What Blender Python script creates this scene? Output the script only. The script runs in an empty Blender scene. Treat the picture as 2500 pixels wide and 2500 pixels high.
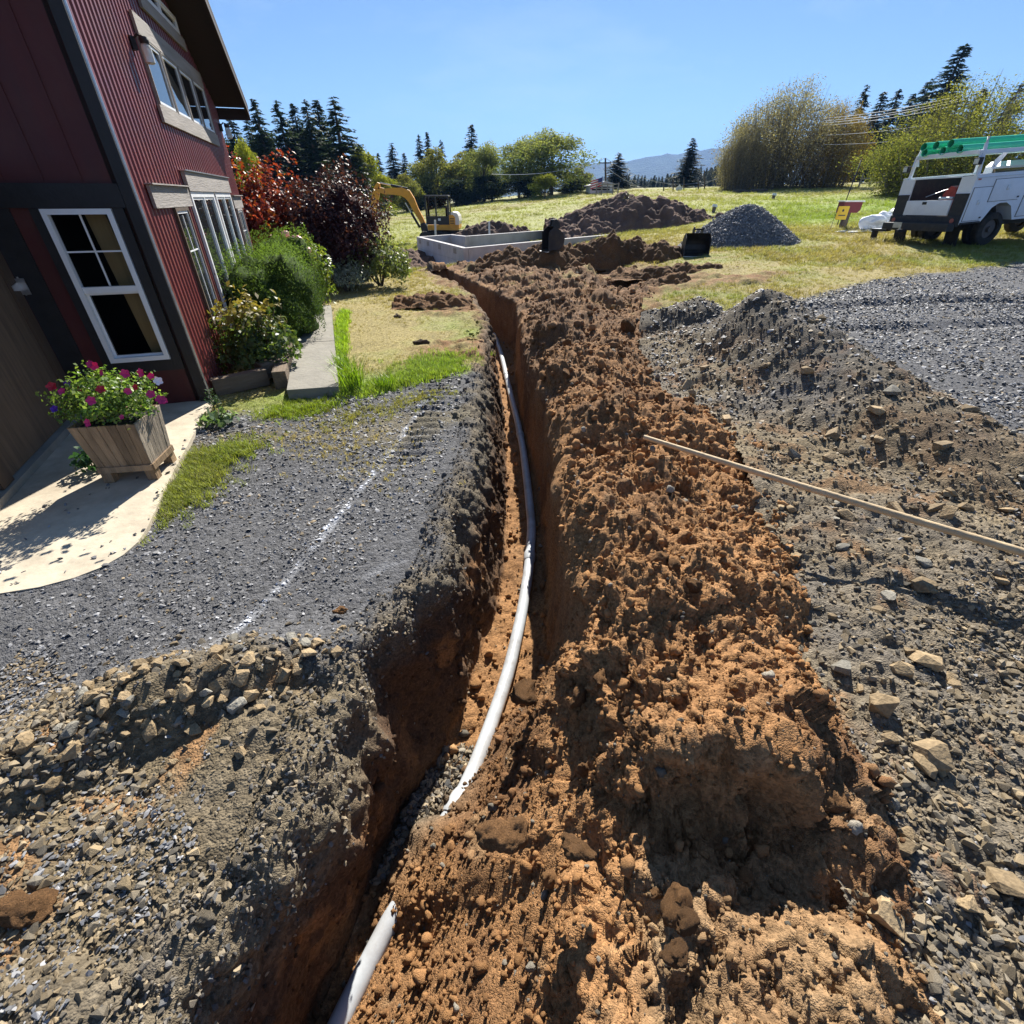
import bpy, bmesh, math, random
import numpy as np
from mathutils import Vector, Matrix, Euler
R = math.radians
C = bpy.context.scene.collection
scene = bpy.context.scene

# ------------------------------------------------------------------ camera, sky, sun, exposure
CAM_H, PITCH, FPX = 2.0, 33.8, 1150.0
cam_d = bpy.data.cameras.new('camera'); cam = bpy.data.objects.new('camera', cam_d); C.objects.link(cam)
cam.location = (0, 0, CAM_H); cam.rotation_euler = (R(90 - PITCH), 0, 0)
cam_d.sensor_width = 36.0; cam_d.lens = 36.0 * FPX / 2500.0
cam_d.clip_start = 0.05; cam_d.clip_end = 20000
scene.camera = cam

SUN_AZ, SUN_EL = 9.0, 38.0            # azimuth clockwise from +Y
w = bpy.data.worlds.new('World'); scene.world = w; w.use_nodes = True
nt = w.node_tree; bg = nt.nodes['Background']
sky = nt.nodes.new('ShaderNodeTexSky'); sky.sky_type = 'NISHITA'; sky.sun_disc = False
sky.sun_elevation = R(SUN_EL); sky.sun_rotation = R(SUN_AZ)
sky.air_density = 1.0; sky.dust_density = 0.12; sky.ozone_density = 4.0; sky.altitude = 1500
# thin streaky cirrus high in the sky
tc = nt.nodes.new('ShaderNodeTexCoord'); mp = nt.nodes.new('ShaderNodeMapping')
mp.inputs['Rotation'].default_value = (0.2, 0.1, 0.6); mp.inputs['Scale'].default_value = (1.2, 4.0, 5.0)
nz = nt.nodes.new('ShaderNodeTexNoise'); nz.inputs['Scale'].default_value = 1.6; nz.inputs['Detail'].default_value = 7; nz.inputs['Roughness'].default_value = .62
rp = nt.nodes.new('ShaderNodeValToRGB'); rp.color_ramp.elements[0].position = .5; rp.color_ramp.elements[1].position = .85
rp.color_ramp.elements[0].color = (0, 0, 0, 1); rp.color_ramp.elements[1].color = (.3, .3, .3, 1)
mx = nt.nodes.new('ShaderNodeMix'); mx.data_type = 'RGBA'; mx.inputs['B'].default_value = (9, 9.8, 10.5, 1)
nt.links.new(tc.outputs['Generated'], mp.inputs['Vector']); nt.links.new(mp.outputs['Vector'], nz.inputs['Vector'])
nt.links.new(nz.outputs['Fac'], rp.inputs['Fac']); nt.links.new(rp.outputs['Color'], mx.inputs['Factor'])
nt.links.new(sky.outputs['Color'], mx.inputs['A']); nt.links.new(mx.outputs['Result'], bg.inputs['Color'])
bg.inputs['Strength'].default_value = 0.05

sun_d = bpy.data.lights.new('sun', 'SUN'); sun = bpy.data.objects.new('sun', sun_d); C.objects.link(sun)
sun_d.energy = 5.0; sun_d.angle = R(0.53); sun_d.color = (1.0, .95, .86)
sv = Vector((math.sin(R(SUN_AZ)) * math.cos(R(SUN_EL)), math.cos(R(SUN_AZ)) * math.cos(R(SUN_EL)), math.sin(R(SUN_EL))))
sun.rotation_euler = sv.to_track_quat('Z', 'Y').to_euler(); sun.location = (0, 0, 30)
vs = scene.view_settings; vs.view_transform = 'Standard'; vs.look = 'None'; vs.gamma = 1; vs.exposure = 1.25; vs.use_curve_mapping = False
scene.cycles.max_bounces = 6; scene.cycles.transparent_max_bounces = 12
scene.cycles.use_denoising = True

# ------------------------------------------------------------------ projection helpers (a pixel of the 2500 px photo -> a point at its real depth)
_c, _s = math.cos(R(PITCH)), math.sin(R(PITCH))
def ray(px, py):
    dx = (px - 1250) / FPX; dy = (1250 - py) / FPX
    return (dx, _c + _s * dy, _c * dy - _s)
def PZ(px, py, z=0.0):
    r = ray(px, py); t = (z - CAM_H) / r[2]; return Vector((r[0] * t, r[1] * t, z))
def PY(px, py, Y):
    r = ray(px, py); t = Y / r[1]; return Vector((r[0] * t, Y, CAM_H + r[2] * t))

# ------------------------------------------------------------------ numpy noise
def _h(ix, iy, iz, seed):
    n = (ix * 374761393 + iy * 668265263 + iz * 2147483647 + seed * 1274126177) & 0xFFFFFFFF
    n = ((n ^ (n >> 13)) * 1274126177) & 0xFFFFFFFF
    n = ((n ^ (n >> 16)) * 2246822519) & 0xFFFFFFFF
    return ((n ^ (n >> 15)) & 0xFFFFFF).astype(np.float32) / 16777216.0
def vnoise(x, y, z=None, seed=0):
    if z is None: z = np.zeros_like(x)
    fx, fy, fz = np.floor(x), np.floor(y), np.floor(z)
    ix, iy, iz = fx.astype(np.int64), fy.astype(np.int64), fz.astype(np.int64)
    u, v, t = x - fx, y - fy, z - fz
    u = u * u * u * (u * (u * 6 - 15) + 10); v = v * v * v * (v * (v * 6 - 15) + 10); t = t * t * t * (t * (t * 6 - 15) + 10)
    def L(a, b, k): return a + (b - a) * k
    r0 = L(L(_h(ix, iy, iz, seed), _h(ix + 1, iy, iz, seed), u), L(_h(ix, iy + 1, iz, seed), _h(ix + 1, iy + 1, iz, seed), u), v)
    if not np.any(t): return r0 * 2 - 1
    r1 = L(L(_h(ix, iy, iz + 1, seed), _h(ix + 1, iy, iz + 1, seed), u), L(_h(ix, iy + 1, iz + 1, seed), _h(ix + 1, iy + 1, iz + 1, seed), u), v)
    return L(r0, r1, t) * 2 - 1
def fbm(x, y, z=None, sc=1.0, octv=4, seed=0, gain=.5):
    a, tot, out = 1.0, 0.0, 0.0
    for k in range(octv):
        out = out + a * vnoise(x * sc, y * sc, None if z is None else z * sc, seed + k * 17); tot += a
        a *= gain; sc *= 2.03
    return out / tot
def clods(x, y, z, cell, seed, keep=.7):
    """height 0..1 of rounded lumps scattered one to a cell"""
    X, Y, Z = x / cell, y / cell, z / cell
    ix, iy, iz = np.floor(X).astype(np.int64), np.floor(Y).astype(np.int64), np.floor(Z).astype(np.int64)
    best = np.zeros_like(X); flat2 = not np.any(Z)
    for a in (-1, 0, 1):
        for b in (-1, 0, 1):
            for c in ((0,) if flat2 else (-1, 0, 1)):
                jx, jy, jz = ix + a, iy + b, iz + c
                px = jx + _h(jx, jy, jz, seed); py = jy + _h(jx, jy, jz, seed + 1); pz = jz + (0.15 if flat2 else _h(jx, jy, jz, seed + 2))
                rr = .35 + .55 * _h(jx, jy, jz, seed + 3)
                rr = np.where(_h(jx, jy, jz, seed + 4) < keep, rr, 1e-3)
                d2 = ((X - px) ** 2 + (Y - py) ** 2 + (Z - pz) ** 2) / (rr * rr)
                best = np.maximum(best, rr * np.sqrt(np.clip(1 - d2, 0, 1)))
    return best
def shards(x, y, z, cell, seed):
    """height about -.5..1 of broken, tilted facets, one to a cell"""
    X, Y, Z = x / cell, y / cell, z / cell
    ix, iy, iz = np.floor(X).astype(np.int64), np.floor(Y).astype(np.int64), np.floor(Z).astype(np.int64)
    bd = np.full_like(X, 9.0); bv = np.zeros_like(X)
    for a in (-1, 0, 1):
        for b in (-1, 0, 1):
            for c in (-1, 0, 1):
                jx, jy, jz = ix + a, iy + b, iz + c; h0, h1, h2 = _h(jx, jy, jz, seed), _h(jx, jy, jz, seed + 1), _h(jx, jy, jz, seed + 2)
                dx, dy, dz = X - jx - h0, Y - jy - h1, Z - jz - h2; d = dx * dx + dy * dy + dz * dz
                v = _h(jx, jy, jz, seed + 3) + (h1 - .5) * 1.6 * dx + (h2 - .5) * 1.6 * dy + (h0 - .5) * 1.2 * dz - .35 * d
                k = d < bd; bd = np.where(k, d, bd); bv = np.where(k, v, bv)
    return bv
def sstep(a, b, x):
    t = np.clip((x - a) / (b - a), 0, 1); return t * t * (3 - 2 * t)

# ------------------------------------------------------------------ object helpers
def tag(o, label=None, cat=None, group=None, kind=None):
    if label: o['label'] = label
    if cat: o['category'] = cat
    if group: o['group'] = group
    if kind: o['kind'] = kind
    return o
def thing(name, label, cat, loc=(0, 0, 0), rotz=0.0, group=None):
    o = bpy.data.objects.new(name, None); C.objects.link(o); o.empty_display_size = .1
    o.location = loc; o.rotation_euler = (0, 0, rotz)
    return tag(o, label, cat, group)
def link(name, me, parent=None, m=None, smooth=False):
    o = bpy.data.objects.new(name, me); C.objects.link(o)
    if m is not None:
        me.materials.clear(); me.materials.append(m)
    if parent is not None: o.parent = parent
    if smooth and len(me.polygons): me.polygons.foreach_set('use_smooth', np.ones(len(me.polygons), dtype=bool))
    return o
def dup(root, loc=None, rot=None, scale=None):
    r = root.copy(); C.objects.link(r)
    if loc is not None: r.location = loc
    if rot is not None: r.rotation_euler = rot
    if scale is not None: r.scale = scale
    for ch in list(root.children):
        c = ch.copy(); C.objects.link(c); c.parent = r
        for g in ch.children:
            d = g.copy(); C.objects.link(d); d.parent = c
    return r
class MB:
    """collects simple solids and links them as ONE mesh"""
    def __init__(s): s.v = []; s.f = []
    def add(s, vs_, fs):
        b = len(s.v); s.v += [tuple(p) for p in vs_]; s.f += [tuple(i + b for i in q) for q in fs]; return s
    def box(s, c, d, rot=None, bev=0.0):
        hx, hy, hz = d[0] / 2, d[1] / 2, d[2] / 2
        m = Euler(rot).to_matrix() if rot is not None else Matrix.Identity(3)
        c = Vector(c)
        if bev <= 0:
            P = [c + m @ Vector((x * hx, y * hy, z * hz)) for x in (-1, 1) for y in (-1, 1) for z in (-1, 1)]
            return s.add(P, [(0, 1, 3, 2), (4, 6, 7, 5), (0, 4, 5, 1), (2, 3, 7, 6), (0, 2, 6, 4), (1, 5, 7, 3)])
        bm = bmesh.new(); bmesh.ops.create_cube(bm, size=1)
        for v in bm.verts: v.co = Vector((v.co.x * d[0], v.co.y * d[1], v.co.z * d[2]))
        bmesh.ops.bevel(bm, geom=bm.edges[:], offset=bev, segments=2, affect='EDGES', profile=.7)
        bm.verts.index_update()
        P = [c + m @ v.co for v in bm.verts]; F = [[v.index for v in f.verts] for f in bm.faces]; bm.free()
        return s.add(P, F)
    def cyl(s, a, b, r0, r1=None, n=12, cap=True):
        r1 = r0 if r1 is None else r1
        a, b = Vector(a), Vector(b); q = (b - a).to_track_quat('Z', 'Y')
        P = []
        for k, (o, r) in enumerate(((a, r0), (b, r1))):
            for i in range(n):
                t = 2 * math.pi * i / n; P.append(o + q @ Vector((r * math.cos(t), r * math.sin(t), 0)))
        F = [(i, (i + 1) % n, n + (i + 1) % n, n + i) for i in range(n)]
        if cap: F += [tuple(range(n - 1, -1, -1)), tuple(range(n, 2 * n))]
        return s.add(P, F)
    def tube(s, path, rad, n=8, cap=True):
        path = [Vector(p) for p in path]; N = len(path)
        rad = rad if isinstance(rad, (list, tuple)) else [rad] * N
        P = []; up = Vector((0, 0, 1))
        for i, p in enumerate(path):
            t = (path[min(i + 1, N - 1)] - path[max(i - 1, 0)]).normalized()
            x = t.cross(up)
            if x.length < .05: x = t.cross(Vector((1, 0, 0)))
            x.normalize(); y = x.cross(t)
            for k in range(n):
                a = 2 * math.pi * k / n; P.append(p + (x * math.cos(a) + y * math.sin(a)) * rad[i])
        F = []
        for i in range(N - 1):
            for k in range(n):
                F.append((i * n + k, i * n + (k + 1) % n, (i + 1) * n + (k + 1) % n, (i + 1) * n + k))
        if cap: F += [tuple(range(n - 1, -1, -1)), tuple(range((N - 1) * n, N * n))]
        return s.add(P, F)
    def prism(s, poly, o, ux, uy, un, th):
        """polygon (2d) in plane o,ux,uy extruded by th along un"""
        o, ux, uy, un = Vector(o), Vector(ux), Vector(uy), Vector(un)
        n = len(poly)
        P = [o + ux * p[0] + uy * p[1] for p in poly] + [o + ux * p[0] + uy * p[1] + un * th for p in poly]
        F = [tuple(range(n - 1, -1, -1)), tuple(range(n, 2 * n))] + [(i, (i + 1) % n, n + (i + 1) % n, n + i) for i in range(n)]
        return s.add(P, F)
    def frame(s, o, ux, uy, un, x0, x1, y0, y1, wd, th):
        """rectangular ring"""
        for p in ([(x0, y0), (x1, y0), (x1, y0 + wd), (x0, y0 + wd)], [(x0, y1 - wd), (x1, y1 - wd), (x1, y1), (x0, y1)],
                  [(x0, y0 + wd), (x0 + wd, y0 + wd), (x0 + wd, y1 - wd), (x0, y1 - wd)], [(x1 - wd, y0 + wd), (x1, y0 + wd), (x1, y1 - wd), (x1 - wd, y1 - wd)]):
            s.prism(p, o, ux, uy, un, th)
        return s
    def mesh(s, name):
        me = bpy.data.meshes.new(name); me.from_pydata(s.v, [], s.f); me.update()
        bm = bmesh.new(); bm.from_mesh(me); bmesh.ops.recalc_face_normals(bm, faces=bm.faces[:]); bm.to_mesh(me); bm.free()
        return me
    def build(s, name, m, parent=None, smooth=False, autos=None):
        me = s.mesh(name); o = link(name, me, parent, m, smooth)
        if autos: 
            me.polygons.foreach_set('use_smooth', np.ones(len(me.polygons), dtype=bool))
            me.set_sharp_from_angle(angle=R(autos))
        return o
def grid_mesh(name, P, nu, nv, keep=None, cols=None):
    """P (nu*nv,3) as a grid of quads; keep = bool per face"""
    i = np.arange(nu * nv).reshape(nu, nv)
    q = np.stack([i[:-1, :-1], i[:-1, 1:], i[1:, 1:], i[1:, :-1]], -1).reshape(-1, 4)
    if keep is not None: q = q[keep.reshape(-1)]
    return poly_mesh(name, P, q, cols)
def poly_mesh(name, P, q, cols=None):
    me = bpy.data.meshes.new(name); k = q.shape[1]
    me.vertices.add(len(P)); me.vertices.foreach_set('co', np.ascontiguousarray(P, dtype=np.float32).ravel())
    me.loops.add(q.size); me.loops.foreach_set('vertex_index', q.astype(np.int32).ravel())
    me.polygons.add(len(q)); me.polygons.foreach_set('loop_start', np.arange(0, q.size, k, dtype=np.int32))
    me.update(calc_edges=True)
    if cols is not None:
        a = me.color_attributes.new('col', 'FLOAT_COLOR', 'POINT')
        a.data.foreach_set('color', np.concatenate([cols, np.ones((len(P), 1))], 1).astype(np.float32).ravel())
    return me

# ------------------------------------------------------------------ materials
def nodes(m):
    m.use_nodes = True; return m.node_tree, m.node_tree.nodes['Principled BSDF']
def M(name, col, rough=.7, var=.18, scale=6.0, bump=.15, metal=0.0, spec=.4, col2=None, stretch=(1, 1, 1), grime=0.0, rnd=0.0):
    """painted / wooden / metal surface: two tones broken by noise, fine bump, patchy roughness"""
    m = bpy.data.materials.new(name); nt, b = nodes(m); N, Lk = nt.nodes, nt.links
    tc = N.new('ShaderNodeTexCoord'); mp = N.new('ShaderNodeMapping'); mp.inputs['Scale'].default_value = stretch
    Lk.new(tc.outputs['Object'], mp.inputs['Vector'])
    n1 = N.new('ShaderNodeTexNoise'); n1.inputs['Scale'].default_value = scale; n1.inputs['Detail'].default_value = 8; n1.inputs['Roughness'].default_value = .65
    Lk.new(mp.outputs['Vector'], n1.inputs['Vector'])
    r = N.new('ShaderNodeValToRGB'); r.color_ramp.elements[0].position = .3; r.color_ramp.elements[1].position = .7
    c2 = col2 if col2 else tuple(min(1, c * (1 + var)) for c in col)
    c1 = tuple(c * (1 - var) for c in col)
    r.color_ramp.elements[0].color = (*c1, 1); r.color_ramp.elements[1].color = (*c2, 1)
    Lk.new(n1.outputs['Fac'], r.inputs['Fac']); last = r.outputs['Color']
    if grime > 0:
        n3 = N.new('ShaderNodeTexNoise'); n3.inputs['Scale'].default_value = scale * .35; n3.inputs['Detail'].default_value = 10; n3.inputs['Roughness'].default_value = .7
        Lk.new(tc.outputs['Object'], n3.inputs['Vector'])
        r3 = N.new('ShaderNodeValToRGB'); r3.color_ramp.elements[0].position = .48; r3.color_ramp.elements[1].position = .7
        r3.color_ramp.elements[0].color = (0, 0, 0, 1); r3.color_ramp.elements[1].color = (grime, grime, grime, 1)
        mxx = N.new('ShaderNodeMix'); mxx.data_type = 'RGBA'; mxx.inputs['B'].default_value = (.16, .11, .07, 1)
        Lk.new(n3.outputs['Fac'], r3.inputs['Fac']); Lk.new(r3.outputs['Color'], mxx.inputs['Factor']); Lk.new(last, mxx.inputs['A']); last = mxx.outputs['Result']
    if rnd > 0:                                              # each board its own tone
        oi = N.new('ShaderNodeObjectInfo'); hv = N.new('ShaderNodeHueSaturation'); mv = N.new('ShaderNodeMapRange'); mv.inputs['To Min'].default_value = 1 - rnd; mv.inputs['To Max'].default_value = 1 + rnd
        Lk.new(oi.outputs['Random'], mv.inputs['Value']); Lk.new(mv.outputs['Result'], hv.inputs['Value']); Lk.new(last, hv.inputs['Color']); last = hv.outputs['Color']
    Lk.new(last, b.inputs['Base Color'])
    b.inputs['Metallic'].default_value = metal; b.inputs['Specular IOR Level'].default_value = spec
    mr = N.new('ShaderNodeMapRange'); mr.inputs['To Min'].default_value = max(.02, rough - .12); mr.inputs['To Max'].default_value = min(1, rough + .12)
    Lk.new(n1.outputs['Fac'], mr.inputs['Value']); Lk.new(mr.outputs['Result'], b.inputs['Roughness'])
    if bump > 0:
        n2 = N.new('ShaderNodeTexNoise'); n2.inputs['Scale'].default_value = scale * 5; n2.inputs['Detail'].default_value = 6
        Lk.new(mp.outputs['Vector'], n2.inputs['Vector'])
        bp = N.new('ShaderNodeBump'); bp.inputs['Strength'].default_value = bump; bp.inputs['Distance'].default_value = .02
        Lk.new(n2.outputs['Fac'], bp.inputs['Height']); Lk.new(bp.outputs['Normal'], b.inputs['Normal'])
    return m
def M_ground(name, sc=22.0, bump=.8, dist=.02, rough=.93, vary=.45):
    """base colour from the mesh, broken up by stones and grain of two sizes"""
    m = bpy.data.materials.new(name); nt, b = nodes(m); N, Lk = nt.nodes, nt.links
    at = N.new('ShaderNodeAttribute'); at.attribute_name = 'col'
    tc = N.new('ShaderNodeTexCoord')
    n1 = N.new('ShaderNodeTexNoise'); n1.inputs['Scale'].default_value = sc; n1.inputs['Detail'].default_value = 10; n1.inputs['Roughness'].default_value = .72
    v1 = N.new('ShaderNodeTexVoronoi'); v1.inputs['Scale'].default_value = sc * 2.4
    v2 = N.new('ShaderNodeTexVoronoi'); v2.inputs['Scale'].default_value = sc * 6.0
    for q in (n1, v1, v2): Lk.new(tc.outputs['Object'], q.inputs['Vector'])
    mr = N.new('ShaderNodeMapRange'); mr.inputs['From Min'].default_value = .25; mr.inputs['From Max'].default_value = .75
    mr.inputs['To Min'].default_value = 1 - vary; mr.inputs['To Max'].default_value = 1 + vary; mr.clamp = False
    Lk.new(n1.outputs['Fac'], mr.inputs['Value'])
    sx = N.new('ShaderNodeSeparateColor'); Lk.new(v1.outputs['Color'], sx.inputs['Color'])
    m2 = N.new('ShaderNodeMapRange'); m2.inputs['To Min'].default_value = .7; m2.inputs['To Max'].default_value = 1.35; Lk.new(sx.outputs['Red'], m2.inputs['Value'])
    mu = N.new('ShaderNodeMath'); mu.operation = 'MULTIPLY'; Lk.new(mr.outputs['Result'], mu.inputs[0]); Lk.new(m2.outputs['Result'], mu.inputs[1])
    vm = N.new('ShaderNodeVectorMath'); vm.operation = 'SCALE'; Lk.new(at.outputs['Color'], vm.inputs[0]); Lk.new(mu.outputs['Value'], vm.inputs['Scale'])
    Lk.new(vm.outputs['Vector'], b.inputs['Base Color']); b.inputs['Roughness'].default_value = rough; b.inputs['Specular IOR Level'].default_value = .25
    ad = N.new('ShaderNodeMath'); ad.operation = 'MULTIPLY_ADD'; ad.inputs[1].default_value = -.5
    Lk.new(v2.outputs['Distance'], ad.inputs[0]); Lk.new(n1.outputs['Fac'], ad.inputs[2])
    a2 = N.new('ShaderNodeMath'); a2.operation = 'MULTIPLY_ADD'; a2.inputs[1].default_value = -.6
    Lk.new(v1.outputs['Distance'], a2.inputs[0]); Lk.new(ad.outputs['Value'], a2.inputs[2])
    bp = N.new('ShaderNodeBump'); bp.inputs['Strength'].default_value = bump; bp.inputs['Distance'].default_value = dist
    Lk.new(a2.outputs['Value'], bp.inputs['Height']); Lk.new(bp.outputs['Normal'], b.inputs['Normal'])
    return m
def M_inst(name, rough=.8, spec=.4, scale=40.0, bump=.3, vary=.3, kind='INSTANCER', transl=0.0, base=None):
    """colour carried by each scattered piece (or by the mesh), broken by noise; leaves let light through"""
    m = bpy.data.materials.new(name); nt, b = nodes(m); N, Lk = nt.nodes, nt.links
    if base is None:
        at = N.new('ShaderNodeAttribute'); at.attribute_name = 'col'; at.attribute_type = kind; src = at.outputs['Color']
    else:
        rg = N.new('ShaderNodeObjectInfo'); hs = N.new('ShaderNodeHueSaturation'); hs.inputs['Color'].default_value = (*base, 1)
        mv = N.new('ShaderNodeMapRange'); mv.inputs['To Min'].default_value = .65; mv.inputs['To Max'].default_value = 1.4
        Lk.new(rg.outputs['Random'], mv.inputs['Value']); Lk.new(mv.outputs['Result'], hs.inputs['Value']); src = hs.outputs['Color']
    tc = N.new('ShaderNodeTexCoord'); n1 = N.new('ShaderNodeTexNoise'); n1.inputs['Scale'].default_value = scale; n1.inputs['Detail'].default_value = 5
    Lk.new(tc.outputs['Object'], n1.inputs['Vector'])
    mr = N.new('ShaderNodeMapRange'); mr.inputs['From Min'].default_value = .3; mr.inputs['From Max'].default_value = .7
    mr.inputs['To Min'].default_value = 1 - vary; mr.inputs['To Max'].default_value = 1 + vary; Lk.new(n1.outputs['Fac'], mr.inputs['Value'])
    vm = N.new('ShaderNodeVectorMath'); vm.operation = 'SCALE'; Lk.new(src, vm.inputs[0]); Lk.new(mr.outputs['Result'], vm.inputs['Scale'])
    Lk.new(vm.outputs['Vector'], b.inputs['Base Color']); b.inputs['Roughness'].default_value = rough; b.inputs['Specular IOR Level'].default_value = spec
    if bump > 0:
        bp = N.new('ShaderNodeBump'); bp.inputs['Strength'].default_value = bump; bp.inputs['Distance'].default_value = .01
        Lk.new(n1.outputs['Fac'], bp.inputs['Height']); Lk.new(bp.outputs['Normal'], b.inputs['Normal'])
    if transl > 0:
        tr = N.new('ShaderNodeBsdfTranslucent'); ms = N.new('ShaderNodeMixShader'); ms.inputs['Fac'].default_value = transl
        v3 = N.new('ShaderNodeVectorMath'); v3.operation = 'MULTIPLY'; v3.inputs[1].default_value = (1.25, 1.3, .6)
        Lk.new(vm.outputs['Vector'], v3.inputs[0]); Lk.new(v3.outputs['Vector'], tr.inputs['Color'])
        out = N['Material Output']; Lk.new(b.outputs['BSDF'], ms.inputs[1]); Lk.new(tr.outputs['BSDF'], ms.inputs[2]); Lk.new(ms.outputs['Shader'], out.inputs['Surface'])
    return m
def M_glass(name, tint=(.02, .022, .024), rough=.02):
    m = bpy.data.materials.new(name); nt, b = nodes(m)
    b.inputs['Base Color'].default_value = (*tint, 1); b.inputs['Roughness'].default_value = rough; b.inputs['Specular IOR Level'].default_value = .75
    N, Lk = nt.nodes, nt.links; n1 = N.new('ShaderNodeTexNoise'); n1.inputs['Scale'].default_value = 1.3
    tc = N.new('ShaderNodeTexCoord'); Lk.new(tc.outputs['Object'], n1.inputs['Vector'])
    bp = N.new('ShaderNodeBump'); bp.inputs['Strength'].default_value = .03; bp.inputs['Distance'].default_value = .05
    Lk.new(n1.outputs['Fac'], bp.inputs['Height']); Lk.new(bp.outputs['Normal'], b.inputs['Normal'])
    return m
def M_clear(name, fac=.12):
    m = bpy.data.materials.new(name); nt, b = nodes(m); N, Lk = nt.nodes, nt.links
    tr = N.new('ShaderNodeBsdfTransparent'); tr.inputs['Color'].default_value = (.86, .88, .87, 1)
    b.inputs['Base Color'].default_value = (.01, .01, .01, 1); b.inputs['Roughness'].default_value = .02
    fr = N.new('ShaderNodeFresnel'); fr.inputs['IOR'].default_value = 1.5
    ad = N.new('ShaderNodeMath'); ad.operation = 'ADD'; ad.inputs[1].default_value = fac; ad.use_clamp = True; Lk.new(fr.outputs['Fac'], ad.inputs[0])
    ms = N.new('ShaderNodeMixShader'); Lk.new(ad.outputs['Value'], ms.inputs['Fac'])
    Lk.new(tr.outputs['BSDF'], ms.inputs[1]); Lk.new(b.outputs['BSDF'], ms.inputs[2]); Lk.new(ms.outputs['Shader'], N['Material Output'].inputs['Surface'])
    return m

# ------------------------------------------------------------------ scattering of small uncountable pieces
def scatter(name, pts, rot, scl, col, sources, idx, label, cat):
    n = len(pts); me = bpy.data.meshes.new(name)
    me.vertices.add(n); me.vertices.foreach_set('co', np.ascontiguousarray(pts, dtype=np.float32).ravel())
    for nm, tp, key, arr in (('rot', 'FLOAT_VECTOR', 'vector', rot), ('scl', 'FLOAT_VECTOR', 'vector', scl)):
        a = me.attributes.new(nm, tp, 'POINT'); a.data.foreach_set(key, np.ascontiguousarray(arr, dtype=np.float32).ravel())
    a = me.attributes.new('col', 'FLOAT_COLOR', 'POINT'); a.data.foreach_set('color', np.concatenate([col, np.ones((n, 1))], 1).astype(np.float32).ravel())
    a = me.attributes.new('idx', 'INT', 'POINT'); a.data.foreach_set('value', np.ascontiguousarray(idx, dtype=np.int32))
    o = link(name, me); tag(o, label, cat, None, 'stuff')
    cl = bpy.data.collections.new(name + '_pieces')
    for s_ in sources: cl.objects.link(s_)
    ng = bpy.data.node_groups.new(name, 'GeometryNodeTree')
    ng.interface.new_socket('Geometry', in_out='INPUT', socket_type='NodeSocketGeometry')
    ng.interface.new_socket('Geometry', in_out='OUTPUT', socket_type='NodeSocketGeometry')
    N, Lk = ng.nodes, ng.links
    gi, go = N.new('NodeGroupInput'), N.new('NodeGroupOutput')
    ip = N.new('GeometryNodeInstanceOnPoints'); ci = N.new('GeometryNodeCollectionInfo')
    ci.inputs['Collection'].default_value = cl; ci.inputs['Separate Children'].default_value = True; ci.inputs['Reset Children'].default_value = True
    def attr(nm, tp):
        q = N.new('GeometryNodeInputNamedAttribute'); q.data_type = tp; q.inputs['Name'].default_value = nm; return q.outputs['Attribute']
    er = N.new('FunctionNodeEulerToRotation')
    Lk.new(gi.outputs[0], ip.inputs['Points']); Lk.new(ci.outputs[0], ip.inputs['Instance']); ip.inputs['Pick Instance'].default_value = True
    Lk.new(attr('idx', 'INT'), ip.inputs['Instance Index']); Lk.new(attr('rot', 'FLOAT_VECTOR'), er.inputs[0]); Lk.new(er.outputs[0], ip.inputs['Rotation'])
    Lk.new(attr('scl', 'FLOAT_VECTOR'), ip.inputs['Scale']); Lk.new(ip.outputs[0], go.inputs[0])
    md = o.modifiers.new('pieces', 'NODES'); md.node_group = ng
    return o
def src(name, me, m):
    me.materials.clear(); me.materials.append(m); return bpy.data.objects.new(name, me)
def hull_rock(seed, n=13, flat=.6, lx=1.0, ly=.75):
    rnd = random.Random(seed); bm = bmesh.new()
    for i in range(n):
        v = Vector((rnd.gauss(0, 1), rnd.gauss(0, 1), rnd.gauss(0, 1))).normalized() * rnd.uniform(.8, 1.05)
        v = Vector((math.copysign(abs(v.x) ** .8, v.x) * lx, math.copysign(abs(v.y) ** .8, v.y) * ly, math.copysign(abs(v.z) ** .7, v.z) * flat))
        bm.verts.new(v * .5)
    r = bmesh.ops.convex_hull(bm, input=bm.verts[:])
    bmesh.ops.delete(bm, geom=list({e for e in r['geom_interior'] + r['geom_unused'] if isinstance(e, bmesh.types.BMVert)}), context='VERTS')
    me = bpy.data.meshes.new('rock'); bm.to_mesh(me); bm.free(); return me
def lumpy(seed, sub=3, amp=.28, flat=.8):
    bm = bmesh.new(); bmesh.ops.create_icosphere(bm, subdivisions=sub, radius=.5)
    co = np.array([v.co[:] for v in bm.verts]); 
    d = 1 + amp * (fbm(co[:, 0], co[:, 1], co[:, 2] + seed * 7.3, 2.2, 3, seed) * 1.6 + .55 * clods(co[:, 0], co[:, 1], co[:, 2] + seed, .22, seed, .8))
    for v, k in zip(bm.verts, d): v.co *= float(k); v.co.z *= flat
    for f in bm.faces: f.smooth = True
    me = bpy.data.meshes.new('clod'); bm.to_mesh(me); bm.free(); return me

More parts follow.
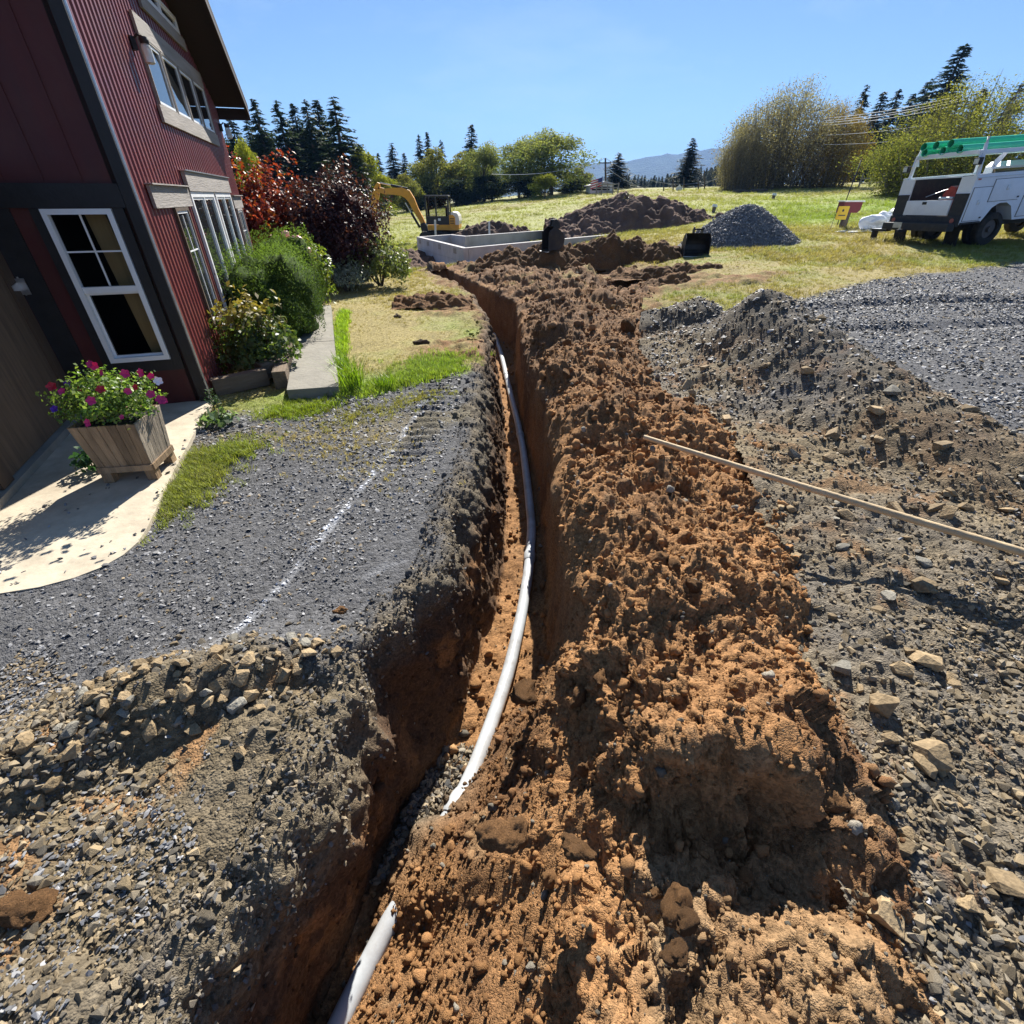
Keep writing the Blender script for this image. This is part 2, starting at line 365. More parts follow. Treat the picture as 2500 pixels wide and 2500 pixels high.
def earth_clod(seed, n=14, flat=.72, cuts=6, amp=.11):
    """broken lump of soil: an angular block with a crumbly skin"""
    me = hull_rock(seed, n, flat, 1.0, .85); bm = bmesh.new(); bm.from_mesh(me)
    bmesh.ops.subdivide_edges(bm, edges=bm.edges[:], cuts=cuts, use_grid_fill=True); bmesh.ops.triangulate(bm, faces=bm.faces[:])
    for _ in range(3): bmesh.ops.smooth_vert(bm, verts=bm.verts[:], factor=.5, use_axis_x=True, use_axis_y=True, use_axis_z=True)
    bm.normal_update(); co = np.array([v.co[:] for v in bm.verts]); o = seed * 3.7
    d = amp * (1.1 * fbm(co[:, 0] + o, co[:, 1], co[:, 2], 3.2, 4, seed, .6) + .5 * clods(co[:, 0] + o, co[:, 1], co[:, 2], .2, seed, .6) + .35 * clods(co[:, 0] + o, co[:, 1], co[:, 2], .09, seed + 2, .7))
    for v, k in zip(bm.verts, d): v.co += v.normal * float(k)
    for f in bm.faces: f.smooth = True
    me2 = bpy.data.meshes.new('clod'); bm.to_mesh(me2); bm.free(); return me2

# ================================================================== TERRAIN
rng = np.random.default_rng(7)
def ridge(x, y, pts, hs, sig):
    """rounded ridge of height hs along a polyline"""
    out = np.zeros_like(x)
    for (p, q, h0, h1) in zip(pts[:-1], pts[1:], hs[:-1], hs[1:]):
        ax, ay = p; bx, by = q; L2 = (bx - ax) ** 2 + (by - ay) ** 2
        t = np.clip(((x - ax) * (bx - ax) + (y - ay) * (by - ay)) / L2, 0, 1)
        d2 = (x - ax - t * (bx - ax)) ** 2 + (y - ay - t * (by - ay)) ** 2
        out = np.maximum(out, (h0 + (h1 - h0) * t) * np.exp(-d2 / (2 * sig * sig)))
    return out
A_K = np.array([-.4, -.25, -.1, .03, .145, .37, .73, 1.3])
A_R = np.array([0., 0., .016, .033, .043, .045, .055, .058])
A_Y = np.array([16., 16., 16., 16., 14., 4., 3., 3.])
def zbase(x, y):
    yy = np.maximum(y, 1.5); a = x / yy
    k = np.interp(a, A_K, A_R); y0 = np.interp(a, A_K, A_Y)
    s = np.logaddexp(0, (yy - y0) / 2.0) * 2.0
    s = np.where(s > 55, 55 + 20 * np.tanh((s - 55) / 20), s)
    z = k * s * sstep(2.0, 8.0, y)
    z = z - .72 * np.exp(-((x + 2) / 11) ** 2 - ((y - 34) / 13) ** 2) - .42 * np.exp(-((x + 4.2) / 2.4) ** 2 - ((y - 23.5) / 4.0) ** 2)
    r = np.hypot(x, y)
    return z - np.clip(r - 95, 0, 500) * .012
# trench / spoil outline tables: (y, x)
def tab(L): L = sorted([(b, a) for a, b in L]); return np.array([q[0] for q in L]), np.array([q[1] for q in L])
T_L = tab([(-3.2, 19.5), (-2.5, 17.2), (-1.84, 15.41), (-1.02, 13.03), (-.64, 10.61), (-.52, 9.07), (-.42, 7.2), (-.34, 5.6), (-.32, 4.41), (-.36, 3.63), (-.40, 3.1), (-.46, 2.63), (-.52, 2.24), (-.62, 1.93), (-.72, 1.62), (-.78, 1.35), (-.80, 1.1), (-.82, .8), (-.87, .55), (-.95, .39), (-1.04, .1), (-1.12, -.5), (-1.2, -2)])
T_LF = tab([(-3.0, 19.5), (-2.3, 17.2), (-1.7, 15.4), (-.9, 13.0), (-.40, 10.6), (-.25, 9.01), (-.14, 7.2), (-.09, 5.66), (-.09, 4.06), (-.14, 3.11), (-.27, 2.7), (-.39, 2.13), (-.51, 1.67), (-.66, 1.44), (-.75, 1.11), (-.83, .92), (-.88, .69), (-.93, .51), (-1.0, .2), (-1.1, -.5), (-1.2, -2)])
T_PIPE = tab([(-1.6, 16.5), (-.59, 14.32), (-.28, 11.5), (-.03, 8.68), (.09, 7.3), (.16, 6.25), (.20, 5.2), (.225, 4.3), (.16, 3.54), (.08, 2.95), (-.03, 2.34), (-.15, 1.9), (-.28, 1.46), (-.42, 1.2), (-.55, .98), (-.66, .75), (-.76, .51), (-.90, .15), (-1.02, -.5), (-1.1, -2)])
T_R = tab([(-2.5, 19.5), (-2.1, 18.3), (-1.69, 17.08), (-.87, 14.53), (-.26, 12.84), (.13, 11.73), (.14, 10.4), (.15, 9.07), (.22, 7.43), (.31, 6.07), (.37, 4.95), (.39, 4.03), (.38, 3.29), (.36, 2.72), (.33, 2.1), (.30, 1.75), (.30, 1.3), (.32, .8), (.2, .3), (.1, -.5), (0, -2)])
T_TOE = tab([(2.4, 19.5), (3.4, 17.5), (3.9, 15.5), (3.6, 13.8), (3.3, 12.26), (2.75, 10.0), (2.25, 8.24), (1.9, 6.6), (1.86, 6.03), (2.0, 5.28), (2.15, 4.03), (2.01, 3.11), (1.79, 2.4), (1.52, 1.77), (1.36, 1.35), (1.33, 1.05), (1.30, .86), (1.26, .69), (1.25, .46), (1.2, .1), (1.1, -.5), (.9, -2)])
def X(T, y): return np.interp(y, T[0], T[1])
def spoil_amount(x, y):
    """1 inside the strip that the trench mesh covers"""
    return ((x > X(T_L, y) - .16) & (x < X(T_TOE, y) - .12) & (y > -1.75) & (y < 18.7))
def ground_z(x, y, fine=True):
    z = zbase(x, y)
    m = ridge(x, y, [(2.75, 7.2), (3.3, 6.5), (3.62, 5.0), (3.85, 3.6), (4.3, 2.6)], [.30, .86, .56, .38, .2], .52)
    m = np.maximum(m, ridge(x, y, [(2.3, 8.4), (2.9, 8.1), (3.7, 8.0)], [.34, .46, .14], .45))
    m = np.maximum(m, ridge(x, y, [(2.6, 3.6), (3.1, 2.6), (3.0, 1.6)], [.12, .16, .1], .55))
    b = ridge(x, y, [(-2.6, .62), (-2.05, .98), (-1.72, 1.29), (-1.27, 1.50), (-.95, 1.55)], [.17, .2, .19, .17, .1], .17)
    b = np.maximum(b, ridge(x, y, [(-1.7, .5), (-1.2, .75), (-1.0, 1.1)], [.1, .09, .1], .32))
    b = np.maximum(b, ridge(x, y, [(-2.0, .25), (-1.35, .28)], [.12, .13], .16))
    z = z + m + b
    if fine:
        z = z + .05 * fbm(x, y, None, .55, 3, 3) * sstep(1.2, 2.6, np.abs(x) + np.maximum(y, 0) * .25)
        rk = np.clip(m / .3 + b / .14 + rocky(x, y) * .8, 0, 1)
        near = np.clip(1.4 - np.hypot(x, y) / 22, 0.0, 1)
        z = z + rk * near * (.05 * fbm(x, y, None, 2.6, 3, 9) + .045 * clods(x, y, z * 0, .22, 31, .5) + .022 * clods(x, y, z * 0, .09, 33, .7))
        rd = road(x, y)
        z = z + rd * near * (.012 * fbm(x, y, None, 4.0, 3, 12) + .008 * clods(x, y, z * 0, .05, 37, .8))
        # wheel ruts in the gravel on the right
        for off in (0.0, 1.5):
            yc = 8.0 + off + .18 * np.sin(x * .9) - .04 * (x - 6)
            z = z - .05 * np.exp(-((y - yc) / .14) ** 2) * sstep(4.4, 5.4, x) * sstep(14, 9, x) + .035 * np.exp(-((y - yc - .3) / .13) ** 2) * sstep(4.4, 5.4, x) * sstep(14, 9, x)
        # torn turf and clods thrown on the lawns beside the trench
        tw = torn(x, y)
        z = z + tw * (.09 * clods(x, y, z * 0, .42, 41, .42) + .05 * clods(x, y, z * 0, .17, 43, .55) + .05 * fbm(x, y, None, 1.7, 3, 44))
        gr = lawn(x, y)
        z = z + gr * (.02 * fbm(x, y, None, 2.2, 3, 21))
        # rows of cleat marks left by the digger along the trench
        cx = X(T_L, y) - .62
        z = z + .022 * np.sin(y * 2 * math.pi / .16) * np.exp(-((x - cx) / .2) ** 2) * sstep(3.4, 4.2, y) * sstep(6.6, 5.9, y)
    return z
def torn(x, y):
    d = np.clip(x - X(T_TOE, y), 0, 9); dl = np.clip(X(T_L, y) - x, 0, 9)
    n = fbm(x, y, None, .9, 3, 55)
    t = sstep(2.2, .1, d + n * 1.1) * (x > .3) * sstep(9.2, 10.2, y) * sstep(22, 18, y)
    l = sstep(.75, .1, dl + n * .9) * (x <= .3) * sstep(6.7, 7.4, y) * sstep(22, 18, y)
    e = sstep(.5, .9, np.exp(-(((x + 1.35) / .8) ** 2 + ((y - 10.6) / .8) ** 2)) + .3 * n) + sstep(.5, .9, np.exp(-(((x + 1.0) / .6) ** 2 + ((y - 8.0) / .35) ** 2)) + .3 * n)
    pit = sstep(.35, .8, np.exp(-(((x + 4.4) / 2.4) ** 2 + ((y - 23) / 4.6) ** 2)) + .25 * n)
    st = sstep(.35, .75, np.exp(-(((x - 4.6) / 3.0) ** 2 + ((y - 12.6) / 1.1) ** 2)) + .55 * n - .12)
    mid = sstep(.4, .8, np.exp(-(((x - 1.5) / 5.0) ** 2 + ((y - 20.5) / 3.2) ** 2)) + .3 * n)
    return np.clip(np.maximum.reduce([t * np.clip(.8 + n, 0, 1), l, e, pit, st, mid]), 0, 1)
def road(x, y):
    n = .25 * fbm(x, y, None, 1.3, 3, 61)
    ye = np.interp(x, [1.6, 2.6, 4.4, 6.7, 9.5, 13, 18, 60], [8.9, 9.0, 9.5, 10.6, 12.2, 13.6, 15.0, 20])
    right = sstep(.25, -.25, y - ye + n) * (x > .5)
    yl = np.interp(x, [-3.6, -2.77, -.79, -.2], [4.7, 4.95, 6.5, 7.0])
    left = sstep(.3, -.3, y - yl + n * 1.6) * (x <= .5)
    return np.clip(right + left, 0, 1)
def lawn(x, y): return 1 - road(x, y)
def rocky(x, y):
    n = .3 * fbm(x, y, None, 1.5, 3, 71)
    xr = np.interp(y, [-3, 2, 4, 6, 7, 8.6], [7.5, 6.2, 5.0, 4.25, 4.1, 3.9])
    return sstep(.4, -.3, x - xr + n) * (x > .6) * sstep(9.0, 8.4, y + n)
PAINT = [(-1.0, 5.6), (-1.13, 4.3), (-1.27, 3.16), (-1.40, 2.3), (-1.52, 1.66)]
def dist_line(x, y, pts):
    out = np.full_like(x, 1e9)
    for (ax, ay), (bx, by) in zip(pts[:-1], pts[1:]):
        t = np.clip(((x - ax) * (bx - ax) + (y - ay) * (by - ay)) / ((bx - ax) ** 2 + (by - ay) ** 2), 0, 1)
        out = np.minimum(out, np.hypot(x - ax - t * (bx - ax), y - ay - t * (by - ay)))
    return out
def paint(x, y):
    n = fbm(x, y, None, 5, 3, 81)
    return np.clip(sstep(.05, .01, dist_line(x, y, PAINT)) * np.clip(.62 + .8 * n, 0, 1) + .8 * sstep(.06, .02, dist_line(x, y, [(-.95, 2.25), (-.72, 2.45)])) * np.clip(.5 + n, 0, 1), 0, 1)
SLATE = np.array([.10, .10, .104]); TAN = np.array([.28, .22, .135]); DIRT = np.array([.275, .145, .062]); DARKSOIL = np.array([.11, .08, .052]); GREYSOIL = np.array([.165, .138, .10])
DRY = np.array([.30, .245, .10]); GREEN = np.array([.15, .22, .035]); FIELD = np.array([.29, .30, .10]); STRAW = np.array([.33, .27, .14])
def mixc(c, d, k): return c + (np.asarray(d) - c) * np.clip(k, 0, 1)[:, None]
def grass_col(x, y):
    n1 = fbm(x, y, None, .35, 3, 91); n2 = fbm(x, y, None, 1.4, 3, 92); r = np.hypot(x, y)
    c = np.repeat(DRY[None], len(x), 0)
    c = mixc(c, GREEN, np.clip(.10 + 1.0 * n1 + .6 * n2, 0, 1) * sstep(30, 16, r))
    # greener belts: at the edge by the drive, along the slab, and the mown strip near the road
    c = mixc(c, GREEN * 1.05, np.exp(-((y - (5.35 + (x + 2.77) * .78)) / .45) ** 2) * (x < -.6) * np.clip(.75 + n2, 0, 1))
    c = mixc(c, FIELD, sstep(22, 34, r) * .95)
    c = mixc(c, np.array([.22, .29, .05]), sstep(.32, .6, x / np.maximum(y, 1)) * sstep(21, 27, y) * sstep(52, 40, y) * np.clip(.9 + n1, 0, 1))
    c = mixc(c, np.array([.27, .24, .10]), sstep(40, 58, r) * np.clip(.5 + 1.5 * n1, 0, 1))
    c = mixc(c, STRAW * .9, sstep(.22, .6, n2) * .5 * sstep(30, 12, r))
    return c * (1 + .18 * n2)[:, None]
def ground_col(x, y):
    n = fbm(x, y, None, 1.1, 4, 101); n2 = fbm(x, y, None, 4.5, 3, 102)
    c = np.repeat(SLATE[None], len(x), 0)
    c = mixc(c, SLATE * 1.2, sstep(4.2, 7, x) * .8)                       # paler, drier stone on the drive to the right
    c = mixc(c, STRAW * .55, sstep(.1, .6, n + .75 * np.exp(-((y - 4.6 - .5 * (x + 1.6)) / .5) ** 2) - .3) * (x < 0) * sstep(2.6, 3.6, y) * .55)
    rk = rocky(x, y)
    c = mixc(c, TAN * .75, rk * np.clip(.8 + .9 * n, 0, 1)); c = mixc(c, DIRT * .8, rk * sstep(.1, .5, n2 + .5 * n) * .6)
    m = ridge(x, y, [(3.25, 7.0), (3.45, 6.3), (3.62, 5.0), (3.85, 3.6)], [1, 1, 1, 1], .6) + ridge(x, y, [(2.3, 8.4), (3.7, 8.0)], [1, 1], .5)
    c = mixc(c, np.array([.085, .078, .068]), np.clip(m * 1.2, 0, 1) * np.clip(.7 + .9 * n, 0, 1) * sstep(3.6, 5.0, y)); c = mixc(c, DARKSOIL, np.clip(m, 0, 1) * np.clip(.5 + .9 * n, 0, 1) * sstep(5.0, 3.6, y))
    bl = (x < -.2) * sstep(1.72, 1.5, y + .2 * n - .25 * np.clip(-1.3 - x, -2, 0) + .55 * np.clip(-1.5 - x, 0, 2))
    c = mixc(c, TAN * .55, bl * np.clip(.85 + .9 * n, 0, 1)); c = mixc(c, DIRT, bl * sstep(.18, .5, n2 * .7 + n * .6) * .75); c = mixc(c, SLATE * 1.6, bl * sstep(.12, .4, -n) * .6)
    g = lawn(x, y)
    c = mixc(c, np.zeros(3), np.zeros(len(x))) ; gc = grass_col(x, y); c = c + (gc - c) * g[:, None]
    t = torn(x, y)
    c = mixc(c, DIRT * .78, t * np.clip(.75 + .8 * n2, 0, 1))
    c = mixc(c, np.array([.5, .52, .56]), paint(x, y) * .45)
    # bare soil bed under the shrubs beside the house
    bed = sstep(-3.6, -4.0, x + .317 * (y - 5.22) + .35) * (y > 5) * (y < 16.5) * sstep(-9, -8, x)
    c = mixc(c, DARKSOIL * .8, bed)
    return c

# ---- the ground sheet: rings about the camera, fine near it and ever coarser out to the horizon
AZ = np.concatenate([np.linspace(-180, -84, 34, endpoint=False), np.linspace(-84, -58, 70, endpoint=False), np.linspace(-58, 58, 370, endpoint=False), np.linspace(58, 84, 70, endpoint=False), np.linspace(84, 180, 35)])
RR = np.concatenate([np.arange(.25, 2.4, .0125), 2.4 * np.exp(np.arange(0, math.log(60 / 2.4), .0058)), 60 * np.exp(np.arange(.03, math.log(6000 / 60), .035))])
A2, R2 = np.meshgrid(np.radians(AZ), RR, indexing='ij')
gx, gy = (np.sin(A2) * R2).ravel(), (np.cos(A2) * R2).ravel()
gz = ground_z(gx, gy)
ins = spoil_amount(gx, gy).reshape(A2.shape)
keep = ~(ins[:-1, :-1] & ins[1:, :-1] & ins[:-1, 1:] & ins[1:, 1:])
mat_ground = M_ground('ground_surface', 20, .75, .02)
ground = link('ground', grid_mesh('ground', np.stack([gx, gy, gz], 1), len(AZ), len(RR), keep, ground_col(gx, gy)), None, mat_ground, True)
ground['kind'] = 'structure'

# ---- the trench with the spoil heaped along its right side: one lofted sheet, so its walls can stand upright
ys = np.concatenate([np.arange(-1.9, -.3, .05), np.arange(-.3, 2.4, .0115), 2.4 * np.exp(np.arange(0, math.log(19.4 / 2.4), .0048))])
NY = len(ys)
def spoil_profile(y):
    """key points (x, z, weight) across the trench for each y, left to right"""
    xl, xf, xp, xr, xt = X(T_L, y), X(T_LF, y), X(T_PIPE, y), X(T_R, y), X(T_TOE, y)
    end = sstep(19.2, 18.0, y); near = sstep(2.5, 1.7, y)
    zf = -1.16 * end
    wob = .06 * vnoise(y * 2.1, y * 0, None, 5) + .035 * vnoise(y * 5.3, y * 0, None, 6)
    xl = xl + wob; wob2 = .05 * vnoise(y * 2.6, y * 0 + 3, None, 8)
    bury = sstep(1.26, 1.15, y) * sstep(.84, .94, y)                  # where a slip of spoil covers the pipe
    x3 = np.where(y > 2.6, xr - .05, 0) * (1 - near) + near * (xp + .06)
    bury = np.maximum(bury, sstep(.74, .92, y) * sstep(1.26, 1.15, y)); x3 = xr * (1 - near) - .05 * (1 - near) + near * (xp + .035 - .10 * bury)
    z3 = zf + near * (.05 + .07 * bury)
    x4 = xr + wob2 + near * .06
    hump = .31 * sstep(.78, 1.0, y) + .04
    hump = hump * (1 + .25 * vnoise(y * 1.7, y * 0, None, 12)) * np.interp(y, [0, 8, 11, 14, 19.4], [1, 1, .7, .6, .7]) * sstep(19.4, 18.2, y)
    lipz = .02 + .10 * near * sstep(.8, 1.1, y)
    g0 = ground_z(xl - .36, y) - .06; g1 = ground_z(xl - .16, y) + .004; gl = ground_z(xl - .04, y); gt = ground_z(xt + .16, y, False) - .09
    zb_ = zbase(xr, y)
    ledge = -.35 * np.exp(-((y - 1.33) / .14) ** 2)
    W = xt - x4
    K = [(xl - .36, g0), (xl - .16, g1), (xl, gl - .03 + 0 * y), (xl + .06 + (xf - xl) * .25, gl * .3 - .38 * end), (xf * .7 + xl * .3, zf * .7), (xf, zf), (x3 * .5 + xf * .5, zf - .01), (x3, z3),
         (x3 + (x4 - x3) * .72, zf * .45 * (1 - near) + near * (-.42)), (x4, lipz + zb_), (x4 + .16 * W, hump * .72 + zb_), (x4 + .36 * W, hump * 1.0 + zb_), (x4 + .62 * W, hump * .80 + zb_), (x4 + .86 * W, hump * .34 + zb_), (xt + .02, zb_ * .5 + .5 * gt + .02), (xt + .16, gt)]
    return K
K = spoil_profile(ys)
SEG = [22, 18, 34, 34, 34, 20, 20, 30, 34, 22, 44, 56, 52, 36, 14]
colsx, colsz, uu = [], [], []
for i, n_ in enumerate(SEG):
    t = np.linspace(0, 1, n_, endpoint=False)
    for q in t:
        colsx.append(K[i][0] + (K[i + 1][0] - K[i][0]) * q); colsz.append(K[i][1] + (K[i + 1][1] - K[i][1]) * q); uu.append(i + q)
colsx.append(K[-1][0]); colsz.append(K[-1][1]); uu.append(len(SEG))
SX, SZ = np.array(colsx), np.array(colsz); NU = len(uu); uu = np.array(uu)
def smooth_u(a, k):
    p = np.pad(a, ((k, k), (0, 0)), mode='edge'); c = np.cumsum(np.concatenate([np.zeros((1, a.shape[1])), p]), 0)
    return (c[2 * k + 1:] - c[:-2 * k - 1]) / (2 * k + 1)
for _ in range(2): SX = smooth_u(SX, 4); SZ = smooth_u(SZ, 4)
SY = np.repeat(ys[None], NU, 0)
def normals(x, y, z):
    du = np.stack([np.gradient(a, axis=0) for a in (x, y, z)], -1); dv = np.stack([np.gradient(a, axis=1) for a in (x, y, z)], -1)
    n = np.cross(du, dv); n /= np.linalg.norm(n, axis=-1, keepdims=True) + 1e-9; return n
NN = normals(SX, SY, SZ)
if NN[NU - 6, NY // 2, 2] < 0: NN = -NN
U2 = np.repeat(uu[:, None], NY, 1)
fx, fy, fz = SX.ravel(), SY.ravel(), SZ.ravel(); fu = U2.ravel()
w_wallL = sstep(1.7, 2.4, fu) * sstep(5.2, 4.7, fu); w_wallR = sstep(6.8, 7.3, fu) * sstep(9.4, 8.8, fu) * sstep(1.6, 2.6, fy)
w_sp = np.clip(sstep(8.6, 9.8, fu) + sstep(2.4, 1.6, fy) * sstep(6.6, 7.4, fu), 0, 1) * sstep(15, 14.3, fu)
w_fl = sstep(4.8, 5.2, fu) * sstep(7.4, 6.9, fu)
big = clods(fx, fy, fz, .34, 201, .6); mid = clods(fx, fy, fz, .15, 203, .7); sml = clods(fx, fy, fz, .065, 205, .8)
wpx, wpy = fx + .04 * fbm(fx, fy, fz, 8, 2, 241), fy + .04 * fbm(fx, fy, fz, 8, 2, 242); sh1 = shards(wpx, wpy, fz, .24, 243); sh2 = shards(wpx, wpy, fz, .105, 245); sh3 = shards(wpx, wpy, fz, .05, 247); tin = 0.0
lo = fbm(fx, fy, fz, 1.5, 3, 211); hi = fbm(fx, fy, fz, 9, 3, 213)
far = sstep(8.0, 12.0, fy)
huge = clods(fx, fy, fz * .6, .75, 199, .75); rid = 1 - np.abs(fbm(fx, fy, fz, 1.1, 4, 215) * 2.2)
pm = sstep(-.25, .3, fbm(fx, fy, fz, 1.9, 2, 217)); spn = sstep(2.3, 1.7, fy) * sstep(8.8, 7.6, fu)      # calm beside the pipe where the soil slid in
D = w_sp * (1 - .8 * spn) * (.17 * lo + .17 * (huge - .3) + .05 * (rid - .4) + .075 * (sh1 - .4) * pm + .040 * (sh2 - .4) * (1.15 - .75 * pm) + .020 * sh3 + .02 * mid * (1 - pm) + .012 * sml + .010 * tin + .03 * hi + far * (.08 * lo + .05 * big))
stri = fbm(fx * .5, fy, fz * .12, 9, 3, 221); blk = fbm(fx, fy, fz, 3.2, 3, 223)
D += w_wallL * (.06 * blk + .034 * stri + .030 * mid + .020 * sml + .010 * tin + .03 * hi) + w_wallR * (.035 * blk + .026 * stri + .012 * sml + .010 * hi)
D += w_fl * (.03 * lo + .03 * mid + .016 * sml + .008 * tin)
D += sstep(2.6, 1.6, fu) * sstep(.6, 1.2, fu) * (.03 * hi + .03 * mid + .02 * sml + .01 * tin)
# heap of broken stone on the trench floor, a ledge left standing on the left wall
D += w_fl * .10 * np.exp(-((fy - 1.28) / .22) ** 2)
D += w_wallL * .09 * np.exp(-((fy - 1.36) / .10) ** 2 - ((fz + .42) / .16) ** 2)
D -= w_wallL * .13 * np.exp(-((fy - 1.72) / .17) ** 2) * sstep(-1.1, -.7, fz)
D -= w_wallL * .10 * np.exp(-((fy - 2.95) / .16) ** 2 - ((fz + .2) / .2) ** 2)
P = np.stack([fx, fy, fz], 1) + NN.reshape(-1, 3) * D[:, None]
SPX = P.reshape(NU, NY, 3)
n1 = fbm(P[:, 0], P[:, 1], P[:, 2], 1.3, 4, 231); n2 = fbm(P[:, 0], P[:, 1], P[:, 2], 6, 3, 233)
cc = np.repeat(DIRT[None], len(P), 0)
cc = mixc(cc, DIRT * 1.25, sstep(.0, .5, n1 + .4 * n2) * .8); cc = mixc(cc, np.array([.125, .066, .034]), sstep(-.1, .4, -n1 + .3 * n2) * .75); cc = mixc(cc, np.array([.36, .23, .12]), sstep(.25, .6, n2 - .4 * n1) * .5)
cc = mixc(cc, TAN * .9, sstep(.85, .6, P[:, 1]) * sstep(9, 10, fu) * np.clip(.35 + n1, 0, 1))
cc = mixc(cc, np.array([.15, .088, .048]), sstep(3.0, 7.5, fy) * .6 * w_sp)
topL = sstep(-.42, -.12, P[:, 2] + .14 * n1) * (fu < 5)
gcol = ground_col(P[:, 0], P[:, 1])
cc = mixc(cc, np.array([.075, .045, .028]), w_wallL * .9); cc = mixc(cc, DIRT * 1.2, w_wallL * sstep(.2, .5, n2 + n1) * .55 * sstep(-1.2, -.6, P[:, 2]))  # left wall's shade put into its brown soil colour, orange patches over it
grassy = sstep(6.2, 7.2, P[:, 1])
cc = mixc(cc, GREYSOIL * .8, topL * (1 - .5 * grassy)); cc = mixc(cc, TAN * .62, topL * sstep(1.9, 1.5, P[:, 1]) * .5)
kk = sstep(2.0, .9, fu + n2)[:, None]; cc = cc * (1 - kk) + gcol * kk
cc = mixc(cc, GREYSOIL * .85, w_fl * np.exp(-((P[:, 1] - 1.3) / .25) ** 2) * .9)
cc = mixc(cc, DIRT * 1.1, w_fl * .6 * sstep(1.6, 2.0, P[:, 1]))
cc = mixc(cc, DRY * .9, w_sp * far * sstep(.25, .6, n1 + .6 * n2) * .6)
mat_spoil = M_ground('dirt_surface', 34, .6, .018, .95, .38)
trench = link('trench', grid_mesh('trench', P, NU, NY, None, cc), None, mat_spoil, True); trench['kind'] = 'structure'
SPN = normals(SPX[..., 0], SPX[..., 1], SPX[..., 2])
if SPN[NU - 6, NY // 2, 2] < 0: SPN = -SPN
SPC = cc.reshape(NU, NY, 3)
def gz1(x, y): return float(ground_z(np.array([float(x)]), np.array([float(y)]))[0])

# ================================================================== LOOSE STONE, CLODS, GRASS
def cam_px(x, y, z):
    f = y * _c - (z - CAM_H) * _s; u = y * _s + (z - CAM_H) * _c
    f = np.maximum(f, .05); return 1250 + FPX * x / f, 1250 - FPX * u / f
def in_view(p, m=650):
    a, b = cam_px(p[:, 0], p[:, 1], p[:, 2]); return (a > -m) & (a < 2500 + m) & (b > -m) & (b < 2500 + m)
def polar(n, r0, r1, a0=-60, a1=60, pw=1.0):
    r = r0 + (r1 - r0) * rng.random(n) ** pw; a = np.radians(a0 + (a1 - a0) * rng.random(n)); return np.sin(a) * r, np.cos(a) * r
def rnd_rot(n, tilt=.5): return np.stack([rng.normal(0, tilt, n), rng.normal(0, tilt, n), rng.random(n) * 6.283], 1)
PAD = [(-3.5, 5.35), (-3.22, 4.45), (-2.9, 3.5), (-2.72, 3.02), (-2.62, 2.75), (-2.575, 2.58), (-2.58, 2.44), (-2.63, 2.32), (-2.73, 2.215), (-2.88, 2.13), (-3.1, 2.065), (-3.5, 2.0), (-4.2, 1.95), (-6.5, 1.9), (-6.5, 6.0)]
def in_poly(x, y, poly):
    c = np.zeros(len(x), bool); n = len(poly)
    for i in range(n):
        (x0, y0), (x1, y1) = poly[i], poly[(i + 1) % n]
        t = ((y0 > y) != (y1 > y)) & (x < (x1 - x0) * (y - y0) / (y1 - y0 + 1e-12) + x0); c ^= t
    return c
# --- slate chips on the drives
mat_chip = M_inst('slate_chip', .62, .4, 60, .25, .25)
mat_rock = M_inst('tan_rock_chip', .85, .3, 30, .4, .3)
chips = [src('chip_piece', hull_rock(i, 9, .28, 1.0, .7), mat_chip) for i in range(6)]
x, y = polar(150000, .9, 15, -58, 58, .85); xa, ya = polar(40000, .9, 7.0, 52, 90, .8); xb, yb = polar(22000, .9, 3.0, -88, -56, .8); xc, yc = polar(26000, 11, 24, 30, 60, 1); x = np.concatenate([x, xa, xb, xc]); y = np.concatenate([y, ya, yb, yc])
k = (road(x, y) > rng.random(len(x)) * .8 + .1) & ~spoil_amount(x + .1, y) & ~spoil_amount(x - .1, y) & (~in_poly(x, y, PAD) | ((x > -3.6) & (rng.random(len(x)) < .025 + .10 * ~in_poly(x + .07, y - .07, PAD))))
k &= ~((x > .3) & (rocky(x, y) > .6) & (rng.random(len(x)) < .55))
k &= rng.random(len(x)) < np.clip(.72 + .9 * fbm(x, y, None, 1.6, 3, 121), .25, 1) * np.where((x < -.4) & (y < 1.5 - .5 * np.clip(-1.5 - x, 0, 2)), .42, 1)
x, y = x[k], y[k]; z = ground_z(x, y); z = np.where(in_poly(x, y, PAD), .027, z); p = np.stack([x, y, z + .004], 1); v = in_view(p); p = p[v]; n = len(p)
d = np.sqrt(p[:, 0] ** 2 + p[:, 1] ** 2 + 4)
sz = (.012 + .020 * rng.random(n) ** 1.5 + .026 * rng.random(n) ** 8) * np.clip(d / 3.6, .85, 2.2)
g = .075 + .25 * rng.random(n) ** 2.0 + .16 * (rng.random(n) < .05)
col = np.stack([g, g, g * 1.03], 1)
warm = (rng.random(n) < .10 + .72 * rocky(p[:, 0], p[:, 1]) * (p[:, 0] > .3) * sstep(6.2, 4.2, p[:, 1]) + .35 * (p[:, 1] < 1.6) * (p[:, 0] < 0)); col[warm] = np.array([.22, .165, .095]) * (.5 + .8 * rng.random(n))[warm, None]
right = p[:, 0] > 4.3; col[right] *= 1.1
pt = paint(p[:, 0], p[:, 1]) > .16 + .8 * rng.random(n); col[pt] = np.array([.62, .64, .70])
scatter('gravel', p, rnd_rot(n, .35), np.stack([sz, sz, sz], 1), col, chips, rng.integers(0, 6, n), 'dark slate gravel chips covering the driveway around the trench', 'gravel')
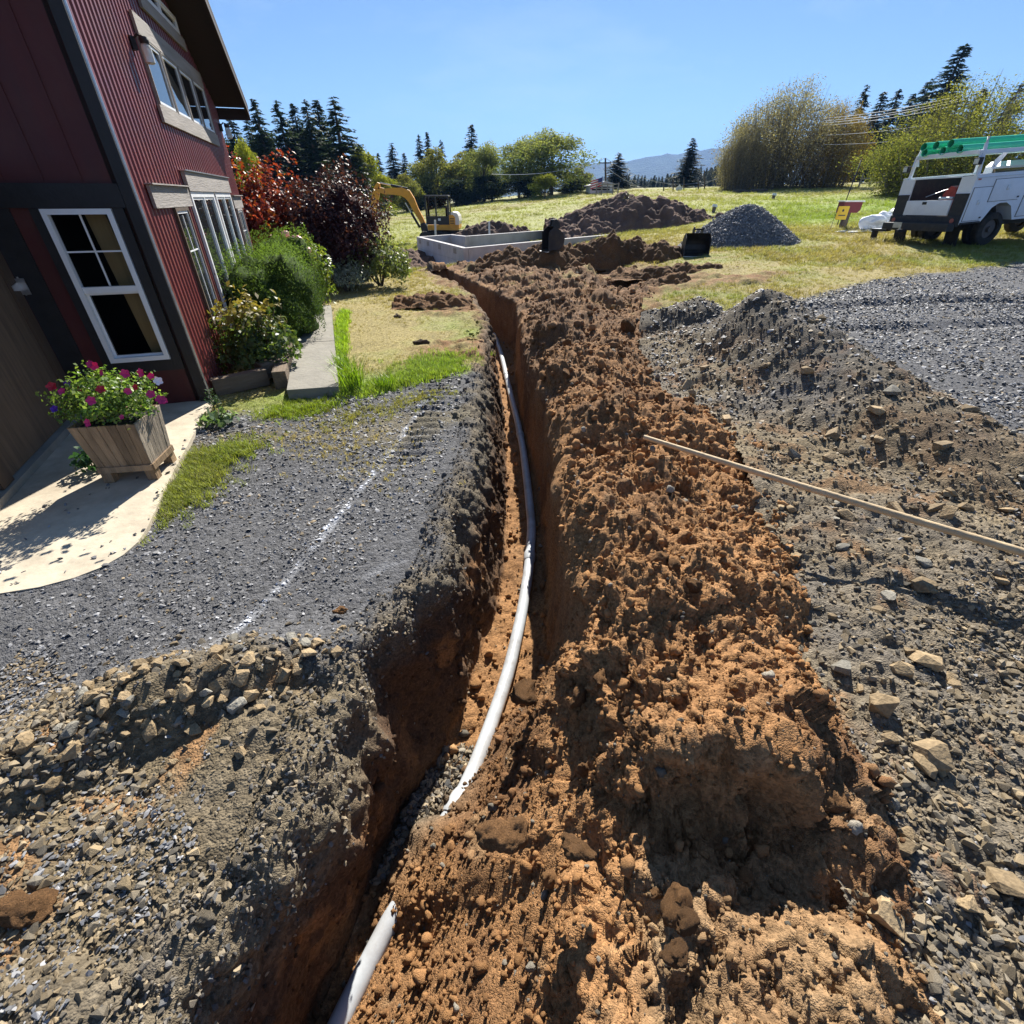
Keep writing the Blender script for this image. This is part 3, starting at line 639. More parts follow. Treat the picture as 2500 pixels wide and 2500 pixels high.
# --- broken rock and pebbles too small to pick out one by one
rocks_s = [src('pebble_piece', hull_rock(40 + i, 11, .62, 1.0, .8), mat_rock) for i in range(6)]
x, y = polar(26000, .7, 9, -60, 60, .8); xa, ya = polar(12000, .9, 6.0, 55, 90, .8); xb, yb = polar(8000, .9, 2.6, -88, -56, .8); x = np.concatenate([x, xa, xb]); y = np.concatenate([y, ya, yb])
w_ = np.where(x > 0, rocky(x, y), 0) + np.where(x <= 0, np.exp(-(dist_line(x, y, [(-2.6, .62), (-2.05, .98), (-1.72, 1.27), (-1.27, 1.46), (-.95, 1.5)]) / .28) ** 2) + .10 * (y < 1.3) * (x > -2.6), 0)
k = (w_ > rng.random(len(x))) & ~spoil_amount(x, y); x, y = x[k], y[k]; z = ground_z(x, y)
p = np.stack([x, y, z + .004], 1); p = p[in_view(p)]; n = len(p)
sz = .018 + .045 * rng.random(n) ** 3
t = rng.random(n)[:, None]; col = (np.array([.27, .205, .12]) * (1 - t) + np.array([.15, .135, .11]) * t) * (.55 + .9 * rng.random(n)[:, None])
scatter('pebbles', p, rnd_rot(n, .5), np.stack([sz, sz, sz], 1), col, rocks_s, rng.integers(0, 6, n), 'small tan and grey pebbles littering the disturbed ground', 'pebbles')
# --- crumbs of soil on the spoil, down the trench walls and on its floor
mat_clod = M_inst('soil_crumb', .95, .15, 16, .9, .35)
crumbs = [src('crumb_piece', lumpy(i, 2, .45, .8) if i < 3 else earth_clod(930 + i, 11, .8, 2, .10), mat_clod) for i in range(6)]
WS = (w_sp + .5 * w_fl + .12 * w_wallL + .5 * sstep(2.0, 1.0, fu)).reshape(NU, NY)
dens = WS * np.gradient(SY, axis=1) * (np.abs(np.gradient(SPX[..., 0], axis=0)) + np.abs(np.gradient(SPX[..., 2], axis=0))) / (4 + SY ** 2 + SPX[..., 0] ** 2) ** .9
dens = np.clip(dens, 0, None).ravel(); dens /= dens.sum()
def spoil_pick(n):
    i = rng.choice(len(dens), n, p=dens); return SPX.reshape(-1, 3)[i], SPN.reshape(-1, 3)[i], SPC.reshape(-1, 3)[i]
p, nn, bc = spoil_pick(40000); n = len(p); d = np.linalg.norm(p - np.array([0, 0, 2.0]), axis=1)
sz = (.006 + .026 * rng.random(n) ** 4.0 + .05 * rng.random(n) ** 22) * np.clip(d / 3.2, .8, 1.9)
p = p + nn * (sz * .22)[:, None] + rng.normal(0, .006, (n, 3))
col = bc * (.9 + .65 * rng.random(n))[:, None]; stone = rng.random(n) < .05; col[stone] = np.array([.30, .27, .22]) * (.5 + .8 * rng.random(n))[stone, None]
scatter('soil_crumbs', p, rnd_rot(n, 1.5), np.stack([sz] * 3, 1), col, crumbs, rng.integers(0, 6, n), 'crumbled orange brown soil covering the spoil heap along the trench', 'soil')
# --- gravel and soil on the broken left bank of the trench
mb_ = (sstep(2.6, 1.8, fu) * sstep(.5, .9, fu) + .25 * w_wallL * sstep(-.5, -.1, fz)).reshape(NU, NY) * (SY < 7) * np.gradient(SY, axis=1) / (4 + SY ** 2) ** .8
mb_ = mb_ / mb_.sum() + .16 * ((U2 > 4.9) & (U2 < 6.6) & (SY > 1.02) & (SY < 1.8)) / max(1, ((U2 > 4.9) & (U2 < 6.6) & (SY > 1.02) & (SY < 1.8)).sum()); mb_ = mb_.ravel() / mb_.sum(); ii = rng.choice(len(mb_), 9000, p=mb_); p = SPX.reshape(-1, 3)[ii] + rng.normal(0, .008, (9000, 3)); nn = SPN.reshape(-1, 3)[ii]; sz = (.012 + .026 * rng.random(9000) ** 2.2) * np.where(p[:, 2] < -.8, 1.7, 1); p = p + nn * (sz * .15)[:, None]
t = rng.random(9000)[:, None]; col = (np.array([.28, .22, .14]) * (1 - t) + np.array([.13, .13, .13]) * t) * (.55 + .9 * rng.random(9000)[:, None])
scatter('bank_gravel', p, rnd_rot(9000, .9), np.stack([sz] * 3, 1), col, [src('bank_piece', hull_rock(70 + i, 10, .5, 1, .75), mat_rock) for i in range(5)], rng.integers(0, 5, 9000), 'loose stones and grit on the broken left bank of the trench', 'gravel')
# --- single rocks one can pick out: left berm and the stony ground on the right
mat_r1 = M_inst('brown_rock', .85, .3, 9, .6, .3, base=(.26, .19, .108)); mat_r2 = M_inst('grey_rock', .8, .35, 9, .6, .3, base=(.21, .195, .16))
rock_me = []
for i in range(10):
    me = hull_rock(100 + i, 15, .55 + .03 * (i % 4), 1.0, .78); me.materials.append(mat_r1 if i % 5 else mat_r2); rock_me.append(me)
def put_rock(x, y, s, label, group, zoff=.16, me=None, name='rock'):
    j = int(rng.integers(0, 10)); big_ = 'large' if s > .105 else ('fist sized' if s > .07 else 'small')
    label = big_ + (' tan' if j % 5 else ' grey') + ' angular rock ' + label
    o = bpy.data.objects.new(name, me or rock_me[j]); C.objects.link(o)
    o.location = (x, y, gz1(x, y) + s * zoff); o.rotation_euler = (rng.normal(0, .35), rng.normal(0, .35), rng.random() * 6.28)
    o.scale = (s, s * rng.uniform(.8, 1.1), s * rng.uniform(.75, 1.1)); return tag(o, label, 'rock', group)
berm_pts = [(-2.5, .70), (-2.05, 1.0), (-1.72, 1.30), (-1.27, 1.50), (-.98, 1.56)]
cum = np.cumsum([0] + [math.dist(a, b) for a, b in zip(berm_pts[:-1], berm_pts[1:])])
for i in range(140):
    t = rng.random() ** .8 * cum[-1]; bx = np.interp(t, cum, [q[0] for q in berm_pts]); by = np.interp(t, cum, [q[1] for q in berm_pts])
    back = rng.normal(-.06, .19); s = .042 + .062 * rng.random() ** 1.6
    put_rock(bx + rng.normal(0, .12) + back * .45, by + back, s, 'on the left berm ' + ('below the white paint line' if bx > -1.45 else ('at the far left' if bx < -2.0 else 'midway along it')), 'rocks on the left berm', .2)
cnt = 0
while cnt < 158:
    x_, y_ = polar(1, 1.2, 7.2, 8, 84, .75); 
    if rocky(x_, y_)[0] < .7 or spoil_amount(x_, y_)[0]: continue
    px_, py_ = cam_px(x_, y_, ground_z(x_, y_, False))
    if not (0 < px_[0] < 2540 and 0 < py_[0] < 2540): continue
    s = .05 + .13 * rng.random() ** 3.0 + .004 * y_[0]
    put_rock(float(x_[0]), float(y_[0]), s, 'on the stony ground ' + ('beyond the wooden pole' if y_[0] > 4.36 - .86 * (x_[0] - 1.32) else ('at the lower right corner' if y_[0] < 1.2 else ('along the foot of the spoil heap' if x_[0] - X(T_TOE, y_)[0] < .5 else 'near the right edge'))), 'rocks on the stony ground', .12); cnt += 1
# --- the bigger clods
mat_bc = M_ground('clod_surface', 26, .9, .02, .95, .4)
def clod_mesh(seed, col, sub=4):
    me = earth_clod(seed, 14, .75, 8 if sub > 3 else 5, .13); n = len(me.vertices); a = me.color_attributes.new('col', 'FLOAT_COLOR', 'POINT')
    co = np.empty(n * 3, np.float32); me.vertices.foreach_get('co', co); co = co.reshape(-1, 3)
    k = 1 + .4 * fbm(co[:, 0], co[:, 1], co[:, 2], 3, 3, seed); c = np.concatenate([np.array(col)[None] * k[:, None], np.ones((n, 1))], 1)
    a.data.foreach_set('color', c.astype(np.float32).ravel()); me.materials.append(mat_bc); return me
cl_me = [clod_mesh(300 + i, DIRT * (.8 + .12 * i), 3) for i in range(5)]
p, nn, bc = spoil_pick(400); u_ = 0
for q in range(400):
    if u_ >= 90: break
    if p[q][1] > 13 or nn[q][2] < .35 or p[q][2] < -.4 or p[q][0] < .1 + 0 * p[q][1]: continue
    s = .05 + .09 * rng.random() ** 2.2 + .008 * p[q][1]
    o = bpy.data.objects.new('dirt_clod', cl_me[u_ % 5]); C.objects.link(o); o.location = Vector(p[q]) + Vector(nn[q]) * s * .15
    o.rotation_euler = rng.random(3) * 6.28; o.scale = (s, s * rng.uniform(.75, 1.1), s * rng.uniform(.7, 1)); u_ += 1
    zone = 'far end of the spoil heap' if p[q][1] > 6 else ('spoil heap behind the wooden pole' if p[q][1] > 3.9 else ('spoil heap before the wooden pole' if p[q][1] > 1.1 else 'packed spoil at the bottom')); tag(o, ('large' if s > .11 else 'small') + ' brown clod of earth resting on the ' + zone, 'dirt clod', 'clods on the spoil heap')
def one_clod(px, py, z, s, label, col=DIRT, seed=1, sc=(1, 1, .8), name='dirt_clod', rz=0.0):
    pos = PZ(px, py, z); me = clod_mesh(seed, col, 4); o = bpy.data.objects.new(name, me); C.objects.link(o)
    s *= .72; o.location = pos; o.scale = (s * sc[0], s * sc[1], s * sc[2]); o.rotation_euler = (.2, .1, rz); return tag(o, label, 'dirt clod')
one_clod(1225, 2035, -.05, .30, 'largest rounded brown clod just above the buried stretch of white pipe', DIRT * .95, 401, (1, .9, .8))
one_clod(1415, 2055, .10, .20, 'rough brown clod right beside the largest rounded clod', DIRT * .85, 402)
one_clod(1280, 1690, -.35, .26, 'dark brown clod jammed against the pipe on its right side', DIRT * .7, 403, (.9, 1, 1))
one_clod(1645, 2330, .18, .13, 'smooth dark clod casting a shadow on the packed spoil at the bottom', DIRT * .6, 404)
one_clod(1680, 2255, .18, .11, 'pointed dark clod just behind the smooth clod at the bottom', DIRT * .6, 405)
one_clod(2000, 1950, .12, .26, 'orange slab of clay at the right foot of the spoil heap', DIRT * 1.2, 406, (1.2, .9, .55))
one_clod(830, 1490, .05, .10, 'single orange clod lying on the dark gravel left of the trench', DIRT * 1.25, 407, (1.3, .8, .6))
one_clod(60, 2210, .12, .22, 'rusty brown clod at the left edge of the picture', DIRT * .9, 408, (1.2, 1, .7))
one_clod(400, 2120, .07, .19, 'orange clod on the left bank beside the shadowed trench', DIRT * 1.2, 409, (1.2, .8, .55))
one_clod(590, 2110, .08, .13, 'grey lump of gravelly soil at the left trench lip', GREYSOIL * 1.3, 410, (1, 1, .7))
one_clod(500, 2240, .07, .11, 'pale grey stone lump below the gravelly lump on the left lip', GREYSOIL * 1.6, 411, (1.2, .9, .7))
one_clod(1030, 838, .02, .33, 'dark square lump of turf lying on the lawn left of the trench', DARKSOIL * 1.2, 412, (1.2, .7, .7))
one_clod(972, 772, .02, .24, 'small dark clod alone on the lawn near the concrete slab', DARKSOIL * 1.3, 413)
one_clod(1530, 800, .25, .5, 'upright dark clod standing on the churned spoil in the middle distance', DIRT * .55, 414, (.8, .7, 1.0))
one_clod(1530, 1020, .3, .36, 'pointed dark clod on the spoil behind the wooden pole', DIRT * .55, 415, (.8, .8, 1.1))
one_clod(2135, 690, .42, .32, 'dark clump of soil alone on the dry grass near the drive', DARKSOIL, 416, (1.5, .8, .7))

# --- grass
mat_grass = M_inst('grass_blade', .6, .3, 3, 0, .2, transl=.45)
def tuft(seed, nb, h, spread, lean, wd):
    rnd = random.Random(seed); v = []; f = []
    for i in range(nb):
        a = rnd.random() * 6.283; r = spread * rnd.random() ** .6; bx, by = r * math.cos(a), r * math.sin(a)
        b = rnd.random() * 6.283; hh = h * rnd.uniform(.55, 1.1); ln = lean * rnd.uniform(.2, 1.2) * hh; w2 = wd * rnd.uniform(.7, 1.2)
        dx, dy = math.cos(b), math.sin(b); k = len(v)
        v += [(bx - dy * w2, by + dx * w2, -.01), (bx + dy * w2, by - dx * w2, -.01), (bx + dx * ln * .35 + dy * w2 * .7, by + dy * ln * .35 - dx * w2 * .7, hh * .6), (bx + dx * ln * .35 - dy * w2 * .7, by + dy * ln * .35 + dx * w2 * .7, hh * .6), (bx + dx * ln, by + dy * ln, hh)]
        f += [(k, k + 1, k + 2, k + 3), (k + 3, k + 2, k + 4)]
    me = bpy.data.meshes.new('tuft'); me.from_pydata(v, [], f); me.update(); return me
tufts = [src('tuft_piece', tuft(i, 12, 1.0, .7, .8, .045), mat_grass) for i in range(5)]
x, y = polar(70000, 4.6, 34, -52, 56, 1.0); xa, ya = polar(30000, 30, 74, -28, 52, 1.0); x = np.concatenate([x, xa]); y = np.concatenate([y, ya]); k = (lawn(x, y) > .4 + .4 * rng.random(len(x))) & (torn(x, y) < .3 + .5 * rng.random(len(x))) & ~spoil_amount(x, y)
k &= ~((x < -3.9 - .317 * (y - 5.22)) & (y < 17)) ; x, y = x[k], y[k]
p = np.stack([x, y, ground_z(x, y) - .005], 1); p = p[in_view(p)]; n = len(p); d = np.hypot(p[:, 0], p[:, 1])
h = (.030 + .030 * rng.random(n)) * np.clip(d / 8, .8, 3.6) * np.clip(.7 + .8 * fbm(p[:, 0], p[:, 1], None, .5, 3, 131), .4, 1.6); col = grass_col(p[:, 0], p[:, 1]) * (.85 + .35 * rng.random(n))[:, None]
scatter('lawn_grass', p, rnd_rot(n, .12), np.stack([h * 1.3, h * 1.3, h], 1), col, tufts, rng.integers(0, 5, n), 'short dry and green grass of the lawn and the field', 'grass')
# weeds along the edge of the concrete and on the gravel, taller bright grass beside the slab
wx, wy, wh, wc = [], [], [], []
def weeds(px0, py0, px1, py1, wd, n, h, col):
    a, b = PZ(px0, py0), PZ(px1, py1)
    for i in range(n):
        t = rng.random(); q = a.lerp(b, t); wx.append(q.x + rng.normal(0, wd)); wy.append(q.y + rng.normal(0, wd)); wh.append(h * rng.uniform(.35, 1.5)); wc.append(np.array(col) * rng.uniform(.8, 1.7) + np.array([.05, .02, 0]) * rng.random())
weeds(395, 1160, 600, 1085, .15, 900, .055, (.17, .21, .05)); weeds(340, 1265, 480, 1170, .15, 900, .055, (.19, .22, .06)); weeds(460, 1110, 520, 1180, .07, 300, .06, (.18, .2, .06))
weeds(660, 1010, 800, 985, .12, 600, .05, (.16, .22, .03)); weeds(800, 1030, 1080, 960, .15, 500, .04, (.2, .2, .06)); weeds(820, 960, 840, 760, .05, 900, .085, (.2, .31, .03)); weeds(850, 960, 1110, 900, .12, 1000, .07, (.17, .25, .04))
weeds(700, 1050, 980, 1130, .25, 500, .03, (.33, .27, .13)); weeds(1010, 900, 1120, 870, .2, 500, .06, (.16, .24, .05))
x, y = np.array(wx), np.array(wy); p = np.stack([x, y, ground_z(x, y) - .003], 1); h = np.array(wh); n = len(p)
k = ~in_poly(x - .03, y, PAD); p, h = p[k], h[k]; cw = np.array(wc)[k]; n = len(p)
scatter('weeds', p, rnd_rot(n, .15), np.stack([h * .9, h * .9, h], 1), cw, tufts, rng.integers(0, 5, n), 'low green weeds creeping over the gravel and along the concrete edges', 'weeds')

# ================================================================== FOLIAGE
mat_leaf = M_inst('leaf', .45, .35, 2, 0, .15, kind='GEOMETRY', transl=.4)
mat_needle = M_inst('needle', .6, .3, 2, 0, .2, kind='GEOMETRY', transl=.18)
mat_hedge = M_inst('hedge_leaf', .85, .08, 2, 0, .2, kind='GEOMETRY', transl=.3)
mat_bark = M('bark', (.10, .075, .055), .9, .35, 9, .8, stretch=(1, 1, .25))
mat_bark2 = M('grey_bark', (.17, .145, .12), .9, .35, 9, .7, stretch=(1, 1, .25))
def leaf_mesh(name, P, Nn, size, cols, aspect=.5, up=None):
    """one bent quad a leaf, at P, facing Nn"""
    n = len(P); rg = np.random.default_rng(n)
    t = rg.normal(0, 1, (n, 3)) if up is None else up
    Nn = Nn / (np.linalg.norm(Nn, axis=1, keepdims=True) + 1e-9)
    t = t - Nn * (t * Nn).sum(1, keepdims=True); t /= np.linalg.norm(t, axis=1, keepdims=True) + 1e-9
    b = np.cross(Nn, t); L = np.asarray(size).reshape(-1, 1) * np.ones((n, 1)); W = L * aspect
    V = np.stack([P - t * L * .5, P + b * W * .5 + Nn * W * .12, P + t * L * .5 - Nn * L * .1, P - b * W * .5 + Nn * W * .12], 1).reshape(-1, 3)
    q = np.arange(4 * n).reshape(n, 4)
    return poly_mesh(name, V, q, np.repeat(cols, 4, 0))
def pick_cols(n, pal, rg, spread=.25):
    pal = np.array(pal); i = rg.integers(0, len(pal), n); return pal[i] * (1 + spread * rg.normal(0, 1, n))[:, None].clip(.35, 1.8)
def shrub(name, label, cat, loc, rad, n, size, pal, seed, stem_n=7, boxy=2.2, shell=.55, noise=.35, aspect=.5, upw=.0, mat=None, tip=None, rz=0.0, gap=.0, group=None, core=0.0):
    """bush: bent stems and thousands of leaves in an uneven, clumped shell"""
    rg = np.random.default_rng(seed); rx, ry, rz_ = rad
    t = thing(name, label, cat, loc, rz, group)
    dv = rg.normal(0, 1, (n, 3)); dv[:, 2] = np.abs(dv[:, 2]) * .9 - .28; dv /= np.linalg.norm(dv, axis=1, keepdims=True)
    e = (np.abs(dv) ** boxy).sum(1) ** (-1 / boxy)
    bump = 1 + noise * fbm(dv[:, 0] * 2 + seed, dv[:, 1] * 2, dv[:, 2] * 2, 1.3, 3, seed) * 1.5
    rr = e * bump * (1 - shell * rg.random(n) ** 1.6)
    P = np.stack([dv[:, 0] * rr * rx, dv[:, 1] * rr * ry, .36 * rz_ + dv[:, 2] * rr * rz_ * .66], 1)
    k = (P[:, 2] > .02)
    if gap > 0: k &= fbm(P[:, 0], P[:, 1], P[:, 2], 3.0 / max(rx, .3), 2, seed + 5) > -gap
    P, dv = P[k], dv[k]; n = len(P)
    Nn = dv + rg.normal(0, .75, (n, 3)) + np.array([0, 0, .3])
    c = pick_cols(n, pal, rg)
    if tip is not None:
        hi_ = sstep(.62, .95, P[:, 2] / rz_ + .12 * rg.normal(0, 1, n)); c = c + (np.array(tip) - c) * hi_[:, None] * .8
    upv = (dv + np.array([0, 0, upw]) + rg.normal(0, .4, (n, 3))) if upw else None
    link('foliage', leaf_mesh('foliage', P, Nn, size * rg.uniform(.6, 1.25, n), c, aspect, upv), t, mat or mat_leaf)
    if core > 0:                                              # added solid core that blocks light through the leaves, toned darker
        bm = bmesh.new(); bmesh.ops.create_icosphere(bm, subdivisions=4, radius=1.0); co = np.array([v_.co[:] for v_ in bm.verts]); e2 = (np.abs(co) ** boxy).sum(1) ** (-1 / boxy)
        b2 = e2 * (1 + noise * fbm(co[:, 0] * 2 + seed, co[:, 1] * 2, co[:, 2] * 2, 1.3, 3, seed) * 1.5) * core * (1 + .12 * fbm(co[:, 0], co[:, 1], co[:, 2], 7, 2, seed))
        for v_, k_ in zip(bm.verts, b2): v_.co = Vector((v_.co.x * rx * k_, v_.co.y * ry * k_, max(.03, .36 * rz_ + v_.co.z * rz_ * .66 * k_)))
        me = bpy.data.meshes.new('light_block_core'); bm.to_mesh(me); bm.free(); a_ = me.color_attributes.new('col', 'FLOAT_COLOR', 'POINT'); cm = np.concatenate([np.repeat(np.array(pal).mean(0)[None], len(b2), 0) * .8, np.ones((len(b2), 1))], 1); a_.data.foreach_set('color', cm.astype(np.float32).ravel()); link('light_block_core', me, t, mat_hedge, True)
    mb = MB()
    for i in range(stem_n):
        a = rg.random() * 6.283; r = rg.uniform(.3, .8); e_ = Vector((math.cos(a) * rx * r, math.sin(a) * ry * r, rz_ * rg.uniform(.5, .85)))
        mb.tube([(math.cos(a) * .04, math.sin(a) * .04, -.03), e_ * .5 + Vector((0, 0, .08 * rz_)), e_], [.022 * rx + .006, .014 * rx + .004, .004], 5)
    mb.build('stem', mat_bark, t, True); return t

# ================================================================== HOUSE
hd = Vector((-.30237, .95319, 0)); hn = Vector((.95319, .30237, 0)); UP = Vector((0, 0, 1)); fl = -hn; fo = -hd
hc = Vector((-3.53, 5.22, 0)) + hd * .10
mat_red = M('red_metal', (.16, .027, .025), .42, .16, 3, .03, 0, .5, grime=.25)
mat_redp = M('red_panel', (.07, .013, .013), .6, .18, 5, .12, stretch=(1, 1, .2), grime=.1)
mat_black = M('black_trim', (.018, .017, .018), .55, .3, 8, .15)
mat_white = M('white_vinyl', (.78, .79, .80), .35, .04, 5, .03)
mat_greywood = M('weathered_grey_board', (.27, .245, .225), .85, .2, 4, .4, stretch=(.35, .35, 3))
mat_dwood = M('dark_stained_wood', (.085, .055, .035), .7, .3, 5, .3, stretch=(1, 1, .15))
mat_tan_reflection = M('tan_reflection', (.66, .43, .2), .7, .2, 6, .2, stretch=(3, 3, .2))  # tan of the reflection imitated in the front window
mat_glass = M_glass('window_glass'); mat_clear = M_clear('clear_glass', .03)
mat_roof = M('dark_roof', (.035, .028, .03), .7, .25, 6, .2); mat_soffit = M('soffit_board', (.022, .013, .013), .75, .25, 6, .2)
mat_steel = M('galvanised_steel', (.5, .51, .52), .35, .15, 12, .1, .85)
mat_dark = M('dark_interior', (.02, .018, .015), .9, .2, 3, 0)
house = thing('barn_house', 'dark red metal clad barn house with a gable wall beside the lawn', 'house', hc)
def S(s, z, o=0.0): return hd * s + UP * z + hn * o          # side wall
def Fp(L, z, o=0.0): return fl * L + UP * z + fo * o          # wall facing the camera
rake = lambda s: 3.41 + (6.28 - s) * .465 if s > 2.6 else 5.12 - (2.6 - s) * .465
# side wall in ribbed sheet: one corrugated skin
prof = []; s_ = 0.03
while s_ < 6.26:
    prof += [(s_, 0), (s_ + .052, 0), (s_ + .066, .022), (s_ + .112, .022)]; s_ += .126
mb = MB(); V = []
for (q, dpt) in prof: V += [S(q, -.1, dpt), S(q, rake(q) - .02, dpt)]
mb.add(V, [(2 * i, 2 * i + 2, 2 * i + 3, 2 * i + 1) for i in range(len(prof) - 1)])
mb.build('side_wall', mat_red, house)
core = MB(); core.prism([(0.0, -.1), (6.27, -.1), (6.27, 3.38), (2.6, 5.08), (0, 3.87)], S(0, 0, -.02), hd, UP, -hn, .1); core.build('wall_core', mat_dark, house)
# front wall with an opening for the window
mb = MB(); o = Fp(0, 0, 0)
for (a, b, z0, z1) in ((.06, .20, -.1, 4.2), (.76, 6.0, -.1, 4.2), (.20, .76, -.1, .52), (.20, .76, 1.91, 4.2)):
    mb.prism([(a, z0), (b, z0), (b, z1), (a, z1)], o, fl, UP, -fo, .12)
mb.build('front_wall', mat_redp, house)
for i in range(12):                                                       # battens dividing the panels above the band
    q = .34 + i * .29; m_ = MB(); m_.prism([(q, 2.12), (q + .018, 2.12), (q + .018, 4.1), (q, 4.1)], Fp(0, 0, .002), fl, UP, fo, .008); m_.build('batten', mat_redp, house)
def board(name, a, b, z0, z1, th=.022, m=mat_black, off=.002):
    k = MB(); k.prism([(a, z0), (b, z0), (b, z1), (a, z1)], Fp(0, 0, off), fl, UP, fo, th); return k.build(name, m, house)
board('band_board', .075, 2.6, 1.915, 2.10, .03); board('trim_board', .105, .195, .402, 1.912); board('trim_board', .765, .84, .402, 1.912); board('trim_board', .197, .763, .402, .515); board('trim_board', .99, 1.2, .0, 1.912)
k = MB(); k.box(Fp(.012, 2.0, .012) , (.001, .001, .001)); 
k = MB(); k.prism([(-.03, -.05), (.07, -.05), (.07, 3.95), (-.03, 3.95)], Fp(0, 0, -.06), fl, UP, fo, .095); k.build('corner_post', mat_black, house)
k = MB(); k.tube([Fp(-.045, z, .03) for z in (0, 1, 2, 3, 3.9)], .012, 6); k.build('corner_edge', mat_steel, house)
# double hung window with a four pane upper sash
win = MB(); win.frame(Fp(0, 0, -.03), fl, UP, fo, .202, .758, .522, 1.908, .045, .07); wo = win.build('window', mat_white, house)
def sub(name, m, a, b, z0, z1, off, th, par):
    k = MB(); k.prism([(a, z0), (b, z0), (b, z1), (a, z1)], Fp(0, 0, off), fl, UP, fo, th); return k.build(name, m, par)
sub('meeting_rail', mat_white, .25, .71, 1.20, 1.255, -.02, .045, wo); sub('muntin', mat_white, .472, .486, 1.257, 1.862, -.012, .014, wo)
sub('muntin', mat_white, .25, .470, 1.553, 1.567, -.012, .014, wo); sub('muntin', mat_white, .488, .71, 1.553, 1.567, -.012, .014, wo)
for (a, b, z0, z1) in ((.248, .4715, 1.257, 1.5525), (.4865, .712, 1.257, 1.5525), (.248, .4715, 1.5675, 1.864), (.4865, .712, 1.5675, 1.864), (.252, .708, .57, 1.198)):
    sub('pane', mat_clear, a, b, z0, z1, -.022, .005, wo)
k = MB(); k.frame(Fp(0, 0, -.045), fl, UP, fo, .246, .714, .566, 1.2, .022, .03); k.build('sash', mat_white, wo)
rm = MB()
for pl in ([(.1, .3), (1.4, .3), (1.4, 2.2), (.1, 2.2)],): rm.prism(pl, Fp(0, 0, -.95), fl, UP, -fo, .02)
rm.prism([(.1, .3), (.12, .3), (.12, 2.2), (.1, 2.2)], Fp(0, 0, -.13), fl, UP, -fo, .8); rm.prism([(1.38, .3), (1.4, .3), (1.4, 2.2), (1.38, 2.2)], Fp(0, 0, -.13), fl, UP, -fo, .8)
rm.prism([(.13, .3), (1.37, .3), (1.37, .32), (.13, .32)], Fp(0, 0, -.13), fl, UP, -fo, .8)
rm.build('room', mat_dark, house)
k = MB(); k.prism([(.27, .34), (.40, .34), (.50, 1.9), (.33, 1.9)], Fp(0, 0, -.16), fl, UP, -fo, .03); k.build('reflection_board', mat_tan_reflection, house)  # added board behind the glass, imitates a tan reflection in the panes
# trim boards and windows of the gable side
def sboard(name, a, b, z0, z1, off=.03, th=.03, m=mat_greywood, par=None):
    k = MB(); k.prism([(a, z0), (b, z0), (b, z1), (a, z1)], S(0, 0, off), hd, UP, hn, th); return k.build(name, m, par or house)
sboard('header_board', 2.0, 5.35, 3.50, 3.68); sboard('sill_board', 1.92, 5.38, 2.73, 2.89); sboard('header_board', 2.02, 5.12, 2.06, 2.27, .03, .045); sboard('header_board', .42, 1.99, 1.90, 2.10); sboard('header_board', 5.2, 6.2, 1.82, 2.01)
sboard('sill_board', 2.6, 4.75, 3.83, 3.97)
for a, b in ((2.0, 5.15), (.40, 2.0), (5.18, 6.22)):
    z = 2.272 if a == 2.0 else (2.103 if a < 1 else 2.012); k = MB(); k.prism([(a, z), (b, z), (b, z + .012), (a, z + .012)], S(0, 0, .025), hd, UP, hn, .075); k.build('drip_cap', mat_steel if a == 2.0 else mat_greywood, house)
def swin(a, b, z0, z1, mull=(), frame_m=mat_greywood, cross=False, fw=.035, sash_m=None):
    w_ = MB(); w_.frame(S(0, 0, .022), hd, UP, hn, a, b, z0, z1, fw, .035); wn = w_.build('window', frame_m, house)
    edges = [a + fw] + [q for q in mull] + [b - fw]
    for q in mull:
        k = MB(); k.prism([(q - .018, z0 + fw), (q + .018, z0 + fw), (q + .018, z1 - fw), (q - .018, z1 - fw)], S(0, 0, .0225), hd, UP, hn, .034); k.build('mullion', frame_m, wn)
    for i in range(len(edges) - 1):
        e0 = edges[i] + (.019 if i else .001); e1 = edges[i + 1] - (.019 if i < len(edges) - 2 else .001)
        f_ = MB(); f_.frame(S(0, 0, .023), hd, UP, hn, e0, e1, z0 + fw + .001, z1 - fw - .001, .028, .022); f_.build('sash', sash_m or mat_white, wn)
        k = MB(); k.prism([(e0 + .029, z0 + fw + .03), (e1 - .029, z0 + fw + .03), (e1 - .029, z1 - fw - .03), (e0 + .029, z1 - fw - .03)], S(0, 0, .024), hd, UP, hn, .008); k.build('pane', mat_glass, wn)
        if cross:
            zm = (z0 + z1) / 2 + .18; k = MB(); k.prism([(e0 + .03, zm), (e1 - .03, zm), (e1 - .03, zm + .014), (e0 + .03, zm + .014)], S(0, 0, .033), hd, UP, hn, .006); k.build('muntin', mat_white, wn)
            mm = (e0 + e1) / 2; k = MB(); k.prism([(mm - .007, z0 + .1), (mm + .007, z0 + .1), (mm + .007, z1 - .08), (mm - .007, z1 - .08)], S(0, 0, .0335), hd, UP, hn, .006); k.build('muntin', mat_white, wn)
    return wn
for a, b in ((2.0, 2.80), (2.84, 3.64), (3.68, 4.48), (4.52, 5.33)): swin(a, b, 2.892, 3.497, (), mat_greywood, False, .016)
swin(1.12, 1.72, .62, 1.897, (), mat_dwood, True); swin(2.08, 3.56, .35, 2.055, (2.82,), mat_white, False, .06); swin(3.70, 5.06, .35, 2.055, (4.38,), mat_white, False, .06); swin(5.42, 5.98, .7, 1.815, (), mat_greywood, True)
swin(2.75, 4.55, 3.975, 4.16, (3.65,), mat_white, False, .03)
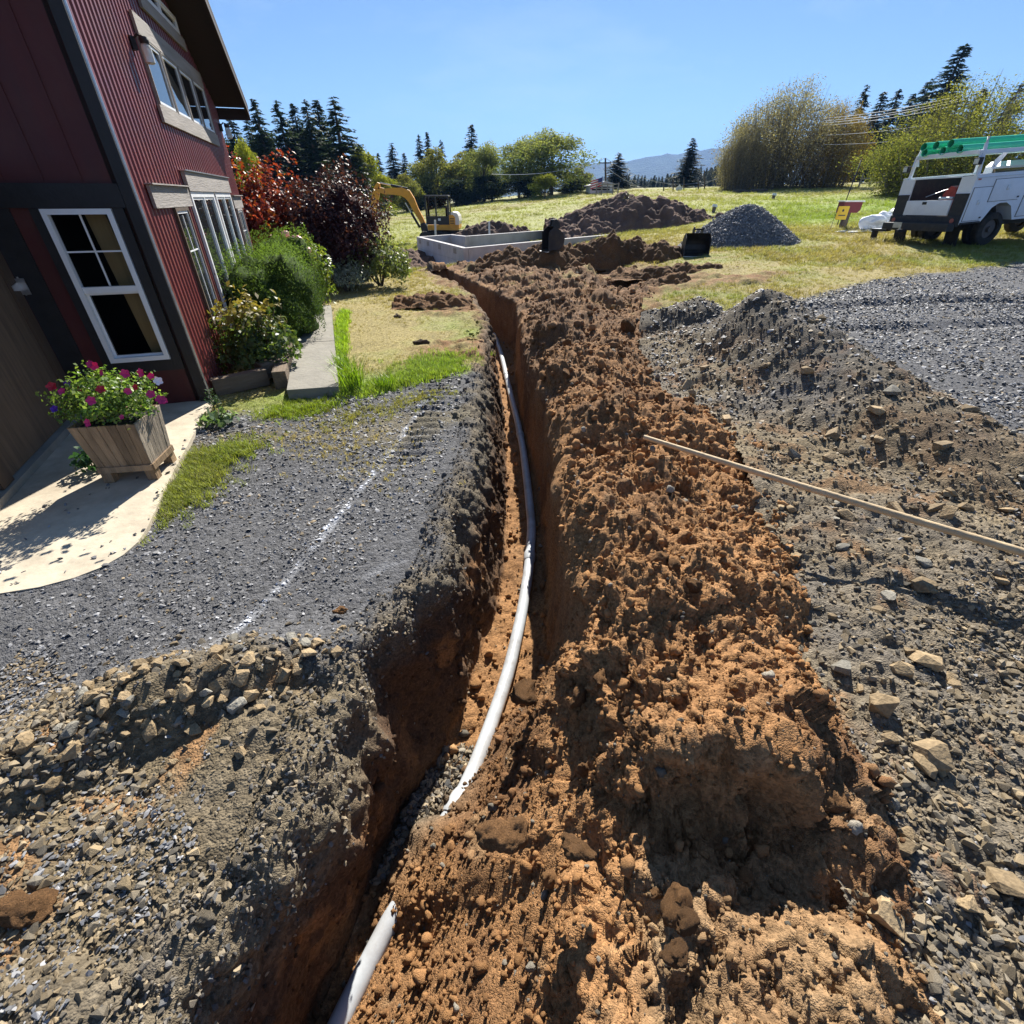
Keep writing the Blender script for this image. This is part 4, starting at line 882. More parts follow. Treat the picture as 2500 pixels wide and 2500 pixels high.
# roof with its rake overhanging the gable wall
mb = MB(); ov = .56
rk = [(2.6, 5.16), (6.42, 5.16 - 3.82 * .465), (6.42, 5.16 - 3.82 * .465 + .05), (2.6, 5.22), (-.5, 5.22 - 3.1 * .465), (-.5, 5.16 - 3.1 * .465)]
mb.prism(rk, S(0, 0, ov), hd, UP, -hn, 6.6); mb.build('roof', mat_roof, house)
mb = MB(); mb.prism([(2.6, 5.0), (6.38, 5.0 - 3.78 * .465), (6.38, 5.15 - 3.78 * .465), (2.6, 5.15)], S(0, 0, ov - .003), hd, UP, -hn, .045); mb.build('barge_board', mat_soffit, house)
mb = MB(); mb.prism([(2.6, 5.135), (6.36, 5.135 - 3.76 * .465), (6.36, 5.155 - 3.76 * .465), (2.6, 5.155)], S(0, 0, ov - .05), hd, UP, -hn, .49); mb.build('soffit', mat_soffit, house)
mb = MB(); mb.prism([(6.385, 3.20), (6.41, 3.20), (6.41, 3.37), (6.385, 3.37)], S(0, 0, ov - .004), hd, UP, -hn, .6); mb.build('fascia', mat_soffit, house)
def lantern(s, z, label):
    t = thing('wall_lantern', label, 'lantern', hc + S(s, z, .03))
    mb = MB(); mb.box((0, 0, 0), (.06, .06, .11), (0, 0, R(-17.6))); mb.tube([hn * .02 + UP * .03, hn * .07 + UP * .07, hn * .12 + UP * .05], .011, 6); mb.build('bracket', mat_black, t)
    mb = MB(); mb.cyl(hn * .12 + UP * .03, hn * .12 + UP * .055, .047, .04, 14); mb.cyl(hn * .12 + UP * .0, hn * .12 + UP * .03, .042, .047, 14); mb.build('cap', mat_black, t, autos=40)
    mb = MB(); mb.cyl(hn * .12 - UP * .0, hn * .12 - UP * .03, .034, .046, 14, False); mb.cyl(hn * .12 - UP * .03, hn * .12 - UP * .15, .046, .046, 14, False); mb.cyl(hn * .12 - UP * .15, hn * .12 - UP * .162, .046, .03, 14); mb.build('glass_jar', mat_jar, t, autos=40)
    mb = MB(); mb.cyl(hn * .12 - UP * .02, hn * .12 - UP * .09, .012, .02, 8); mb.build('bulb', mat_white, t, autos=50)
mat_jar = M_clear('jar_glass', .45); mat_jar.node_tree.nodes['Principled BSDF'].inputs['Base Color'].default_value = (.75, .76, .74, 1)
lantern(1.70, 3.36, 'jar shaped wall lantern beside the upper row of windows, nearest the camera'); lantern(6.12, 3.06, 'small jar wall lantern at the far corner under the roof overhang')
# open plank door on the left, with its hinge and the concrete kerb below it
dp = hc + fl * 1.22 + fo * .03; dd = Vector((.375, -.927, 0)); dn = Vector((.927, .375, 0))
door = thing('barn_door', 'brown wooden barn door swung open at the left edge', 'door', dp)
mat_door = M('brown_plywood', (.12, .08, .05), .8, .4, 7, .4, stretch=(2.5, 2.5, .2), grime=.3)
def dpl(name, a, b, z0, z1, off, th, m):
    k = MB(); k.prism([(a, z0), (b, z0), (b, z1), (a, z1)], dn * off, dd, UP, dn, th); return k.build(name, m, door)
dpl('panel', .03, 2.5, .1, 2.3, -.03, .028, mat_door); dpl('stile', .02, .17, .09, 2.31, 0, .025, mat_dwood); dpl('stile', 1.72, 1.9, .09, 2.31, 0, .025, mat_dwood); dpl('rail', .172, 1.718, 2.15, 2.31, 0, .024, mat_dwood)
kk = MB(); kk.prism([(-.07, 1.22), (.0, 1.22), (.0, 1.36), (-.07, 1.36)], dn * .028 + dd * .03, fl, UP, fo, .006); kk.prism([(.0, 1.25), (.16, 1.27), (.16, 1.31), (.0, 1.335)], dn * .027, dd, UP, dn, .006); kk.cyl((.03 * .927 + .005, .02, 1.21), (.03 * .927 + .005, .02, 1.37), .009, None, 8); kk.build('hinge', mat_steel, door)
mat_conc = M('pale_concrete', (.50, .435, .33), .9, .22, 3.0, .3, grime=.5); mat_conc2 = M('grey_concrete', (.24, .225, .19), .92, .22, 3.5, .45, grime=.2); mat_conc3 = M('new_concrete', (.47, .45, .45), .85, .14, 2.2, .15, grime=.28)
kerb = tag(MB().prism([(-.2, -.05), (2.9, -.05), (2.9, .085), (-.2, .085)], dn * -.12, dd, UP, dn, .17).build('concrete_kerb', mat_conc2), 'low concrete kerb under the open barn door', 'kerb'); kerb.location = dp
pad = MB().prism(PAD, (0, 0, -.06), (1, 0, 0), (0, 1, 0), UP, .085).build('concrete_pad', mat_conc); pad['kind'] = 'structure'
# ---- concrete walk slab and the old timbers edging the bed
c4 = [PZ(700, 952, .1), PZ(826, 943, .1), PZ(808, 745, .1), PZ(735, 747, .1)]
mb = MB()
mid_ = [(c4[0] + c4[3]) / 2, (c4[1] + c4[2]) / 2]
walk = thing('concrete_walk', 'narrow rough concrete walk along the lawn beside the shrubs', 'walkway', (c4[0] + c4[1]) / 2)
q0 = (c4[0] + c4[1]) / 2
for a, b in ((0, .42), (.425, 1.0)):
    pl = [c4[0].lerp(c4[3], a), c4[1].lerp(c4[2], a), c4[1].lerp(c4[2], b), c4[0].lerp(c4[3], b)]
    MB().prism([(p_.x - q0.x, p_.y - q0.y) for p_ in pl], (0, 0, -.22), (1, 0, 0), (0, 1, 0), UP, .22).build('slab', mat_conc2, walk)
mat_tim = M('weathered_timber', (.17, .125, .085), .9, .35, 3, .7, stretch=(.5, 3, 3))
def timber(pa, pb, wd, h, z, label):
    a, b = Vector(pa), Vector(pb); dv_ = (b - a); ln = dv_.length; an = math.atan2(dv_.y, dv_.x)
    mb = MB(); mb.box((0, 0, 0), (ln, wd, h), None, .012); o = mb.build('landscape_timber', mat_tim, None)
    o.location = (a + b) / 2 + Vector((0, 0, z)); o.rotation_euler = (0, 0, an); return tag(o, label, 'timber')
timber(PZ(525, 965), PZ(655, 935), .14, .2, .09, 'dark old timber edging the shrub bed by the house corner'); timber(PZ(690, 948), PZ(712, 868), .16, .22, .1, 'short split timber lying along the left edge of the concrete walk'); timber(PZ(640, 930), PZ(694, 915), .2, .2, .13, 'stub of weathered timber at the near end of the shrub bed')

# ================================================================== PLANTER
mat_plank = M('weathered_planter_board', (.30, .20, .115), .85, .4, 7, .5, stretch=(3, 3, .25), grime=.35, rnd=.3)
mat_plank2 = M('grey_planter_board', (.34, .28, .21), .85, .35, 7, .5, stretch=(3, 3, .25), grime=.2, rnd=.25)
zb0 = .17; bl_, br_ = PZ(238, 1142, zb0), PZ(369, 1133, zb0); bb_ = PZ(408, 1080, zb0)
ex = (br_ - bl_); wx_ = ex.length; ex.normalize(); ey = Vector((-ex.y, ex.x, 0)); wy_ = .36
zt = zb0 + .36; pc = bl_.lerp(br_, .5) + ey * wy_ / 2; pc.z = .03
plt = thing('planter_box', 'square weathered wooden planter box standing on the concrete pad', 'planter', pc)
g_ = .035                                              # the sides flare outwards
bc4 = [(-wx_ / 2, -wy_ / 2), (wx_ / 2, -wy_ / 2), (wx_ / 2, wy_ / 2), (-wx_ / 2, wy_ / 2)]; b0, b1 = zb0 - .03, zt - .03
def lc(p, z): return ex * p[0] + ey * p[1] + UP * z
for i in range(4):
    p0, p1 = bc4[i], bc4[(i + 1) % 4]; q0_ = (p0[0] + math.copysign(g_, p0[0]), p0[1] + math.copysign(g_, p0[1])); q1_ = (p1[0] + math.copysign(g_, p1[0]), p1[1] + math.copysign(g_, p1[1]))
    nrm = (lc(p1, 0) - lc(p0, 0)).cross(UP).normalized(); nb = 7
    for j in range(nb):
        a, b = (j + .035) / nb, (j + .965) / nb
        L4 = [lc(p0, b0).lerp(lc(p1, b0), a), lc(p0, b0).lerp(lc(p1, b0), b), lc(q0_, b1).lerp(lc(q1_, b1), b), lc(q0_, b1).lerp(lc(q1_, b1), a)]
        out_ = nrm * random.Random(i * 9 + j).uniform(0, .003)
        mb = MB(); mb.add([v_ + out_ for v_ in L4] + [v_ + out_ - nrm * .018 for v_ in L4], [(0, 1, 2, 3), (7, 6, 5, 4), (0, 4, 5, 1), (1, 5, 6, 2), (2, 6, 7, 3), (3, 7, 4, 0)]); mb.build('plank', mat_plank if i != 1 else mat_plank2, plt)
for i in range(4):
    p0, p1 = bc4[i], bc4[(i + 1) % 4]; mb = MB(); c_ = (lc(p0, 0) + lc(p1, 0)) / 2; ln = (lc(p1, 0) - lc(p0, 0)).length
    mb.box(c_ + UP * (b0 - .025), (ln + .01, .03, .05), (0, 0, math.atan2(ex.y, ex.x) + (math.pi / 2 if i % 2 else 0))); mb.build('rail', mat_plank, plt)
    mb = MB(); mb.box(lc((p0[0] * .82, p0[1] * .82), .055), (.075, .075, .115), (0, 0, math.atan2(ex.y, ex.x))); mb.build('foot', mat_plank, plt)
MB().prism([(p_[0] * 1.12, p_[1] * 1.12) for p_ in bc4], UP * (b1 - .05), ex, ey, UP, .02).build('soil', mat_dark, plt)
pet = shrub('petunia_plant', 'leafy petunias with pink, red and purple flowers in the wooden planter', 'flowers', pc + UP * (b1 - .04), (.31, .28, .37), 5200, .030, [(.17, .26, .05), (.13, .22, .04), (.24, .32, .08), (.09, .17, .04)], 77, 12, 2.0, .7, .5, .7)
mats_f = {'pink': M('pink_petal', (.62, .03, .16), .5, .2, 9, 0), 'red': M('red_petal', (.45, .015, .03), .5, .2, 9, 0), 'purple': M('purple_petal', (.10, .015, .30), .5, .2, 9, 0), 'white': M('white_petal', (.8, .8, .78), .5, .06, 9, 0), 'rose': M('rose_petal', (.75, .28, .36), .5, .2, 9, 0)}
def flower(par, loc, nrm, r, colr, nm='flower'):
    q = Vector(nrm).normalized().to_track_quat('Z', 'Y'); mb = MB(); V = [Vector((0, 0, -.35 * r))]; nP = 15
    for i in range(nP):
        a = 2 * math.pi * i / nP; rr = r * (1.0 if i % 3 else .78); V.append(Vector((rr * math.cos(a), rr * math.sin(a), .1 * r * math.sin(i * 2.1))))
    mb.add([Vector(loc) + q @ v_ for v_ in V], [(0, 1 + i, 1 + (i + 1) % nP) for i in range(nP)]); return mb.build(nm, mats_f[colr], par)
rf = random.Random(5)
for (px_, py_, c_, r_) in ((125, 943, 'red', .036), (168, 935, 'purple', .036), (150, 955, 'pink', .028), (228, 893, 'pink', .034), (218, 888, 'pink', .030), (247, 910, 'pink', .026), (245, 950, 'red', .032), (305, 912, 'pink', .034), (343, 910, 'pink', .036), (330, 945, 'red', .026), (386, 930, 'white', .034), (368, 918, 'pink', .028), (392, 975, 'pink', .034), (400, 978, 'pink', .026), (213, 1032, 'pink', .032), (297, 1018, 'pink', .020), (222, 978, 'pink', .034), (368, 962, 'pink', .032), (132, 998, 'purple', .028), (312, 955, 'pink', .026), (192, 950, 'red', .024)):
    dep = pc.y - .12 + rf.uniform(-.06, .06) - (.22 if py_ > 970 else (.05 if py_ > 940 else -.12)); p_ = PY(px_, py_, dep); flower(pet, p_ - pet.location, (rf.uniform(-.4, .6), -1, rf.uniform(.3, 1.0)), r_, c_)
shrub('potted_weed', 'dark green weed sprouting behind the left foot of the planter', 'weed', PZ(225, 1155, .03) + Vector((-.02, .06, 0)), (.13, .13, .2), 160, .05, [(.04, .10, .05), (.05, .12, .05)], 78, 3, 2, .8, .3, .9)
shrub('hosta_weed', 'low broad leaved weed at the corner of the concrete pad', 'weed', PZ(535, 1035, .0), (.17, .15, .16), 90, .085, [(.16, .22, .13), (.12, .19, .09)], 79, 4, 2, .8, .3, .7)
shrub('spiky_weed', 'dark upright weed in the shade of the house corner', 'weed', PZ(530, 1005, .0), (.08, .08, .26), 220, .035, [(.04, .08, .04)], 80, 3, 2, .9, .3, .35)

# ================================================================== GARDEN SHRUBS
def at_side(s, o): v_ = hc + S(s, 0, o); return Vector((v_.x, v_.y, gz1(v_.x, v_.y)))
rose = shrub('rose_bush', 'glossy leaved bush with bronze tips by the near window of the house', 'bush', at_side(1.05, .5), (.46, .50, .98), 3200, .085, [(.075, .12, .03), (.055, .095, .028), (.11, .15, .045)], 81, 9, 2.1, .6, .4, .55, tip=(.30, .22, .06), rz=R(17), gap=.35)
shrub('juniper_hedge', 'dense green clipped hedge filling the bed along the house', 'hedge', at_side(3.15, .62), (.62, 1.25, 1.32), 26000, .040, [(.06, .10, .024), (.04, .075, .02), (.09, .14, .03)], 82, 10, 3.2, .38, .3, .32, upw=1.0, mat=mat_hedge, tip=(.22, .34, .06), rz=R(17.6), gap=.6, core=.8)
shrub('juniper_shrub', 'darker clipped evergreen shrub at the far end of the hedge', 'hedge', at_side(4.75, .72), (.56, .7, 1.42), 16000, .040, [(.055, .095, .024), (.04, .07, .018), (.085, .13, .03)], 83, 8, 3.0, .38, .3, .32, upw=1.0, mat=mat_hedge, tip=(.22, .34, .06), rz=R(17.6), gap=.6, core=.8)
hyd = shrub('hydrangea', 'hydrangea with pink flower heads beyond the hedge', 'bush', at_side(5.75, 1.05), (.42, .45, 1.3), 2400, .10, [(.16, .22, .04), (.11, .17, .03), (.24, .26, .06)], 84, 8, 2.2, .6, .35, .6, gap=.3)
for (px_, py_, r_) in ((698, 572, .09), (708, 585, .07), (730, 585, .08), (738, 598, .09), (728, 604, .08), (746, 612, .10), (750, 620, .08), (745, 640, .07), (752, 645, .08), (738, 642, .06), (692, 570, .06), (716, 578, .05)):
    p_ = PY(px_, py_, hyd.location.y - .35 + rf.uniform(-.1, .1)); me = lumpy(500 + px_, 2, .5, .85); o = link('flower_head', me, hyd, mats_f['rose']); o.location = p_ - hyd.location; o.scale = (r_ * 1.5,) * 3
shrub('red_maple', 'red leaved maple standing at the far corner of the house', 'tree', PZ(655, 690) , (1.35, 1.2, 2.55), 17000, .115, [(.24, .035, .02), (.16, .022, .018), (.30, .08, .02), (.33, .05, .03)], 85, 9, 2.1, .55, .45, .6, gap=.5, core=.6)
shrub('purple_plum', 'large dark purple leaved shrub behind the lawn', 'tree', PZ(838, 690), (1.28, 1.25, 2.45), 14000, .085, [(.045, .016, .02), (.06, .02, .024), (.035, .014, .02), (.09, .03, .025)], 86, 10, 2.2, .5, .35, .6, gap=.5, core=.7)
shrub('rhododendron', 'pale green rounded shrub at the lawn corner near the foundation', 'bush', PZ(930, 695), (.86, .7, 1.02), 3600, .11, [(.17, .21, .06), (.12, .16, .045), (.26, .29, .12)], 87, 8, 2.2, .5, .3, .45, gap=.3)
shrub('silver_shrub', 'low silver grey shrub in front of the purple shrub', 'bush', PZ(848, 708), (.62, .45, .66), 3000, .07, [(.27, .30, .24), (.20, .235, .17), (.36, .38, .32)], 88, 7, 2.1, .55, .5, .35, upw=.6, gap=.3)
# tall ornamental grass beside the walk
for (px_, py_, h_, lab) in ((862, 948, .42, 'bright green grass clump at the near corner of the concrete walk'), (835, 900, .22, 'low fresh grass clump halfway up the right edge of the walk'), (940, 945, .18, 'small grass tuft on the lawn edge right of the tall clump')):
    me = tuft(int(px_), 120, h_, .16 if h_ > .3 else .12, .9, .006); n_ = len(me.vertices); a = me.color_attributes.new('col', 'FLOAT_COLOR', 'POINT')
    c_ = np.repeat(np.clip(rng.normal(1, .2, n_ // 5), .5, 1.6), 5)[:, None] * np.array([.19, .30, .025]); a.data.foreach_set('color', np.concatenate([c_, np.ones((n_, 1))], 1).astype(np.float32).ravel())
    o = link('grass_clump', me, None, mat_leaf); o.location = PZ(px_, py_); tag(o, lab, 'grass')

# ================================================================== SEWER PIPE AND POLE
mat_pvc = M('white_pvc', (.47, .495, .52), .42, .1, 7, .03, grime=.55)
pipe = thing('sewer_pipe', 'long white plastic sewer pipe lying along the bottom of the trench', 'pipe', (float(X(T_PIPE, -.6)), -.6, -1.16))
cuts = [-.9, 1.32, 3.75, 6.7, 9.7, 12.6, 15.2]
def pz(y): return -1.085 + .02 * math.sin(y * 1.3) + .05 * math.exp(-((y - 1.3) / .3) ** 2)
for a, b in zip(cuts[:-1], cuts[1:]):
    yy = np.linspace(a, b, 18); pts = [Vector((float(X(T_PIPE, q)), q, pz(q))) - pipe.location for q in yy]
    pts2 = [pts[0]] + [(pts[i - 1] + pts[i] * 2 + pts[i + 1]) / 4 for i in range(1, 17)] + [pts[-1]]
    sec = MB().tube(pts2, .050, 20).build('pipe_section', mat_pvc, pipe, autos=50)
    dr = (pts2[1] - pts2[0]).normalized()
    MB().tube([pts2[0] - dr * .02, pts2[0], pts2[0] + dr * .10, pts2[0] + dr * .13], [.054, .060, .060, .052], 20).build('coupling', mat_pvc, sec, autos=30)
mat_pole = M('bare_wood_pole', (.50, .375, .22), .7, .25, 6, .25, stretch=(1, 1, 1))
pa, pb = PZ(1572, 1067, .40), PZ(2525, 1353, .36); pe = pb + (pb - pa).normalized() * .7
pole = MB().tube([(pa.lerp(pe, t) - pa) + Vector((0, 0, -.012 * math.sin(t * 3.14))) for t in np.linspace(0, 1, 9)], [.018, .020, .021, .022, .023, .023, .024, .024, .024], 12).build('wooden_pole', mat_pole, None, autos=40)
pole.location = pa; tag(pole, 'long pale wooden pole lying across the spoil heap and stony ground', 'pole')

# ================================================================== FOUNDATION
FT = .38
fp = [PZ(*q, FT) for q in ((1135, 605), (1023, 578), (1101, 572.5), (1137, 576.5), (1362, 559.5), (1503, 571))]
fnd = thing('foundation', 'new grey concrete foundation walls behind the end of the trench', 'foundation', (fp[0].x, fp[0].y, -.5)); fb = fnd.location.copy()
for i in range(6):
    a, b = fp[i], fp[(i + 1) % 6]; d_ = (b - a); ln = d_.length; d_.normalize(); nn_ = Vector((d_.y, -d_.x, 0)); mid_p = (a + b) / 2 - fb; an = math.atan2(d_.y, d_.x)
    k = MB(); k.box((mid_p.x, mid_p.y, (FT + .5) / 2 - .1 + .1), (ln + (.19 if i % 2 == 0 else -.21), .2, FT + .5), (0, 0, an)); wl = k.build('wall', mat_conc3, fnd)
    k = MB(); k.box((mid_p.x, mid_p.y, .02), (ln + (.38 if i % 2 == 0 else -.4), .42, .16), (0, 0, an)); k.build('footing', mat_conc3, fnd)
    k = MB(); k.box((mid_p.x, mid_p.y, .40), (ln, .206, .006), (0, 0, an)); k.build('form_line', mat_conc2, wl)
ac = (fp[1] - fp[0]); acn = Vector((ac.y, -ac.x, 0)).normalized(); 
if acn.x > 0: acn = -acn
an = math.atan2(ac.y, ac.x)
for t in (.14, .45, .72, .93):
    c_ = fp[0].lerp(fp[1], t) - fb; MB().box((c_.x + acn.x * .1, c_.y + acn.y * .1, FT + .5 - .17), (.36, .02, .18), (0, 0, an)).build('vent', mat_greywood, fnd)
jb = fp[5] - fp[4]; anj = math.atan2(jb.y, jb.x); jn = Vector((jb.y, -jb.x, 0)).normalized()
if jn.y > 0: jn = -jn
for t in (.1, .58):
    c_ = fp[4].lerp(fp[5], t) - fb; MB().box((c_.x + jn.x * .1, c_.y + jn.y * .1, FT + .5 - .2), (.36, .02, .18), (0, 0, anj)).build('vent', mat_greywood, fnd)
def stub(px, y0, y1, Y, lab):
    a, b = PY(px, y1, Y), PY(px - 1, y0, Y); o = MB().cyl((0, 0, -.4), (b.x - a.x, 0, b.z - a.z), .055, None, 10).build('stand_pipe', mat_pvc, None, autos=40); o.location = a; tag(o, lab, 'pipe')
stub(1063, 537, 577, 29.5, 'leaning white stand pipe in front of the excavator'); stub(1195, 541, 573, 29, 'upright white stand pipe before the low dirt heap behind the foundation'); stub(1358, 533, 562, 32.5, 'thin white stand pipe at the far corner of the foundation')
a, b = PZ(1138, 641, -.1), PZ(1176, 636, -.1)
dpo = MB().tube([(0, 0, 0), b - a, (b - a) + Vector((.04, 0, .0)), (b - a) + Vector((.05, 0, -.16))], .05, 10).build('drain_pipe', mat_pvc, None, autos=50); dpo.location = a; tag(dpo, 'short white drain pipe with an elbow against the foundation wall', 'pipe')

# ================================================================== HEAPS
def heap(name, label, cat, loc, rx, ry, h, col, seed, amp=.22, n=110, cell=.5, rz=0.0, peaks=((0, 0, 1),), sharp=1.25, m=None):
    u = np.linspace(-1.15, 1.15, n); a, b = np.meshgrid(u, u, indexing='ij'); x_, y_ = a.ravel(), b.ravel(); z_ = np.full(len(x_), -.25)
    for (qx, qy, hh) in peaks:
        r = np.hypot(x_ - qx, y_ - qy); z_ = np.maximum(z_, hh * (1 - r ** sharp / (.62 + .38 * (1 - max(abs(qx), abs(qy)))) ** sharp))
    wx, wy = x_ * rx, y_ * ry; z_ = z_ * h
    big_ = clods(wx, wy, z_, cell, seed, .7); md = clods(wx, wy, z_, cell * .42, seed + 3, .7); lo_ = fbm(wx, wy, None, 1.2 / max(cell, .3), 4, seed + 7)
    z_ = z_ + (amp * lo_ + cell * .45 * big_ + cell * .2 * md) * sstep(-.25, .12, z_ / h + .12)
    c = np.repeat(np.array(col)[None], len(x_), 0) * (1 + .5 * fbm(wx, wy, z_, 1.8, 3, seed + 9))[:, None]
    me = grid_mesh(name, np.stack([wx, wy, z_], 1), n, n, None, c); o = link(name, me, None, m or mat_spoil, True)
    o.location = loc; o.rotation_euler = (0, 0, rz); return tag(o, label, cat)
def onz(px, Y): q = PY(px, 560, Y); return Vector((q.x, Y, gz1(q.x, Y)))
PURP = np.array([.155, .095, .068])
heap('dirt_pile', 'large reddish brown dirt pile with a weed on top behind the foundation', 'dirt pile', onz(1545, 31), 4.3, 2.4, 1.5, PURP, 601, .25, 150, .55, peaks=((-.12, 0, 1.0), (.3, -.1, .86), (.62, -.1, .55), (-.55, 0, .42)))
heap('dirt_pile', 'low dark dirt heap behind the back wall of the foundation', 'dirt pile', onz(1215, 33), 3.6, 1.5, .95, PURP * .8, 602, .2, 110, .5, peaks=((-.05, 0, 1.0), (-.4, 0, .5), (.5, 0, .4)))
heap('dirt_pile', 'loose soil banked against the left foundation wall', 'dirt pile', onz(985, 24.5), 1.7, 2.4, .55, PURP, 603, .15, 90, .4)
heap('dirt_pile', 'steep brown heap of clods between the trench and the digger bucket', 'dirt pile', onz(1325, 17.6), 1.9, 1.2, .75, DIRT * .6, 604, .2, 110, .36, peaks=((.1, 0, 1), (-.5, -.1, .7), (.55, .1, .6)))
heap('dirt_pile', 'sheer dark lump of excavated earth left of the black bucket', 'dirt pile', onz(1520, 17.6), 1.3, .85, .62, DIRT * .5, 605, .2, 110, .36, peaks=((-.3, 0, 1), (.25, .1, .9)), sharp=2.2)
heap('dirt_pile', 'ragged strip of turf and clods between the two buckets', 'dirt pile', onz(1425, 17.9), 1.3, .8, .55, DIRT * .55, 606, .14, 90, .28, sharp=2)
heap('dirt_pile', 'small clod heap at the foot of the black bucket', 'dirt pile', onz(1625, 17.2), .8, .7, .5, DIRT * .5, 607, .12, 70, .26)
heap('dirt_pile', 'isolated mound of dark clods on the dry grass right of the spoil', 'dirt pile', PZ(1640, 705, .12), .75, .6, .34, DIRT * .6, 608, .1, 70, .22)
heap('dirt_pile', 'long low ridge of dark soil across the grass beyond the spoil', 'dirt pile', PZ(1680, 672, .25), 1.8, .45, .24, DIRT * .55, 609, .08, 80, .2)
heap('dirt_pile', 'clods scraped up on the lawn left of the trench', 'dirt pile', PZ(1060, 738, .02), .75, .55, .17, DIRT * .6, 610, .08, 80, .2, peaks=((.2, .1, 1), (-.4, -.1, .6)))
weed_p = PY(1530, 500, 30.8); shrub('tall_weed', 'ragged dark weed growing on top of the large dirt pile', 'weed', weed_p - UP * .45, (.75, .5, 1.0), 700, .13, [(.05, .07, .03), (.09, .08, .035)], 611, 9, 2, .9, .5, .4, upw=.8)
# gravel pile: heap plus its stones
gp = PY(1808, 600, 19.3); gp.z = gz1(gp.x, gp.y)
gpt = thing('gravel_pile', 'conical pile of grey crushed stone on the grass', 'gravel pile', gp)
u = np.linspace(-1.1, 1.1, 120); a, b = np.meshgrid(u, u, indexing='ij'); x_, y_ = a.ravel(), b.ravel(); r = np.hypot(x_, y_); z_ = 1.18 * np.clip(1 - r ** 1.25, -.2, 1) ** 1.0
z_ = np.where(r > .0, z_, z_) - .06 * np.exp(-(r / .12) ** 2); wx, wy = x_ * 2.0, y_ * 1.6; z_ = z_ + .05 * fbm(wx, wy, None, 1.5, 3, 620) + .05 * clods(wx, wy, z_, .09, 621, .9)
gcol = np.repeat(np.array([.20, .20, .205])[None], len(x_), 0) * (1 + .35 * fbm(wx, wy, None, 7, 2, 622))[:, None]
link('heap', grid_mesh('heap', np.stack([wx, wy, z_], 1), 120, 120, None, gcol), gpt, M_ground('crushed_stone', 30, 1.0, .03, .8, .5), True)
cs = [src('stone_piece', hull_rock(60 + i, 10, .7, 1, .85), mat_chip) for i in range(5)]
kk = (z_ > 0) & (wy < .5); ii = rng.choice(np.nonzero(kk)[0], 9000); jit = rng.normal(0, .03, (9000, 3)); pp = np.stack([wx, wy, z_], 1)[ii] + jit * np.array([1, 1, .2]) + np.array([0, 0, .01])
g = .15 + .17 * rng.random(9000); sz = .035 + .05 * rng.random(9000) ** 2
so = scatter('stones', pp, rnd_rot(9000, 1.5), np.stack([sz] * 3, 1), np.stack([g, g, g * 1.03], 1), cs, rng.integers(0, 5, 9000), None, None); so.parent = gpt

# ================================================================== BUCKETS
mat_bkt = M('worn_black_steel', (.035, .033, .033), .5, .4, 5, .15, .4, grime=.35); mat_edge = M('bright_worn_steel', (.5, .5, .5), .35, .3, 9, .1, .8)
def bucket(label, loc, rz, wd, sc=1.0, pitch=0.0):
    t = thing('digger_bucket', label, 'bucket', loc, rz); t.rotation_euler = (pitch, 0, rz); t.scale = (sc,) * 3
    arc = [(-.02, .0)] + [(.36 + .36 * math.cos(R(q)), .34 + .34 * math.sin(R(q))) for q in (-120, -90, -60, -30, 0, 30, 60)] + [(.45, .70), (.30, .78)]
    th = .03; mb = MB(); V = []
    for (p_, q_) in arc: V += [(-wd / 2, p_, q_), (wd / 2, p_, q_)]
    inn = [(p_ - (.03 if p_ > .3 else 0), q_ + (.03 if q_ < .4 else -.01)) for p_, q_ in arc]
    n_ = len(arc)
    for (p_, q_) in inn: V += [(-wd / 2 + .005, p_, q_), (wd / 2 - .005, p_, q_)]
    F = [(2 * i, 2 * i + 1, 2 * i + 3, 2 * i + 2) for i in range(n_ - 1)] + [(2 * n_ + 2 * i, 2 * n_ + 2 * i + 2, 2 * n_ + 2 * i + 3, 2 * n_ + 2 * i + 1) for i in range(n_ - 1)] + [(0, 2 * n_, 2 * n_ + 1, 1), (2 * n_ - 2, 2 * n_ - 1, 4 * n_ - 1, 4 * n_ - 2)]
    mb.add(V, F); mb.build('shell', mat_bkt, t)
    side = [(.0, .0)] + arc[1:] + [(.06, .62)]
    for s_ in (-1, 1):
        mb = MB(); mb.prism(side, (s_ * (wd / 2 + .002) - (.02 if s_ > 0 else 0), 0, 0), (0, 1, 0), (0, 0, 1), (1, 0, 0), .02); mb.build('side_plate', mat_bkt, t)
    for s_ in (-.17, .17):
        mb = MB(); mb.prism([(.28, .78), (.62, .66), (.62, .86), (.5, .98), (.36, .98)], (s_ * wd - .015, 0, 0), (0, 1, 0), (0, 0, 1), (1, 0, 0), .03); mb.build('ear', mat_bkt, t)
    MB().cyl((-.17 * wd, .46, .9), (.17 * wd, .46, .9), .03, None, 10).build('pin', mat_bkt, t)
    MB().box((0, -.035, .008), (wd + .03, .1, .028)).build('cutting_edge', mat_edge, t)
    return t
q = PY(1700, 622, 16.6); bucket('wide black digger bucket standing in front of the gravel pile', (q.x, q.y, gz1(q.x, q.y) - .01), R(-6), .95, .80)
q = PY(1330, 618, 17.1); bucket('black digger bucket tilted on the dirt near the foundation', (q.x, q.y - .1, q.z + .05), R(-62), .5, .85, R(6))

